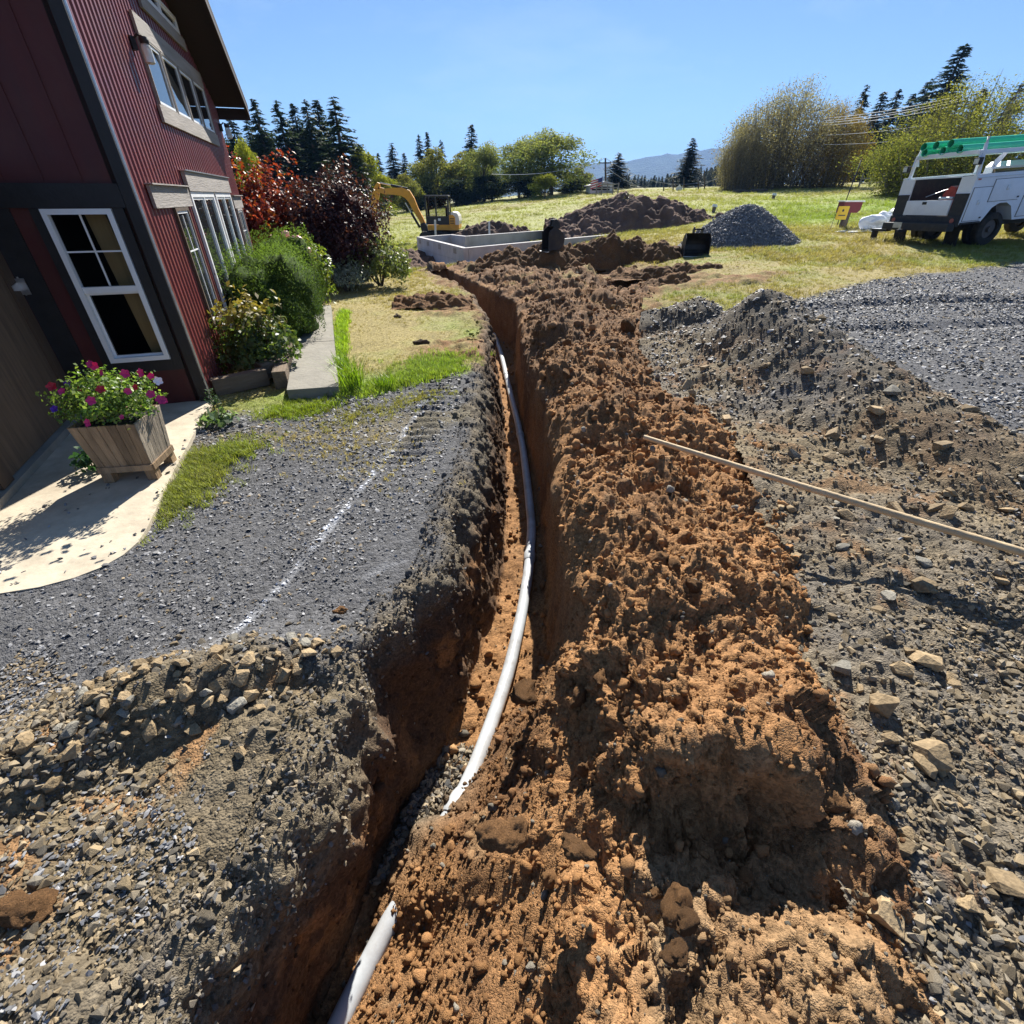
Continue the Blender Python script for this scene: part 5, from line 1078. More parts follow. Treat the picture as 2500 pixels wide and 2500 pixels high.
# ================================================================== EXCAVATOR
mat_yel = M('excavator_yellow', (.72, .32, .02), .45, .14, 3, .04, 0, .5, grime=.3); mat_rub = M('track_rubber', (.03, .028, .026), .85, .4, 9, .5, grime=.5); mat_cab = M('black_cab_frame', (.02, .021, .024), .4, .3, 6, .05)
mat_cglass = M_clear('cab_glass', .12); mat_cream = M('cream_engine_hood', (.72, .68, .58), .4, .08, 4, .03)
EY = 35.0; e0 = PY(1083, 560, EY); ez = gz1(e0.x, EY); exc = thing('excavator', 'yellow and black mini excavator with folded boom behind the foundation', 'excavator', (e0.x, EY, ez))
def E(px, py): q = PY(px, py, EY); return (q.x - e0.x, q.z - ez)
sE = (E(1083, 478)[1]) / 2.5
for s_ in (-1, 1):
    pr = [(-1.15 + .3 * math.cos(R(q)), .32 + .3 * math.sin(R(q))) for q in range(90, 271, 20)] + [(1.15 + .3 * math.cos(R(q)), .32 + .3 * math.sin(R(q))) for q in range(-90, 91, 20)]
    tr = MB().prism(pr, (0, s_ * .75 - .2, 0), (1, 0, 0), (0, 0, 1), (0, 1, 0), .4).build('track', mat_rub, exc)
    for w_ in range(5): MB().cyl((-.9 + w_ * .45, s_ * .75 - .22, .30), (-.9 + w_ * .45, s_ * .75 + .22, .30), .13, None, 12).build('roller', mat_yel, tr)
    mb = MB()
    for k_ in range(24):
        mb.box((-1.2 + k_ * .104, s_ * .75, .635), (.05, .4, .035))
    mb.build('grouser', mat_rub, tr)
MB().box((0, 0, .42), (1.6, 1.15, .34), None, .05).build('undercarriage', mat_rub, exc); MB().cyl((0, 0, .55), (0, 0, .74), .5, None, 24).build('turntable', mat_cab, exc)
mb = MB(); mb.prism([(-.85, .72), (1.0, .72), (1.08, .8), (1.08, 1.0), (-.85, 1.0)], (0, -.9, 0), (1, 0, 0), (0, 0, 1), (0, 1, 0), 1.8); mb.build('deck', mat_yel, exc)
mb = MB(); mb.prism([(.55, 1.003), (1.08, 1.003), (1.12, 1.2), (1.08, 1.45), (.98, 1.62), (.72, 1.68), (.62, 1.66)], (0, -.88, 0), (1, 0, 0), (0, 0, 1), (0, 1, 0), 1.76); mb.build('engine_hood', mat_cream, exc)
cw = MB(); cw.prism([(.5, 1.0), (.86, 1.0), (.86, 1.40), (.74, 1.52), (.5, 1.52)], (0, -.93, 0), (1, 0, 0), (0, 0, 1), (0, 1, 0), .045); cwo = cw.build('side_grille', mat_yel, exc)
for q in range(4): MB().box((.68, -.935, 1.08 + q * .085), (.26, .012, .035)).build('louvre', mat_cab, cwo)
cx0, cx1, cz0, cz1 = -.92, .52, 1.004, 2.52
cab = MB(); cab.box(((cx0 + cx1) / 2, -.33, cz1 - .04), (cx1 - cx0, 1.1, .09), None, .03)
for (x_, y_) in ((cx0 + .04, -.86), (cx1 - .04, -.86), (cx0 + .04, .2), (cx1 - .04, .2), (-.28, -.86)): cab.box((x_, y_, (cz0 + cz1) / 2 - .02), (.09, .07, cz1 - cz0 - .06))
cab.box(((cx0 + cx1) / 2, -.86, 1.22), (cx1 - cx0, .05, .42)); cab.box(((cx0 + cx1) / 2, .2, 1.22), (cx1 - cx0, .05, .42)); cab.box((cx1 - .03, -.33, 1.2), (.05, 1.0, .4)); cabo = cab.build('cab', mat_cab, exc)
for (a_, b_) in ((cx0 + .09, -.33), (-.23, cx1 - .09)): MB().box(((a_ + b_) / 2, -.86, 1.93), (b_ - a_, .012, .95)).build('window', mat_cglass, cabo)
MB().box((cx0 + .02, -.33, 1.8), (.012, .95, 1.3)).build('windscreen', mat_cglass, cabo); MB().box((cx1 - .03, -.33, 1.9), (.012, .95, .95)).build('rear_window', mat_cglass, cabo)
st = MB(); st.box((.1, -.33, 1.35), (.45, .45, .12), None, .03); st.box((.3, -.33, 1.65), (.1, .42, .55), None, .03); st.build('seat', mat_rub, exc)
MB().box((-.1, -.93, 1.28), (.16, .01, .12)).build('decal', mat_white, exc)
def beam(name, pts, wd, m, y0, th, par=exc):
    P2 = [Vector((*E(*p_), 0)) for p_ in pts]; up_, dn_ = [], []
    for i, p_ in enumerate(P2):
        t_ = (P2[min(i + 1, len(P2) - 1)] - P2[max(i - 1, 0)]).normalized(); nn_ = Vector((-t_.y, t_.x, 0)); up_.append(p_ + nn_ * wd[i] / 2); dn_.append(p_ - nn_ * wd[i] / 2)
    poly = [(v_.x, v_.y) for v_ in up_ + dn_[::-1]]; return MB().prism(poly, (0, y0, 0), (1, 0, 0), (0, 0, 1), (0, 1, 0), th).build(name, m, par)
bm_ = beam('boom', [(1034, 553), (1026, 535), (1013, 512), (1002, 488), (992, 474), (978, 468), (955, 467), (935, 467), (920, 462)], [.3, .3, .34, .42, .5, .44, .34, .3, .26], mat_yel, .25, .26)
beam('stick', [(921, 446), (918, 458), (914, 478), (909, 502), (905, 535), (903, 552)], [.16, .36, .42, .34, .24, .2], mat_yel, .28, .2)
beam('boom_bracket', [(1037, 566), (1033, 553), (1030, 545)], [.42, .4, .3], mat_cab, .18, .4)
def ram(a_, b_, y_):
    A_, B_ = E(*a_), E(*b_); A_ = Vector((A_[0], y_, A_[1])); B_ = Vector((B_[0], y_, B_[1])); r_ = MB().cyl(A_, A_.lerp(B_, .6), .075, None, 10).build('ram', mat_cab, exc, autos=40); MB().cyl(A_.lerp(B_, .6), B_, .04, None, 10).build('rod', mat_edge, r_, autos=40)
ram((1024, 556), (988, 495), .2); ram((992, 461), (924, 446), .38); ram((912, 468), (897, 520), .38)
bk = [(-.35, 0), (-.1, -.25), (.25, -.3), (.42, -.05), (.3, .3), (-.05, .4)]
bx_, bz_ = E(902, 556); MB().prism([(bx_ + p_[0], bz_ + p_[1]) for p_ in bk], (0, .1, 0), (1, 0, 0), (0, 0, 1), (0, 1, 0), .6).build('bucket', mat_bkt, exc)

# ================================================================== ON THE GRASS, RIGHT
def gpt_at(px, py, Y): q = PY(px, py, Y); return Vector((q.x, Y, gz1(q.x, Y)))
mat_rbox = M('maroon_box', (.17, .02, .03), .5, .2, 6, .05); mat_post = M('grey_post_wood', (.13, .11, .10), .9, .3, 6, .5, stretch=(1, 1, .3)); mat_yell = M('yellow_sign', (.80, .50, .02), .5, .06, 5, 0)
q = gpt_at(2058, 550, 22.5); mbx = thing('mailbox', 'maroon parcel box on a wooden post beyond the gravel pile', 'mailbox', q)
MB().box((0, 0, .26), (.2, .2, .6), None, .01).build('post', mat_post, mbx)
bx = MB(); bx.prism([(-.34, .56), (.26, .56), (.36, .66), (.36, .92), (-.34, .92)], (0, -.22, 0), (1, 0, 0), (0, 0, 1), (0, 1, 0), .44); bx.build('box', mat_rbox, mbx); MB().box((.02, 0, .945), (.8, .5, .045), None, .01).build('lid', mat_white, mbx)
q2 = gpt_at(2045, 545, 23.2); MB().tube([(0, 0, 0), (.05, 0, 1.2), (.12, 0, 2.25)], .022, 8).build('iron_stake', mat_cab, None, True); o = bpy.data.objects['iron_stake']; o.location = q2; tag(o, 'thin dark stake rising behind the maroon parcel box', 'stake')
q = gpt_at(2045, 555, 21.6); sg = thing('yard_sign', 'small yellow utility sign on two wire legs by the parcel box', 'sign', q, R(8))
MB().box((0, 0, .62), (.46, .012, .44)).build('panel', mat_yell, sg)
for s_ in (-.24, .24): MB().tube([(s_ * 1.25, 0, 0), (s_, .008, .84)], .009, 6).build('leg', mat_post, sg)
mk = MB(); mk.cyl((0, -.0075, .70), (0, -.0065, .70), .045, None, 14); mk.build('emblem', mat_cab, sg); MB().box((0, -.0075, .54), (.3, .002, .035)).build('print_bar', mat_cab, sg)
# white sacks on a sheet, green tub
mat_sack = M('white_sack', (.70, .73, .80), .6, .1, 4, .25); sq = PY(2140, 545, 21.0); sq.z = gz1(sq.x, sq.y)
def sack(dx, dy, dz, s3, seed, lab, rz=0.0):
    me = lumpy(seed, 4, .5, 1); o = link('sack', me, None, mat_sack, True); o.location = sq + Vector((dx, dy, dz)); o.scale = s3; o.rotation_euler = (0, 0, rz); tag(o, lab, 'sack')
sack(-.12, -.1, .20, (.75, .6, .48), 701, 'crumpled white sack lowest on the left of the white pile'); sack(.48, 0, .30, (.85, .6, .66), 702, 'tallest crumpled white sack in the pile by the truck'); sack(.95, -.12, .2, (.7, .55, .5), 703, 'white sack half hidden behind the truck bumper'); sack(.35, -.3, .10, (.6, .4, .3), 704, 'flattened white sack in front of the pile')
sh = MB(); 
for i in range(9):
    pass
u = np.linspace(0, 1, 24); a, b = np.meshgrid(u, u, indexing='ij'); sx_, sy_ = (a.ravel() - .55) * 2.4, (b.ravel() - .5) * 1.1; sz_ = .03 + .025 * fbm(sx_, sy_, None, 3, 3, 705) + ground_z(sx_ + sq.x, sy_ + sq.y) - sq.z
shm = grid_mesh('ground_sheet', np.concatenate([np.stack([sx_, sy_, sz_], 1)]), 24, 24); sho = link('ground_sheet', shm, None, mat_sack, True); sho.location = sq; sho.modifiers.new('thickness', 'SOLIDIFY').thickness = .01; tag(sho, 'white plastic sheet spread on the grass under the sacks', 'sheet')
tq = gpt_at(2196, 548, 21.6); tub = MB(); pr = [(0, 0), (.52, .0), (.56, .1), (.5, .42), (.36, .6), (.16, .68), (0, .70)]
V = []; nseg = 20
for (r_, z_) in pr[1:]:
    for k_ in range(nseg): V.append((r_ * math.cos(2 * math.pi * k_ / nseg), r_ * math.sin(2 * math.pi * k_ / nseg), z_))
F = [(i * nseg + k_, i * nseg + (k_ + 1) % nseg, (i + 1) * nseg + (k_ + 1) % nseg, (i + 1) * nseg + k_) for i in range(len(pr) - 2) for k_ in range(nseg)]
tub.add(V, F); to = tub.build('tank_lid', M('dark_green_plastic', (.01, .06, .045), .4, .2, 5, .05), None, True); to.location = tq; to.scale = (1.2, 1.2, 1.1); tag(to, 'dark green domed plastic tank behind the white sacks', 'tank')
for (px, py, Y, lab) in ((1745, 502, 34.0, 'small pale sprinkler head on the green lawn left of centre right'), (1888, 484, 42.0, 'small white marker far out on the green field')):
    q = gpt_at(px, py, Y); t = thing('lawn_marker', lab, 'marker', q); MB().cyl((0, 0, -.05), (0, 0, .28), .10, .12, 10).build('base', mat_post, t, autos=40); MB().cyl((0, 0, .281), (.02, 0, .42), .17, .13, 12).build('cap', mat_white, t, autos=40)

# ================================================================== SERVICE TRUCK
# local frame: +X forward, +Y to the truck's left, origin on the ground below the rear right corner
mat_tw = M('truck_white_paint', (.74, .77, .83), .32, .05, 2.5, .02, 0, .55, grime=.16); mat_tb = M('truck_black_and_bed_shade', (.028, .027, .028), .7, .3, 25, .35, grime=.25); mat_tire = M('tyre_rubber', (.022, .021, .02), .85, .3, 14, .3, grime=.3)
mat_green = M('green_sewer_pipe', (.05, .52, .30), .35, .12, 4, .02); mat_green2 = M('pipe_inside', (.01, .05, .03), .7, .2, 4, 0); mat_lamp = M('lamp_lens', (.45, .12, .08), .3, .2, 9, 0); mat_redtool = M('red_tool_box', (.40, .05, .03), .5, .25, 7, .05)
tp = Vector((13.0, 16.0, 0)); tp.z = .70
trk = thing('service_truck', 'white utility service truck with a pipe rack parked on the grass', 'truck', tp); trk.rotation_euler = (R(-1.0), R(-3.6), R(12))
def tb(name, c, d, m, par=trk, bev=.0, rot=None): return MB().box(c, d, rot, bev).build(name, m, par, autos=35 if bev else None)
W = 2.3
# service body: two side cabinets, floor, front bulkhead
side_poly = [(0, .62), (.72, .62), (.80, .74), (.95, .98), (1.15, 1.08), (1.40, 1.08), (1.62, .98), (1.78, .74), (1.86, .62), (2.75, .62), (2.75, 1.78), (0, 1.78)]
for yy, nm in ((0.0, 'right_cabinet'), (W - .42, 'left_cabinet')):
    k = MB(); k.prism(side_poly, (0, yy, 0), (1, 0, 0), (0, 0, 1), (0, 1, 0), .42); k.build('side_cabinet', mat_tw, trk)
doors = [(.06, .66, .70, 1.50), (.70, 1.72, 1.14, 1.66), (1.92, 2.68, .70, 1.66)]
for (a_, b_, z0, z1) in doors:
    tb('door_gap_backing', ((a_ + b_) / 2, -.003, (z0 + z1) / 2), (b_ - a_ + .022, .008, z1 - z0 + .022), mat_tb)  # black backing drawn as the dark gap round each door
    dr = tb('cabinet_door', ((a_ + b_) / 2, -.012, (z0 + z1) / 2), (b_ - a_, .022, z1 - z0), mat_tw, trk, .006); tb('latch', ((a_ + b_) / 2, -.028, (z0 + z1) / 2 + .05), (.09, .012, .12), mat_steel, dr, .004); tb('hinge', (b_ - .04, -.028, z0 + .06), (.06, .012, .04), mat_tb, dr)
tb('drip_rail', (1.38, -.012, 1.735), (2.7, .03, .014), mat_steel); tb('kick_panel', (.36, -.006, .645), (.7, .012, .05), mat_tb); [tb('side_marker', (x_, -.01, 1.70), (.09, .014, .035), mat_lamp) for x_ in (.12, 2.6)]
tb('bed_floor', (1.4, W / 2, .80), (2.7, W - .9, .08), mat_tb); tb('bulkhead', (2.72, W / 2, 1.2), (.05, W - .86, 1.1), mat_tb)  # the black bulkhead holds the bed's shade in its colour
tb('top_rail', (1.38, .05, 1.80), (2.78, .1, .035), mat_tw); tb('top_rail', (1.38, W - .05, 1.80), (2.78, .1, .035), mat_tw)
for y_ in (.432, W - .432): tb('bed_shade_panel', (1.36, y_, 1.30), (2.66, .016, .92), mat_tb)  # added black panels stand for the shade on the bed's inner sides
# rear face: white upper corners, black lower corners, short tailgate, cross bar
for y0_ in (.0, W - .42):
    tb('rear_corner', (-.012, y0_ + .21, 1.00), (.02, .40, .76), mat_tb)
tb('tailgate', (-.03, W / 2, 1.04), (.05, W - .86, .38), mat_tw, trk, .008); tb('badge', (-.06, W / 2 + .1, 1.16), (.008, .14, .07), mat_tb)
tb('rear_cross_rail', (.0, W / 2, 1.785), (.05, W - .86, .035), mat_tw)
tb('rear_sill', (-.02, W / 2, .70), (.10, W - .04, .26), mat_tb, trk, .02)
bmp = tb('bumper', (-.18, W / 2, .56), (.26, W - .1, .2), mat_tb, trk, .02); tb('licence_plate', (-.314, W - .6, .60), (.008, .3, .15), mat_steel, bmp)
for y_ in (.18, W - .18): 
    l_ = MB(); l_.cyl((-.076, y_, .72), (-.09, y_, .72), .06, None, 14); l_.build('tail_light', mat_lamp, trk, autos=40)
tb('hitch', (-.42, W / 2 + .25, .46), (.3, .08, .08), mat_tb, bmp); h_ = MB(); h_.cyl((-.5, W / 2 + .25, .50), (-.5, W / 2 + .25, .6), .03, None, 10); h_.build('hitch_ball', mat_steel, bmp, autos=40)
stp = MB(); stp.box((-.22, W + .03, .44), (.2, .56, .06)); stp.box((-.22, W + .24, .17), (.2, .06, .5)); stp.box((-.22, W - .05, -.06 + .05), (.16, .56, .05)); stp.build('side_step', mat_tb, trk)
tb('step_plate', (-.22, W + .03, .474), (.21, .57, .006), mat_steel)
for y_ in (.42, W - .42): tb('mud_flap', (.42 if y_ < 1 else .1, y_, .33), (.02, .42, .62), mat_tire, trk, 0, (0, R(-6), 0))
# chassis, wheels (dual at the rear)
tb('chassis', (2.6, W / 2, .55), (5.2, .9, .22), mat_tb); tb('axle', (1.28, W / 2, .42), (.12, W - .5, .12), mat_tb)
def wheel(x_, y_, w_):
    n_ = 36; k = MB(); pr = [(.40, -w_ / 2 + .02), (.43, -w_ / 2 + .05), (.43, w_ / 2 - .05), (.40, w_ / 2 - .02), (.27, w_ / 2), (.24, w_ / 2 - .03), (.24, -w_ / 2 + .03), (.27, -w_ / 2)]
    V = [(x_ + r_ * math.cos(2 * math.pi * i / n_), y_ + q_, .42 + r_ * math.sin(2 * math.pi * i / n_)) for (r_, q_) in pr for i in range(n_)]; m_ = len(pr)
    k.add(V, [(j * n_ + i, j * n_ + (i + 1) % n_, ((j + 1) % m_) * n_ + (i + 1) % n_, ((j + 1) % m_) * n_ + i) for j in range(m_) for i in range(n_)])
    wo_ = bpy.data.objects.new('wheel', None); C.objects.link(wo_); wo_.parent = trk; k.build('tyre', mat_tire, wo_, autos=35)
    r2 = MB(); r2.cyl((x_, y_ - .04, .42), (x_, y_ + .04, .42), .245, None, 24); r2.cyl((x_, y_ - w_ / 2 - .005, .42), (x_, y_ + w_ / 2 + .005, .42), .08, None, 14); r2.build('rim', mat_post, wo_, autos=40)
for (x_, y_, w_) in ((1.28, .16, .24), (1.28, .42, .24), (1.28, W - .16, .24), (1.28, W - .42, .24), (5.0, .2, .26), (5.0, W - .2, .26)): wheel(x_, y_, w_)
# cab and bonnet, mostly out of the picture
cabp = [(2.85, .62), (4.3, .62), (4.55, .8), (4.62, 1.35), (4.3, 1.42), (3.95, 2.05), (3.0, 2.08), (2.85, 1.95)]
MB().prism(cabp, (0, .12, 0), (1, 0, 0), (0, 0, 1), (0, 1, 0), W - .24).build('cab', mat_tw, trk); MB().prism([(4.62, .62), (5.95, .62), (6.0, 1.2), (5.6, 1.32), (4.62, 1.36)], (0, .18, 0), (1, 0, 0), (0, 0, 1), (0, 1, 0), W - .36).build('bonnet', mat_tw, trk)
MB().prism([(3.15, 1.42), (4.1, 1.42), (3.85, 1.96), (3.15, 1.98)], (0, .11, 0), (1, 0, 0), (0, 0, 1), (0, 1, 0), .012).build('side_window', mat_glass, trk); tb('rear_window', (2.845, W / 2, 1.68), (.012, 1.5, .42), mat_glass)
# pipe rack: bent posts, cross bar, long rails
def post(x0, x1, y0, yin):
    p_ = [(x0, y0, 1.45), (x0 + .02, y0, 1.78), (x1 - .02, (y0 * .6 + yin * .4), 2.22), (x1, yin, 2.52), (x1, yin, 2.66)]
    return MB().tube(p_, [.05, .05, .045, .042, .042], 8).build('rack_post', mat_tw, trk, autos=50)
post(.10, .12, .10, .20); post(.10, .12, W - .10, W - .20); post(2.55, 2.5, .10, .20); post(2.55, 2.5, W - .10, W - .20)
for x_ in (.12, 2.5): MB().box((x_, W / 2, 2.33), (.1, W - .46, .10), None, .01).build('cross_bar', mat_tw, trk)
for y_ in (.22, W - .22): MB().box((2.0, y_, 2.32), (4.0, .07, .10), None, .01).build('rack_rail', mat_tw, trk)
for y_ in (.17, W - .17): MB().prism([(.0, 2.1), (.22, 2.1), (.12, 2.34), (.04, 2.36)], (0, y_ - .02, 0), (1, 0, 0), (0, 0, 1), (0, 1, 0), .04).build('gusset', mat_tw, trk)
for (y_, z_) in ((.12, 2.12), (W - .02, 2.05)):
    wl = MB(); wl.box((-.02, y_, z_), (.12, .17, .17), None, .02); wlo = wl.build('work_light', mat_tb, trk, autos=40); MB().box((-.084, y_, z_), (.006, .13, .12)).build('lens', mat_steel, wlo)
# things in the bed
def truck_thing(name, label, cat, build_fn):
    o = build_fn(); o.name = name; o.matrix_world = TM @ Matrix.Identity(4); return tag(o, label, cat)
TM = Matrix.Translation(tp) @ Euler((R(-1.0), R(-3.6), R(12))).to_matrix().to_4x4()
tbx = MB(); tbx.prism([(.62, .86), (1.18, .86), (1.10, 1.28), (.95, 1.46), (.78, 1.42)], (.35, 0, .1), (0, 1, 0), (0, 0, 1), (1, 0, 0), .5); truck_thing('tool_bag', 'red tool bag lying in the open truck bed', 'bag', lambda: tbx.build('tool_bag', mat_redtool, None))
for i, (yy, zz, xx, ll, lab) in enumerate(((W - .35, 2.52, -.02, 5.8, 'green sewer pipe on the truck rack, far left of the top row'), (W - .72, 2.52, .0, 5.8, 'green sewer pipe on the truck rack, second of the top row'), (W - 1.12, 2.53, .05, 5.8, 'green sewer pipe on the truck rack, nearest of the top row'), (W - .42, 2.42, .0, 5.8, 'green sewer pipe in the lower row, far left on the truck rack'), (W - .95, 2.42, .05, 5.8, 'green sewer pipe in the lower row, middle of the truck rack'), (W - 1.48, 2.42, .02, 5.8, 'green sewer pipe in the lower row, nearest the camera on the truck rack'))):
    zz += .045 * (zz > 2.5) ; k = MB(); n_ = 18; a_, b_ = Vector((xx, yy, zz + .02)), Vector((xx + ll, yy, zz + .02)); q_ = (b_ - a_).to_track_quat('Z', 'Y'); V = []
    for (o_, r_) in ((a_, .10), (b_, .10), (b_, .09), (a_, .09)):
        for j in range(n_): V.append(o_ + q_ @ Vector((r_ * math.cos(2 * math.pi * j / n_), r_ * math.sin(2 * math.pi * j / n_), 0)))
    k.add(V, [(r_ * n_ + j, r_ * n_ + (j + 1) % n_, ((r_ + 1) % 4) * n_ + (j + 1) % n_, ((r_ + 1) % 4) * n_ + j) for r_ in range(4) for j in range(n_)])
    o = k.build('green_pipe', mat_green, None, autos=40); o.matrix_world = TM; tag(o, lab, 'pipe')
shv = thing('shovel', 'shovel with a pale blade sticking up from the truck bed', 'shovel'); shv.matrix_world = TM
sv_ = MB(); sv_.prism([(1.0, 1.95), (1.1, 1.9), (1.35, 2.25), (1.38, 2.38), (1.3, 2.36), (1.02, 2.12)], (0, .5, 0), (1, 0, 0), (0, 0, 1), (0, 1, 0), .02); sv_.build('blade', mat_white, shv)
MB().tube([(1.05, .51, 2.0), (1.6, .6, 1.4), (2.1, .7, .9)], .018, 8).build('handle', mat_pole, shv)

def bed_item(name, label, cat, pts, r, m, n=8): k = MB(); k.tube(pts, r, n); return truck_thing(name, label, cat, lambda: k.build(name, m, None, autos=40))
bed_item('hose_coil', 'coiled dark hose hanging at the back of the truck bed', 'hose', [(2.3 + .02 * math.sin(a), 1.3 + .26 * math.cos(a), 1.25 + .26 * math.sin(a)) for a in np.linspace(0, 12.2, 50)], .02, mat_cab, 6)
bed_item('pry_bar', 'pale pry bar leaning across the open truck bed', 'bar', [(.3, 1.6, 1.30), (.5, 1.25, 1.45), (.7, .95, 1.52)], .014, mat_edge)
bed_item('short_pipe', 'short white pipe offcut lying on the tailgate edge', 'pipe', [(.12, .55, 1.27), (.14, 1.0, 1.27)], .035, mat_pvc, 12)

# ================================================================== TREES
mat_fleaf = M_inst('far_leaf', .85, .06, 2, 0, .2, kind='GEOMETRY', transl=.4); mat_needle.node_tree.nodes['Principled BSDF'].inputs['Specular IOR Level'].default_value = .08
def conifer_meshes(seed, h=10.0, r=2.2, pal=((.036, .056, .03), (.05, .074, .036), (.027, .044, .025)), droop=.35, thin=0.0):
    rg = np.random.default_rng(seed); Ps, Ns, Us, Sz = [], [], [], []; z = .06 * h
    while z < h * .985:
        f = z / h; L = r * ((1 - f) ** .85) * rg.uniform(.75, 1.15) + .12; nb = int(5 + 5 * (1 - f))
        for b in range(nb):
            if rg.random() < thin: continue
            a = rg.random() * 6.283; Lb = L * rg.uniform(.55, 1.15); m = max(3, int(Lb / .16)); zz = z + rg.normal(0, .08)
            for k in range(m):
                q = (k + .6 + rg.random() * .4) / m; dx, dy = math.cos(a), math.sin(a); hz = zz - droop * Lb * q ** 1.6 + .12 * Lb * q ** 4 + .1 * Lb * (1 - f)
                for s_ in (-1, 1, 0):
                    sp = a + s_ * rg.uniform(.5, 1.1); wd = .36 * (1 - .4 * q) * (1 if s_ else .6) * (.5 + .5 * min(1, Lb))
                    Ps.append((dx * Lb * q + math.cos(sp) * wd * .4, dy * Lb * q + math.sin(sp) * wd * .4, hz + rg.normal(0, .03))); Us.append((math.cos(sp), math.sin(sp), -.35 - .3 * rg.random())); Ns.append((rg.normal(0, .5), rg.normal(0, .5), 1)); Sz.append(wd * rg.uniform(1.3, 2.0))
        z += .27 * (1 - .45 * f) * rg.uniform(.7, 1.2)
    n = len(Ps); c = pick_cols(n, pal, rg, .3); cr = leaf_mesh('crown', np.array(Ps), np.array(Ns), np.array(Sz), c, .34, np.array(Us)); cr.materials.append(mat_needle)
    t = MB(); t.tube([(0, 0, -.3), (.03, 0, h * .3), (0, .02, h * .7), (0, 0, h * .99)], [.02 * h, .015 * h, .008 * h, .0015 * h], 7); tm = t.mesh('trunk'); tm.materials.append(mat_bark); return cr, tm
def broad_meshes(seed, h=10.0, r=3.5, n=9000, ls=.26, pal=((.10, .13, .03), (.07, .10, .025), (.16, .17, .04)), top=None, base=.1, lobes=14, upright=0.0, bark=None, stems=1):
    """limbs reaching into uneven leaf clumps"""
    rg = np.random.default_rng(seed); t = MB(); Pt, Cc = [], []
    cl = []
    for i in range(lobes):
        a = rg.random() * 6.283; zz = h * rg.uniform(base + .12, .93); rr = r * math.sqrt(rg.random()) * (1 - (max(0, zz / h - .5) / .5) ** 2 * .75) * .85; cl.append((rr * math.cos(a), rr * math.sin(a), zz, r * rg.uniform(.28, .52)))
    cl.append((0, 0, h * .88, r * .35))
    for i in range(n):
        c_ = cl[int(rg.integers(0, len(cl)))]; d = rg.normal(0, 1, 3); d /= np.linalg.norm(d); q = c_[3] * (.35 + .65 * rg.random() ** .5) * (1 + .35 * math.sin(d[0] * 5 + seed) * math.cos(d[1] * 4))
        Pt.append((c_[0] + d[0] * q, c_[1] + d[1] * q, c_[2] + d[2] * q * (1.1 + upright)))
    P = np.array(Pt); P = P[(P[:, 2] > h * base * .6)]; n = len(P); c = pick_cols(n, pal, rg, .28)
    if top is not None:
        k = sstep(.55, .95, P[:, 2] / h + .12 * rg.normal(0, 1, n)); c = c + (np.array(top) - c) * k[:, None] * .75  # backlight put into the leaf colour: crown tops paler and yellower
    U = rg.normal(0, 1, (n, 3)) + np.array([0, 0, upright * 2.0]); Nn = rg.normal(0, 1, (n, 3)) + np.array([0, 0, .25])
    cr = leaf_mesh('crown', P, Nn, ls * rg.uniform(.6, 1.3, n), c, .62 if not upright else .4, U); cr.materials.append(mat_fleaf)
    for s_ in range(stems):
        ox, oy = (rg.normal(0, r * .25), rg.normal(0, r * .25)) if stems > 1 else (0, 0)
        t.tube([(ox, oy, -.3), (ox * 1.2, oy * 1.2, h * .25), (ox * 1.5, oy * 1.5, h * .55)], [.022 * h / stems ** .5, .016 * h / stems ** .5, .008 * h / stems ** .5], 7)
        for c_ in cl[s_::stems]:
            z0 = min(c_[2] * .55, h * .5); t.tube([(ox * 1.2, oy * 1.2, z0), ((ox + c_[0]) * .5, (oy + c_[1]) * .5, (z0 + c_[2]) * .5 + .1 * h * .2), (c_[0], c_[1], c_[2])], [.008 * h, .005 * h, .0018 * h], 5)
    tm = t.mesh('trunk'); tm.materials.append(bark or mat_bark); return cr, tm
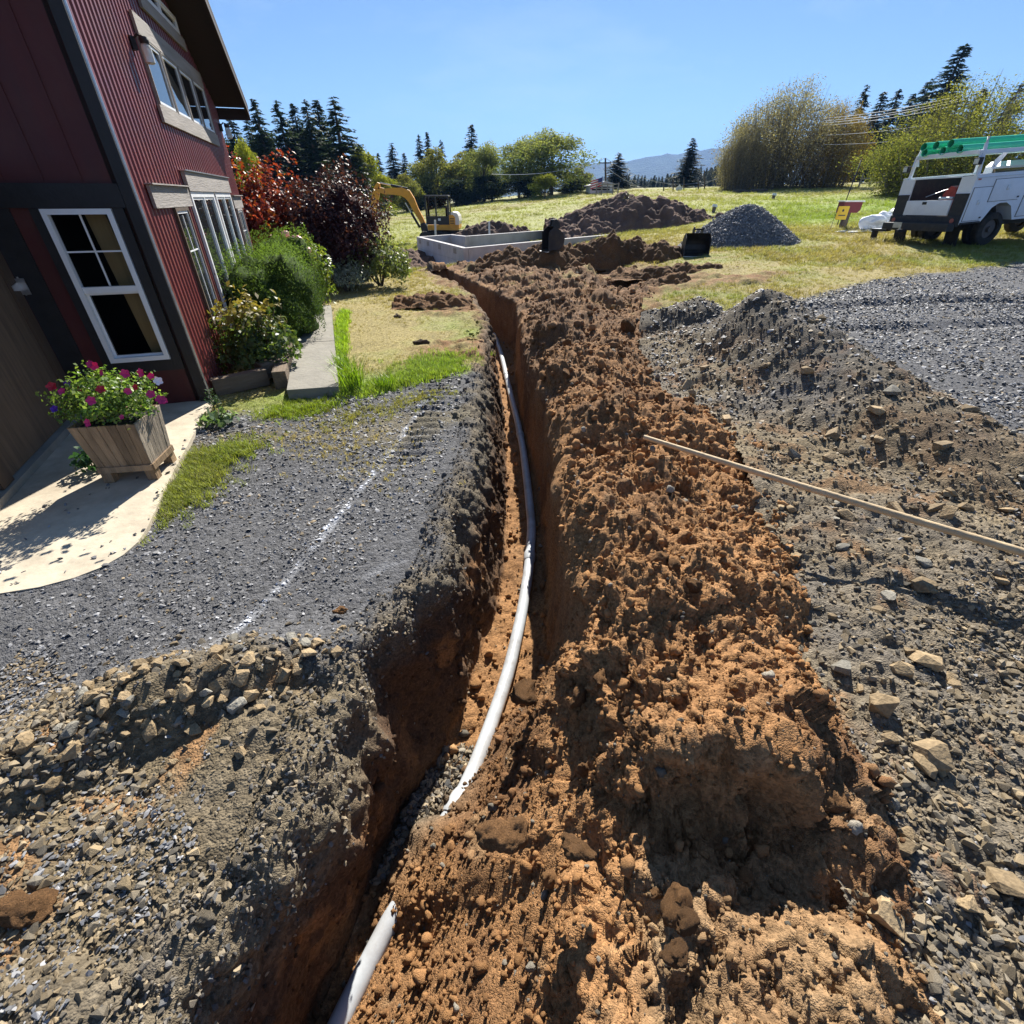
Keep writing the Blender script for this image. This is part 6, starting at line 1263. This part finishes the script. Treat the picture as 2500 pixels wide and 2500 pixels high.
def thicket_meshes(seed, h=10.0, r=6.0, n=15000, pal=(), top=None, stems=64):
    """tall multi stemmed willow brush: upright whips carrying small leaves"""
    rg = np.random.default_rng(seed); t = MB(); P, U = [], []
    for i in range(stems):
        a = rg.random() * 6.283; rr = r * math.sqrt(rg.random()) * .55; bx_, by_ = rr * math.cos(a), rr * math.sin(a); f = rr / (r * .55); hh = h * (1.0 - .52 * f ** 2) * rg.uniform(.86, 1.0); ox, oy = bx_ * (.75 + .1 * rg.random()), by_ * .75
        pts = np.array([(bx_, by_, -.2), (bx_ + ox * .25, by_ + oy * .25, hh * .35), (bx_ + ox * .65, by_ + oy * .65, hh * .7), (bx_ + ox * .9, by_ + oy * .9, hh)])
        t.tube(pts, [.08, .055, .03, .006], 5)
        m = n // stems; q = rg.random(m) ** .8; B = np.stack([np.interp(q * 3, [0, 1, 2, 3], pts[:, k]) for k in range(3)], 1)
        sp = ((.40 + 1.0 * np.sin(np.minimum(1, q * 1.05) * 2.75)) * r * .15)[:, None]; J = np.clip(rg.normal(0, 1, (m, 3)), -1.6, 1.6) * np.concatenate([sp, sp, sp * 0 + .35], 1); B = B + J; B[:, 2] = np.maximum(.2, B[:, 2] - .25)
        P.append(B); U.append(np.stack([B[:, 0] * .06 + rg.normal(0, .9, m), B[:, 1] * .06 + rg.normal(0, .9, m), np.ones(m) * .7], 1))
    P = np.concatenate(P); U = np.concatenate(U); kq = fbm(P[:, 0], P[:, 1], P[:, 2] * .7, .9, 3, seed + 50) > -.12 + .25 * rg.random(len(P)) - .12; P, U = P[kq], U[kq]
    for i in range(150):
        a = rg.random() * 6.283; rr = r * .8 * math.sqrt(rg.random()); zt = h * (1.02 - .62 * (rr / r) ** 2) * rg.uniform(.88, 1.0); t.tube([(rr * .85 * math.cos(a), rr * .85 * math.sin(a), zt * .7), (rr * math.cos(a), rr * math.sin(a), zt)], [.014, .004], 3)
    P = np.array(P); n = len(P); c = pick_cols(n, pal, rg, .3)
    if top is not None:
        k = sstep(.35, .9, P[:, 2] / h + .15 * rg.normal(0, 1, n)); c = c + (np.array(top) - c) * k[:, None] * .6
    cr = leaf_mesh('crown', P, rg.normal(0, 1, (n, 3)), .16 * rg.uniform(.6, 1.3, n), c, .55, np.array(U)); cr.materials.append(mat_fleaf); tm = t.mesh('stems'); tm.materials.append(mat_bark2); return cr, tm
def plant_tree(name, label, meshes, h0, px, py, Y, r0, hw_px, group=None, rz=None, lean=0.0, tname='trunk'):
    """meshes are h0 tall and r0 wide; crown top at the pixel (px, py), half width hw_px, standing at distance Y"""
    tpnt = PY(px, py, Y); g = gz1(tpnt.x, Y) - .1; hh = tpnt.z - g; t_ = Y / ray(px, py)[1]; rad = hw_px / FPX * t_
    t = thing(name, label, 'tree', (tpnt.x, Y, g), rng.random() * 6.28 if rz is None else rz, group); t.scale = (rad / r0, rad / r0, hh / h0)
    if lean: t.rotation_euler = (0, lean, 0)
    link('crown', meshes[0], t); link(tname, meshes[1], t); return t
CN = [conifer_meshes(800 + i, 10, 2.2, thin=.12 * (i % 2)) for i in range(4)]
CD = [conifer_meshes(810 + i, 10, 3.0, ((.022, .038, .024), (.03, .048, .028), (.018, .03, .02)), .3) for i in range(2)]
left = [(560, 283, 60, 34), (598, 288, 63, 30), (617, 240, 58, 34), (674, 243, 62, 38), (714, 252, 66, 36), (743, 239, 60, 36), (770, 243, 64, 40), (812, 234, 56, 74)]
names_l = ['conifer right beside the house wall', 'second conifer from the house wall', 'tall narrow conifer with a leaning tip, third from the house', 'spired conifer fourth from the house', 'conifer fifth from the house, slightly lower', 'slender conifer sixth from the house', 'conifer seventh from the house', 'broadest dark conifer at the right end of the near grove']
for i, (px, py, Y, hw) in enumerate(left): plant_tree('conifer_tree', names_l[i], CN[i % 4], 10, px, py, Y, 2.2, hw * (2.3 if i < 7 else 1.5), 'conifers behind the house')
DK = broad_meshes(820, 10, 4, 9000, .34, ((.035, .05, .03), (.048, .066, .034), (.026, .04, .024)), base=.0, lobes=18)
for (px, py, Y, hw, lab) in ((650, 330, 66, 62, 'dark rounded evergreen between the conifers and the maple'), (735, 318, 68, 70, 'broad dark evergreen in the middle of the grove'), (560, 350, 64, 60, 'shaded evergreen just clear of the house corner'), (795, 345, 62, 60, 'dark evergreen below the broadest conifer')): plant_tree('evergreen_tree', lab, DK, 10, px, py, Y, 4, hw, 'dark evergreens of the grove')
far_c = [(899, 370, 15, 'small conifer left of the excavator boom'), (922, 373, 16, 'second small conifer left of the boom'), (955, 348, 26, 'pointed conifer above the excavator boom'), (985, 372, 18, 'low conifer right of the pointed one'), (1022, 326, 20, 'left one of the twin spires above the excavator'), (1042, 322, 20, 'right one of the twin spires above the excavator'), (1076, 340, 17, 'lone spire right of the twin conifers'), (1150, 303, 30, 'tallest dark conifer rising above the yellowing trees'), (1192, 350, 26, 'low conifer right of the tallest one')]
for i, (px, py, hw, lab) in enumerate(far_c): plant_tree('conifer_tree', lab, CN[(i + 1) % 4], 10, px, py, 92 + (i % 3) * 4, 2.2, hw * 2.0, 'far conifers beyond the field')
OL = ((.21, .22, .08), (.16, .18, .07), (.26, .25, .09), (.12, .14, .055)); YG = ((.20, .24, .04), (.16, .20, .04), (.28, .28, .05))  # leaf tones lifted, a pale veil of haze put into the colour
BD = [broad_meshes(830, 10, 3.6, 14000, .30, OL, (.22, .20, .06), .02, 16), broad_meshes(831, 10, 4.2, 16000, .28, ((.17, .21, .08), (.13, .17, .065), (.23, .24, .09)), (.30, .31, .13), .02, 18), broad_meshes(832, 10, 3.4, 9000, .30, YG, (.30, .30, .05), .02, 12)]
for (px, py, Y, hw, v_, lab) in ((1062, 362, 80, 62, 0, 'yellowing leafy tree directly behind the excavator cab'), (1128, 372, 84, 56, 0, 'dull green leafy tree right of the excavator'), (1178, 366, 80, 60, 1, 'rounded green tree behind the stand pipe'), (1268, 352, 78, 60, 1, 'airy leafy tree left of the large one at the field edge'), (1352, 334, 74, 96, 1, 'largest leafy tree at the end of the field'), (1412, 408, 78, 34, 0, 'low spreading tree left of the white shed'), (1332, 428, 66, 34, 2, 'small yellow topped bush before the largest leafy tree'), (880, 365, 58, 46, 2, 'bright yellow green tree beside the broadest conifer'), (930, 428, 62, 46, 2, 'low yellow green tree behind the excavator boom'), (592, 352, 40, 36, 2, 'yellow leaved tree just right of the house wall'), (985, 425, 72, 45, 0, 'shaded leafy tree under the excavator boom')):
    plant_tree('leafy_tree', lab, BD[v_], 10, px, py, Y, (3.6, 4.2, 3.4)[v_], hw, 'leafy trees round the field')
for (px, py, lab) in ((1020, 455, 'dark undergrowth behind the excavator'), (1200, 430, 'dark hedge under the leafy trees'), (1110, 440, 'shaded thicket right of the excavator'), (1290, 440, 'shaded hedge below the largest leafy tree'), (1400, 440, 'shaded bush at the right end of the tree line')): plant_tree('hedge_bush', lab, DK, 10, px, py, 76, 4, 62, 'dark hedge along the field')
plant_tree('conifer_tree', 'bushy conifer beside the white shed', CD[0], 10, 1512, 372, 82, 3.0, 56); plant_tree('conifer_tree', 'solitary spired conifer standing before the blue hill', CD[1], 10, 1694, 335, 80, 3.0, 52)
BR = thicket_meshes(840, 10, 6, 80000, ((.25, .21, .15), (.20, .165, .12), (.30, .26, .19), (.14, .12, .09)), (.33, .295, .235)); BO = thicket_meshes(841, 10, 6, 66000, ((.24, .165, .055), (.19, .13, .055), (.30, .21, .06), (.13, .10, .055)), (.38, .26, .07)); BW = thicket_meshes(842, 10, 6, 84000, ((.16, .175, .05), (.12, .14, .04), (.21, .205, .06)), (.33, .31, .09))
plant_tree('willow_thicket', 'large grey brown willow thicket right of the blue hill', BR, 10, 1962, 182, 62, 6, 168, None, .5, 0, 'stems'); plant_tree('willow_thicket', 'shorter brown brush at the left foot of the large thicket', BR, 10, 1842, 275, 60, 6, 66, None, 2.1, 0, 'stems'); plant_tree('willow_thicket', 'orange tinged willow thicket joined to the right of the large one', BO, 10, 2078, 222, 60, 6, 88, None, 1.0, 0, 'stems')
plant_tree('willow_tree', 'large yellow green willow behind the service truck', BW, 10, 2420, 172, 40, 6, 215, None, .3, 0, 'stems'); plant_tree('willow_tree', 'lower willow skirt left of the truck rack', BW, 10, 2320, 255, 42, 6, 105, None, 1.7, 0, 'stems')
for (px, py, Y, hw, v_, lab) in ((2160, 222, 88, 34, 0, 'dark conifer just right of the orange thicket'), (2198, 214, 92, 36, 1, 'dark conifer second right of the thicket'), (2232, 228, 90, 34, 2, 'dark conifer third right of the thicket'), (2275, 190, 94, 36, 3, 'dark conifer left of the very tall leaning one'), (2345, 108, 84, 62, 0, 'very tall leaning conifer above the power lines'), (2120, 205, 96, 30, 3, 'narrow spire rising behind the orange thicket'), (2495, 200, 80, 40, 1, 'dark conifer at the right edge of the picture'), (2405, 215, 90, 40, 2, 'dark conifer behind the willow')): plant_tree('conifer_tree', lab, CN[v_], 10, px, py, Y, 2.2, hw * 2.0, 'dark conifers right of the thicket', None, .05 if py == 108 else 0)
for (px, py, lab) in ((2200, 330, 'dark evergreen mass under the power lines'), (2260, 345, 'dark evergreen mass left of the willow'), (2150, 340, 'dark evergreen mass behind the orange thicket')): plant_tree('evergreen_tree', lab, DK, 10, px, py, 84, 4, 70, 'dark evergreens right of the thicket')
# ================================================================== FAR GROUND
xs = np.linspace(-3600, 4200, 260); rows = np.linspace(0, 1, 26); HX, HT = np.meshgrid(xs, rows, indexing='ij'); hx, ht = HX.ravel(), HT.ravel(); YH = 3300.0
pxs = 1250 + FPX * hx / (YH * _c); pk = np.interp(pxs, [-2000, 600, 1000, 1300, 1440, 1560, 1680, 1790, 2000, 2400, 3500], [450, 440, 428, 415, 404, 388, 374, 364, 352, 360, 400])
ang = (480 - pk) / FPX * (_c ** 2) * YH; ridge_z = ang + 12 * fbm(hx, hx * 0, None, .006, 4, 901) + 6 * fbm(hx, hx * 0, None, .03, 3, 902)
hz = -40 + (ridge_z + 42) * ht ** 1.25 * (1 + .12 * fbm(hx, ht * 900, None, .004, 4, 903) * (1 - ht)); hy = YH - 1300 * (1 - ht) + 120 * fbm(hx, ht * 500, None, .002, 3, 904)
hc_ = np.repeat(np.array([.035, .055, .028])[None], len(hx), 0) * (1 + .35 * fbm(hx, hy, None, .008, 4, 905))[:, None]; cut_ = sstep(.3, .5, fbm(hx, hy, None, .0035, 2, 906)); hc_ = hc_ + (np.array([.09, .10, .04]) - hc_) * (cut_ * .5)[:, None]
hills = link('hills', grid_mesh('hills', np.stack([hx, hy, hz], 1), 260, 26, None, hc_), None, M_ground('forest_slope', .02, .6, 14, .95, .35), True); hills['kind'] = 'structure'
lowc = [src('far_tree_piece', conifer_meshes(850 + i, 10, 2.6, ((.03, .05, .03), (.04, .062, .035)))[0], mat_needle) for i in range(2)]
n = 420; fpx = rng.uniform(1480, 1860, n); fY = rng.uniform(170, 330, n); fxx = np.array([PY(a, 470, b).x for a, b in zip(fpx, fY)]); fzz = ground_z(fxx, fY, False) - .5
top_px = np.interp(fpx, [1480, 1560, 1600, 1640, 1700, 1760, 1860], [455, 448, 444, 432, 424, 412, 404]); fh = np.array([PY(a, b, c_).z for a, b, c_ in zip(fpx, top_px + rng.normal(0, 9, n), fY)]) - fzz; fh = np.clip(fh, 6, 60)
scatter('far_forest', np.stack([fxx, fY, fzz], 1), np.stack([np.zeros(n), np.zeros(n), rng.random(n) * 6.28], 1), np.stack([fh / 9, fh / 9, fh / 10], 1), np.ones((n, 3)), lowc, rng.integers(0, 2, n), 'far wooded valley edge below the blue hill', 'forest')
# ================================================================== ROADSIDE: shed, flag, poles, wires, sign
def gy_(px, py, Y): q = PY(px, py, Y); return Vector((q.x, Y, gz1(q.x, Y) - .05))
Y0 = 68.0; q = gy_(1468, 470, Y0); top = PY(1468, 447, Y0).z - q.z; shed = thing('white_shed', 'small white metal shed at the far edge of the field', 'shed', q)
mat_shed = M('white_siding', (.62, .64, .68), .5, .08, 1, .05); wS = 1.35; 
MB().prism([(-wS, 0), (wS, 0), (wS, top * .86), (wS * .2, top), (-wS, top * .72)], (0, 0, 0), (1, 0, 0), (0, 0, 1), (0, 1, 0), 4).build('wall', mat_shed, shed); MB().prism([(-wS - .3, top * .70), (wS * .2, top + .02), (wS + .3, top * .86), (wS + .3, top * .93), (wS * .2, top + .2), (-wS - .3, top * .78)], (0, -.4, 0), (1, 0, 0), (0, 0, 1), (0, 1, 0), 4.8).build('roof', M('grey_metal_roof', (.45, .46, .48), .4, .1, 1, .05), shed)
MB().box((-.1, -.02, top * .38), (2.1, .06, top * .16)).build('opening', mat_dark, shed); MB().box((-.1, -.02, top * .62), (2.1, .06, top * .10)).build('window', mat_dark, shed)
q = gy_(1468, 470, 66); fpole = thing('flagpole', 'flagpole with a small striped flag before the white shed', 'flagpole', q); zt = PY(1468, 430, 66).z - q.z
MB().cyl((0, 0, 0), (0, 0, zt), .06, .04, 8).build('pole', mat_steel, fpole, True); fw, fh_ = 1.3, .8
for i in range(7):
    m_ = mats_f['red'] if i % 2 == 0 else mat_white; k = MB(); z0 = zt - .1 - (i + 1) * fh_ / 7; n_ = 8; V = []
    for j in range(n_ + 1): u_ = j / n_; V += [(-u_ * fw, .12 * math.sin(u_ * 6), z0 - .35 * u_), (-u_ * fw, .12 * math.sin(u_ * 6), z0 + fh_ / 7 - .35 * u_)]
    k.add(V, [(2 * j, 2 * j + 2, 2 * j + 3, 2 * j + 1) for j in range(n_)]); k.build('flag_stripe', m_, fpole)
MB().add([(-.02, -.03, zt - .52), (-.5, -.16, zt - .64), (-.5, -.16, zt - .24), (-.02, -.03, zt - .10)], [(0, 1, 2, 3)]).build('flag_canton', M('flag_blue', (.02, .03, .16), .6, .1, 3, 0), fpole)
mat_poleu = M('creosote_pole', (.10, .085, .075), .9, .25, 5, .3, stretch=(1, 1, .2))
def upole(px, py, Y, label, lean=0.0, r=.15, arm=False, base_px=None):
    q = gy_(base_px or px, 475, Y); tpx = PY(px, py, Y); t = thing('utility_pole', label, 'pole', q); e = tpx - q; MB().tube([(0, 0, -.3), e * .5, e], [r, r * .85, r * .7], 8).build('shaft', mat_poleu, t, True)
    if arm: MB().box(e - UP * .5, (1.6, .12, .12)).build('cross_arm', mat_poleu, t); [MB().cyl(e + Vector((s_, 0, -.44)), e + Vector((s_, 0, -.28)), .05, None, 6).build('insulator', mat_steel, t) for s_ in (-.7, .7)]
    return q + e
w1 = upole(1478, 386, 76, 'utility pole beside the flag and the white shed', arm=True); w2 = upole(1793, 358, 66, 'utility pole at the left edge of the willow thicket'); upole(1772, 428, 66, 'leaning brace pole at the left foot of the thicket', base_px=1756, r=.12)
posts = [(1620, 445, 'first thin post right of the grey roof'), (1643, 438, 'second thin post right of the grey roof'), (1669, 433, 'third thin post, next to the diamond sign'), (1704, 438, 'fourth thin post, by the solitary conifer'), (1719, 415, 'tall thin post right of the solitary conifer')]
for (px, py, lab) in posts: upole(px, py, 67, lab, r=.08)
def wire(a, b, sag, label, r=.02):
    pts = [a.lerp(b, t) - a - UP * sag * 4 * t * (1 - t) for t in np.linspace(0, 1, 17)]; o = MB().tube(pts, r, 4).build('power_line', M_wire, None); o.location = a; return tag(o, label, 'cable')
M_wire = M('cable', (.45, .46, .48), .35, .1, 1, 0, .6)
wire(w1, PY(1200, 425, 60), .6, 'overhead cable running left from the pole by the shed', .025); wire(w1, PY(1800, 420, 78), 2.0, 'sagging cable between the shed pole and the thicket', .022); wire(w1 - UP * .8, PY(1800, 405, 78), 2.8, 'lower sagging cable before the solitary conifer', .022)
for i, (ya, yb, lab) in enumerate(((283, 228, 'highest power line before the tall conifer'), (289, 236, 'second power line before the tall conifer'), (294, 241, 'third power line before the tall conifer'), (300, 250, 'fourth power line before the tall conifer'), (324, 288, 'single lower line before the dark evergreens'), (347, 322, 'lowest line before the dark evergreens'))): wire(PY(2010, ya + 6, 56), PY(2400, yb - 8, 46), .25, lab, .018)
q = gy_(1656, 470, 66); sgn = thing('diamond_sign', 'white diamond shaped road sign beyond the field', 'sign', q); zt = PY(1656, 461, 66).z - q.z; MB().cyl((0, 0, 0), (0, 0, zt), .05, None, 6).build('post', mat_steel, sgn); MB().box((0, -.08, zt), (.6, .03, .6), (0, R(45), 0)).build('panel', mat_white, sgn)
q = gy_(1564, 478, 70); hs = thing('grey_house', 'low house with a grey roof showing over the field edge', 'house', q); zt = PY(1564, 466, 70).z - q.z; MB().box((0, 2, zt * .3), (3.6, 4, zt * .6)).build('wall', mat_shed, hs); MB().prism([(-2.2, zt * .6), (2.2, zt * .6), (1.3, zt), (-1.7, zt)], (0, -.4, 0), (1, 0, 0), (0, 0, 1), (0, 1, 0), 5).build('roof', M('grey_shingle', (.25, .25, .27), .8, .15, 1, .2), hs)
def rail_fence(px0, px1, Y, n_, h_, label, rails=3):
    a, b = gy_(px0, 475, Y), gy_(px1, 475, Y); t = thing('rail_fence', label, 'fence', a); 
    for i in range(n_): p_ = a.lerp(b, i / (n_ - 1)) - a; MB().box(p_ + UP * h_ / 2, (.12, .12, h_)).build('post', mat_greywood, t)
    for k_ in range(rails): p_ = (b - a); MB().tube([UP * h_ * (.3 + .3 * k_) , p_ + UP * h_ * (.3 + .3 * k_)], .05, 5).build('rail', mat_greywood, t)
rail_fence(1455, 1508, 64, 5, 1.1, 'wooden rail fence before the white shed'); rail_fence(2090, 2240, 58, 7, 1.2, 'wire and post fence right of the willow thicket', 2)
# old logs at the foot of the thicket
for i, (px, lab) in enumerate(((1810, 'dark log lying at the left foot of the thicket'), (1850, 'second dark log under the willow thicket'))):
    q = gy_(px, 470, 55); o = MB().tube([(-.8, 0, .1), (0, .1, .14), (.9, 0, .12)], [.15, .17, .13], 9).build('log', mat_bark, None, True); o.location = q; tag(o, lab, 'log')
# ================================================================== HAZE
mh = bpy.data.materials.new('haze_air'); mh.use_nodes = True; nh = mh.node_tree; nh.nodes.clear(); oh = nh.nodes.new('ShaderNodeOutputMaterial'); vh = nh.nodes.new('ShaderNodeVolumePrincipled')
vh.inputs['Color'].default_value = (.20, .45, 1.0, 1); vh.inputs['Density'].default_value = .00016; vh.inputs['Anisotropy'].default_value = .1; nh.links.new(vh.outputs['Volume'], oh.inputs['Volume'])
MB().box((0, 0, 0), (13000, 13000, 520)).build('haze', mh); hzo = bpy.data.objects['haze']; hzo.location = (0, 0, 520 / 2 - 75); hzo['kind'] = 'stuff'; hzo['label'] = 'thin blue haze in the air over the valley'
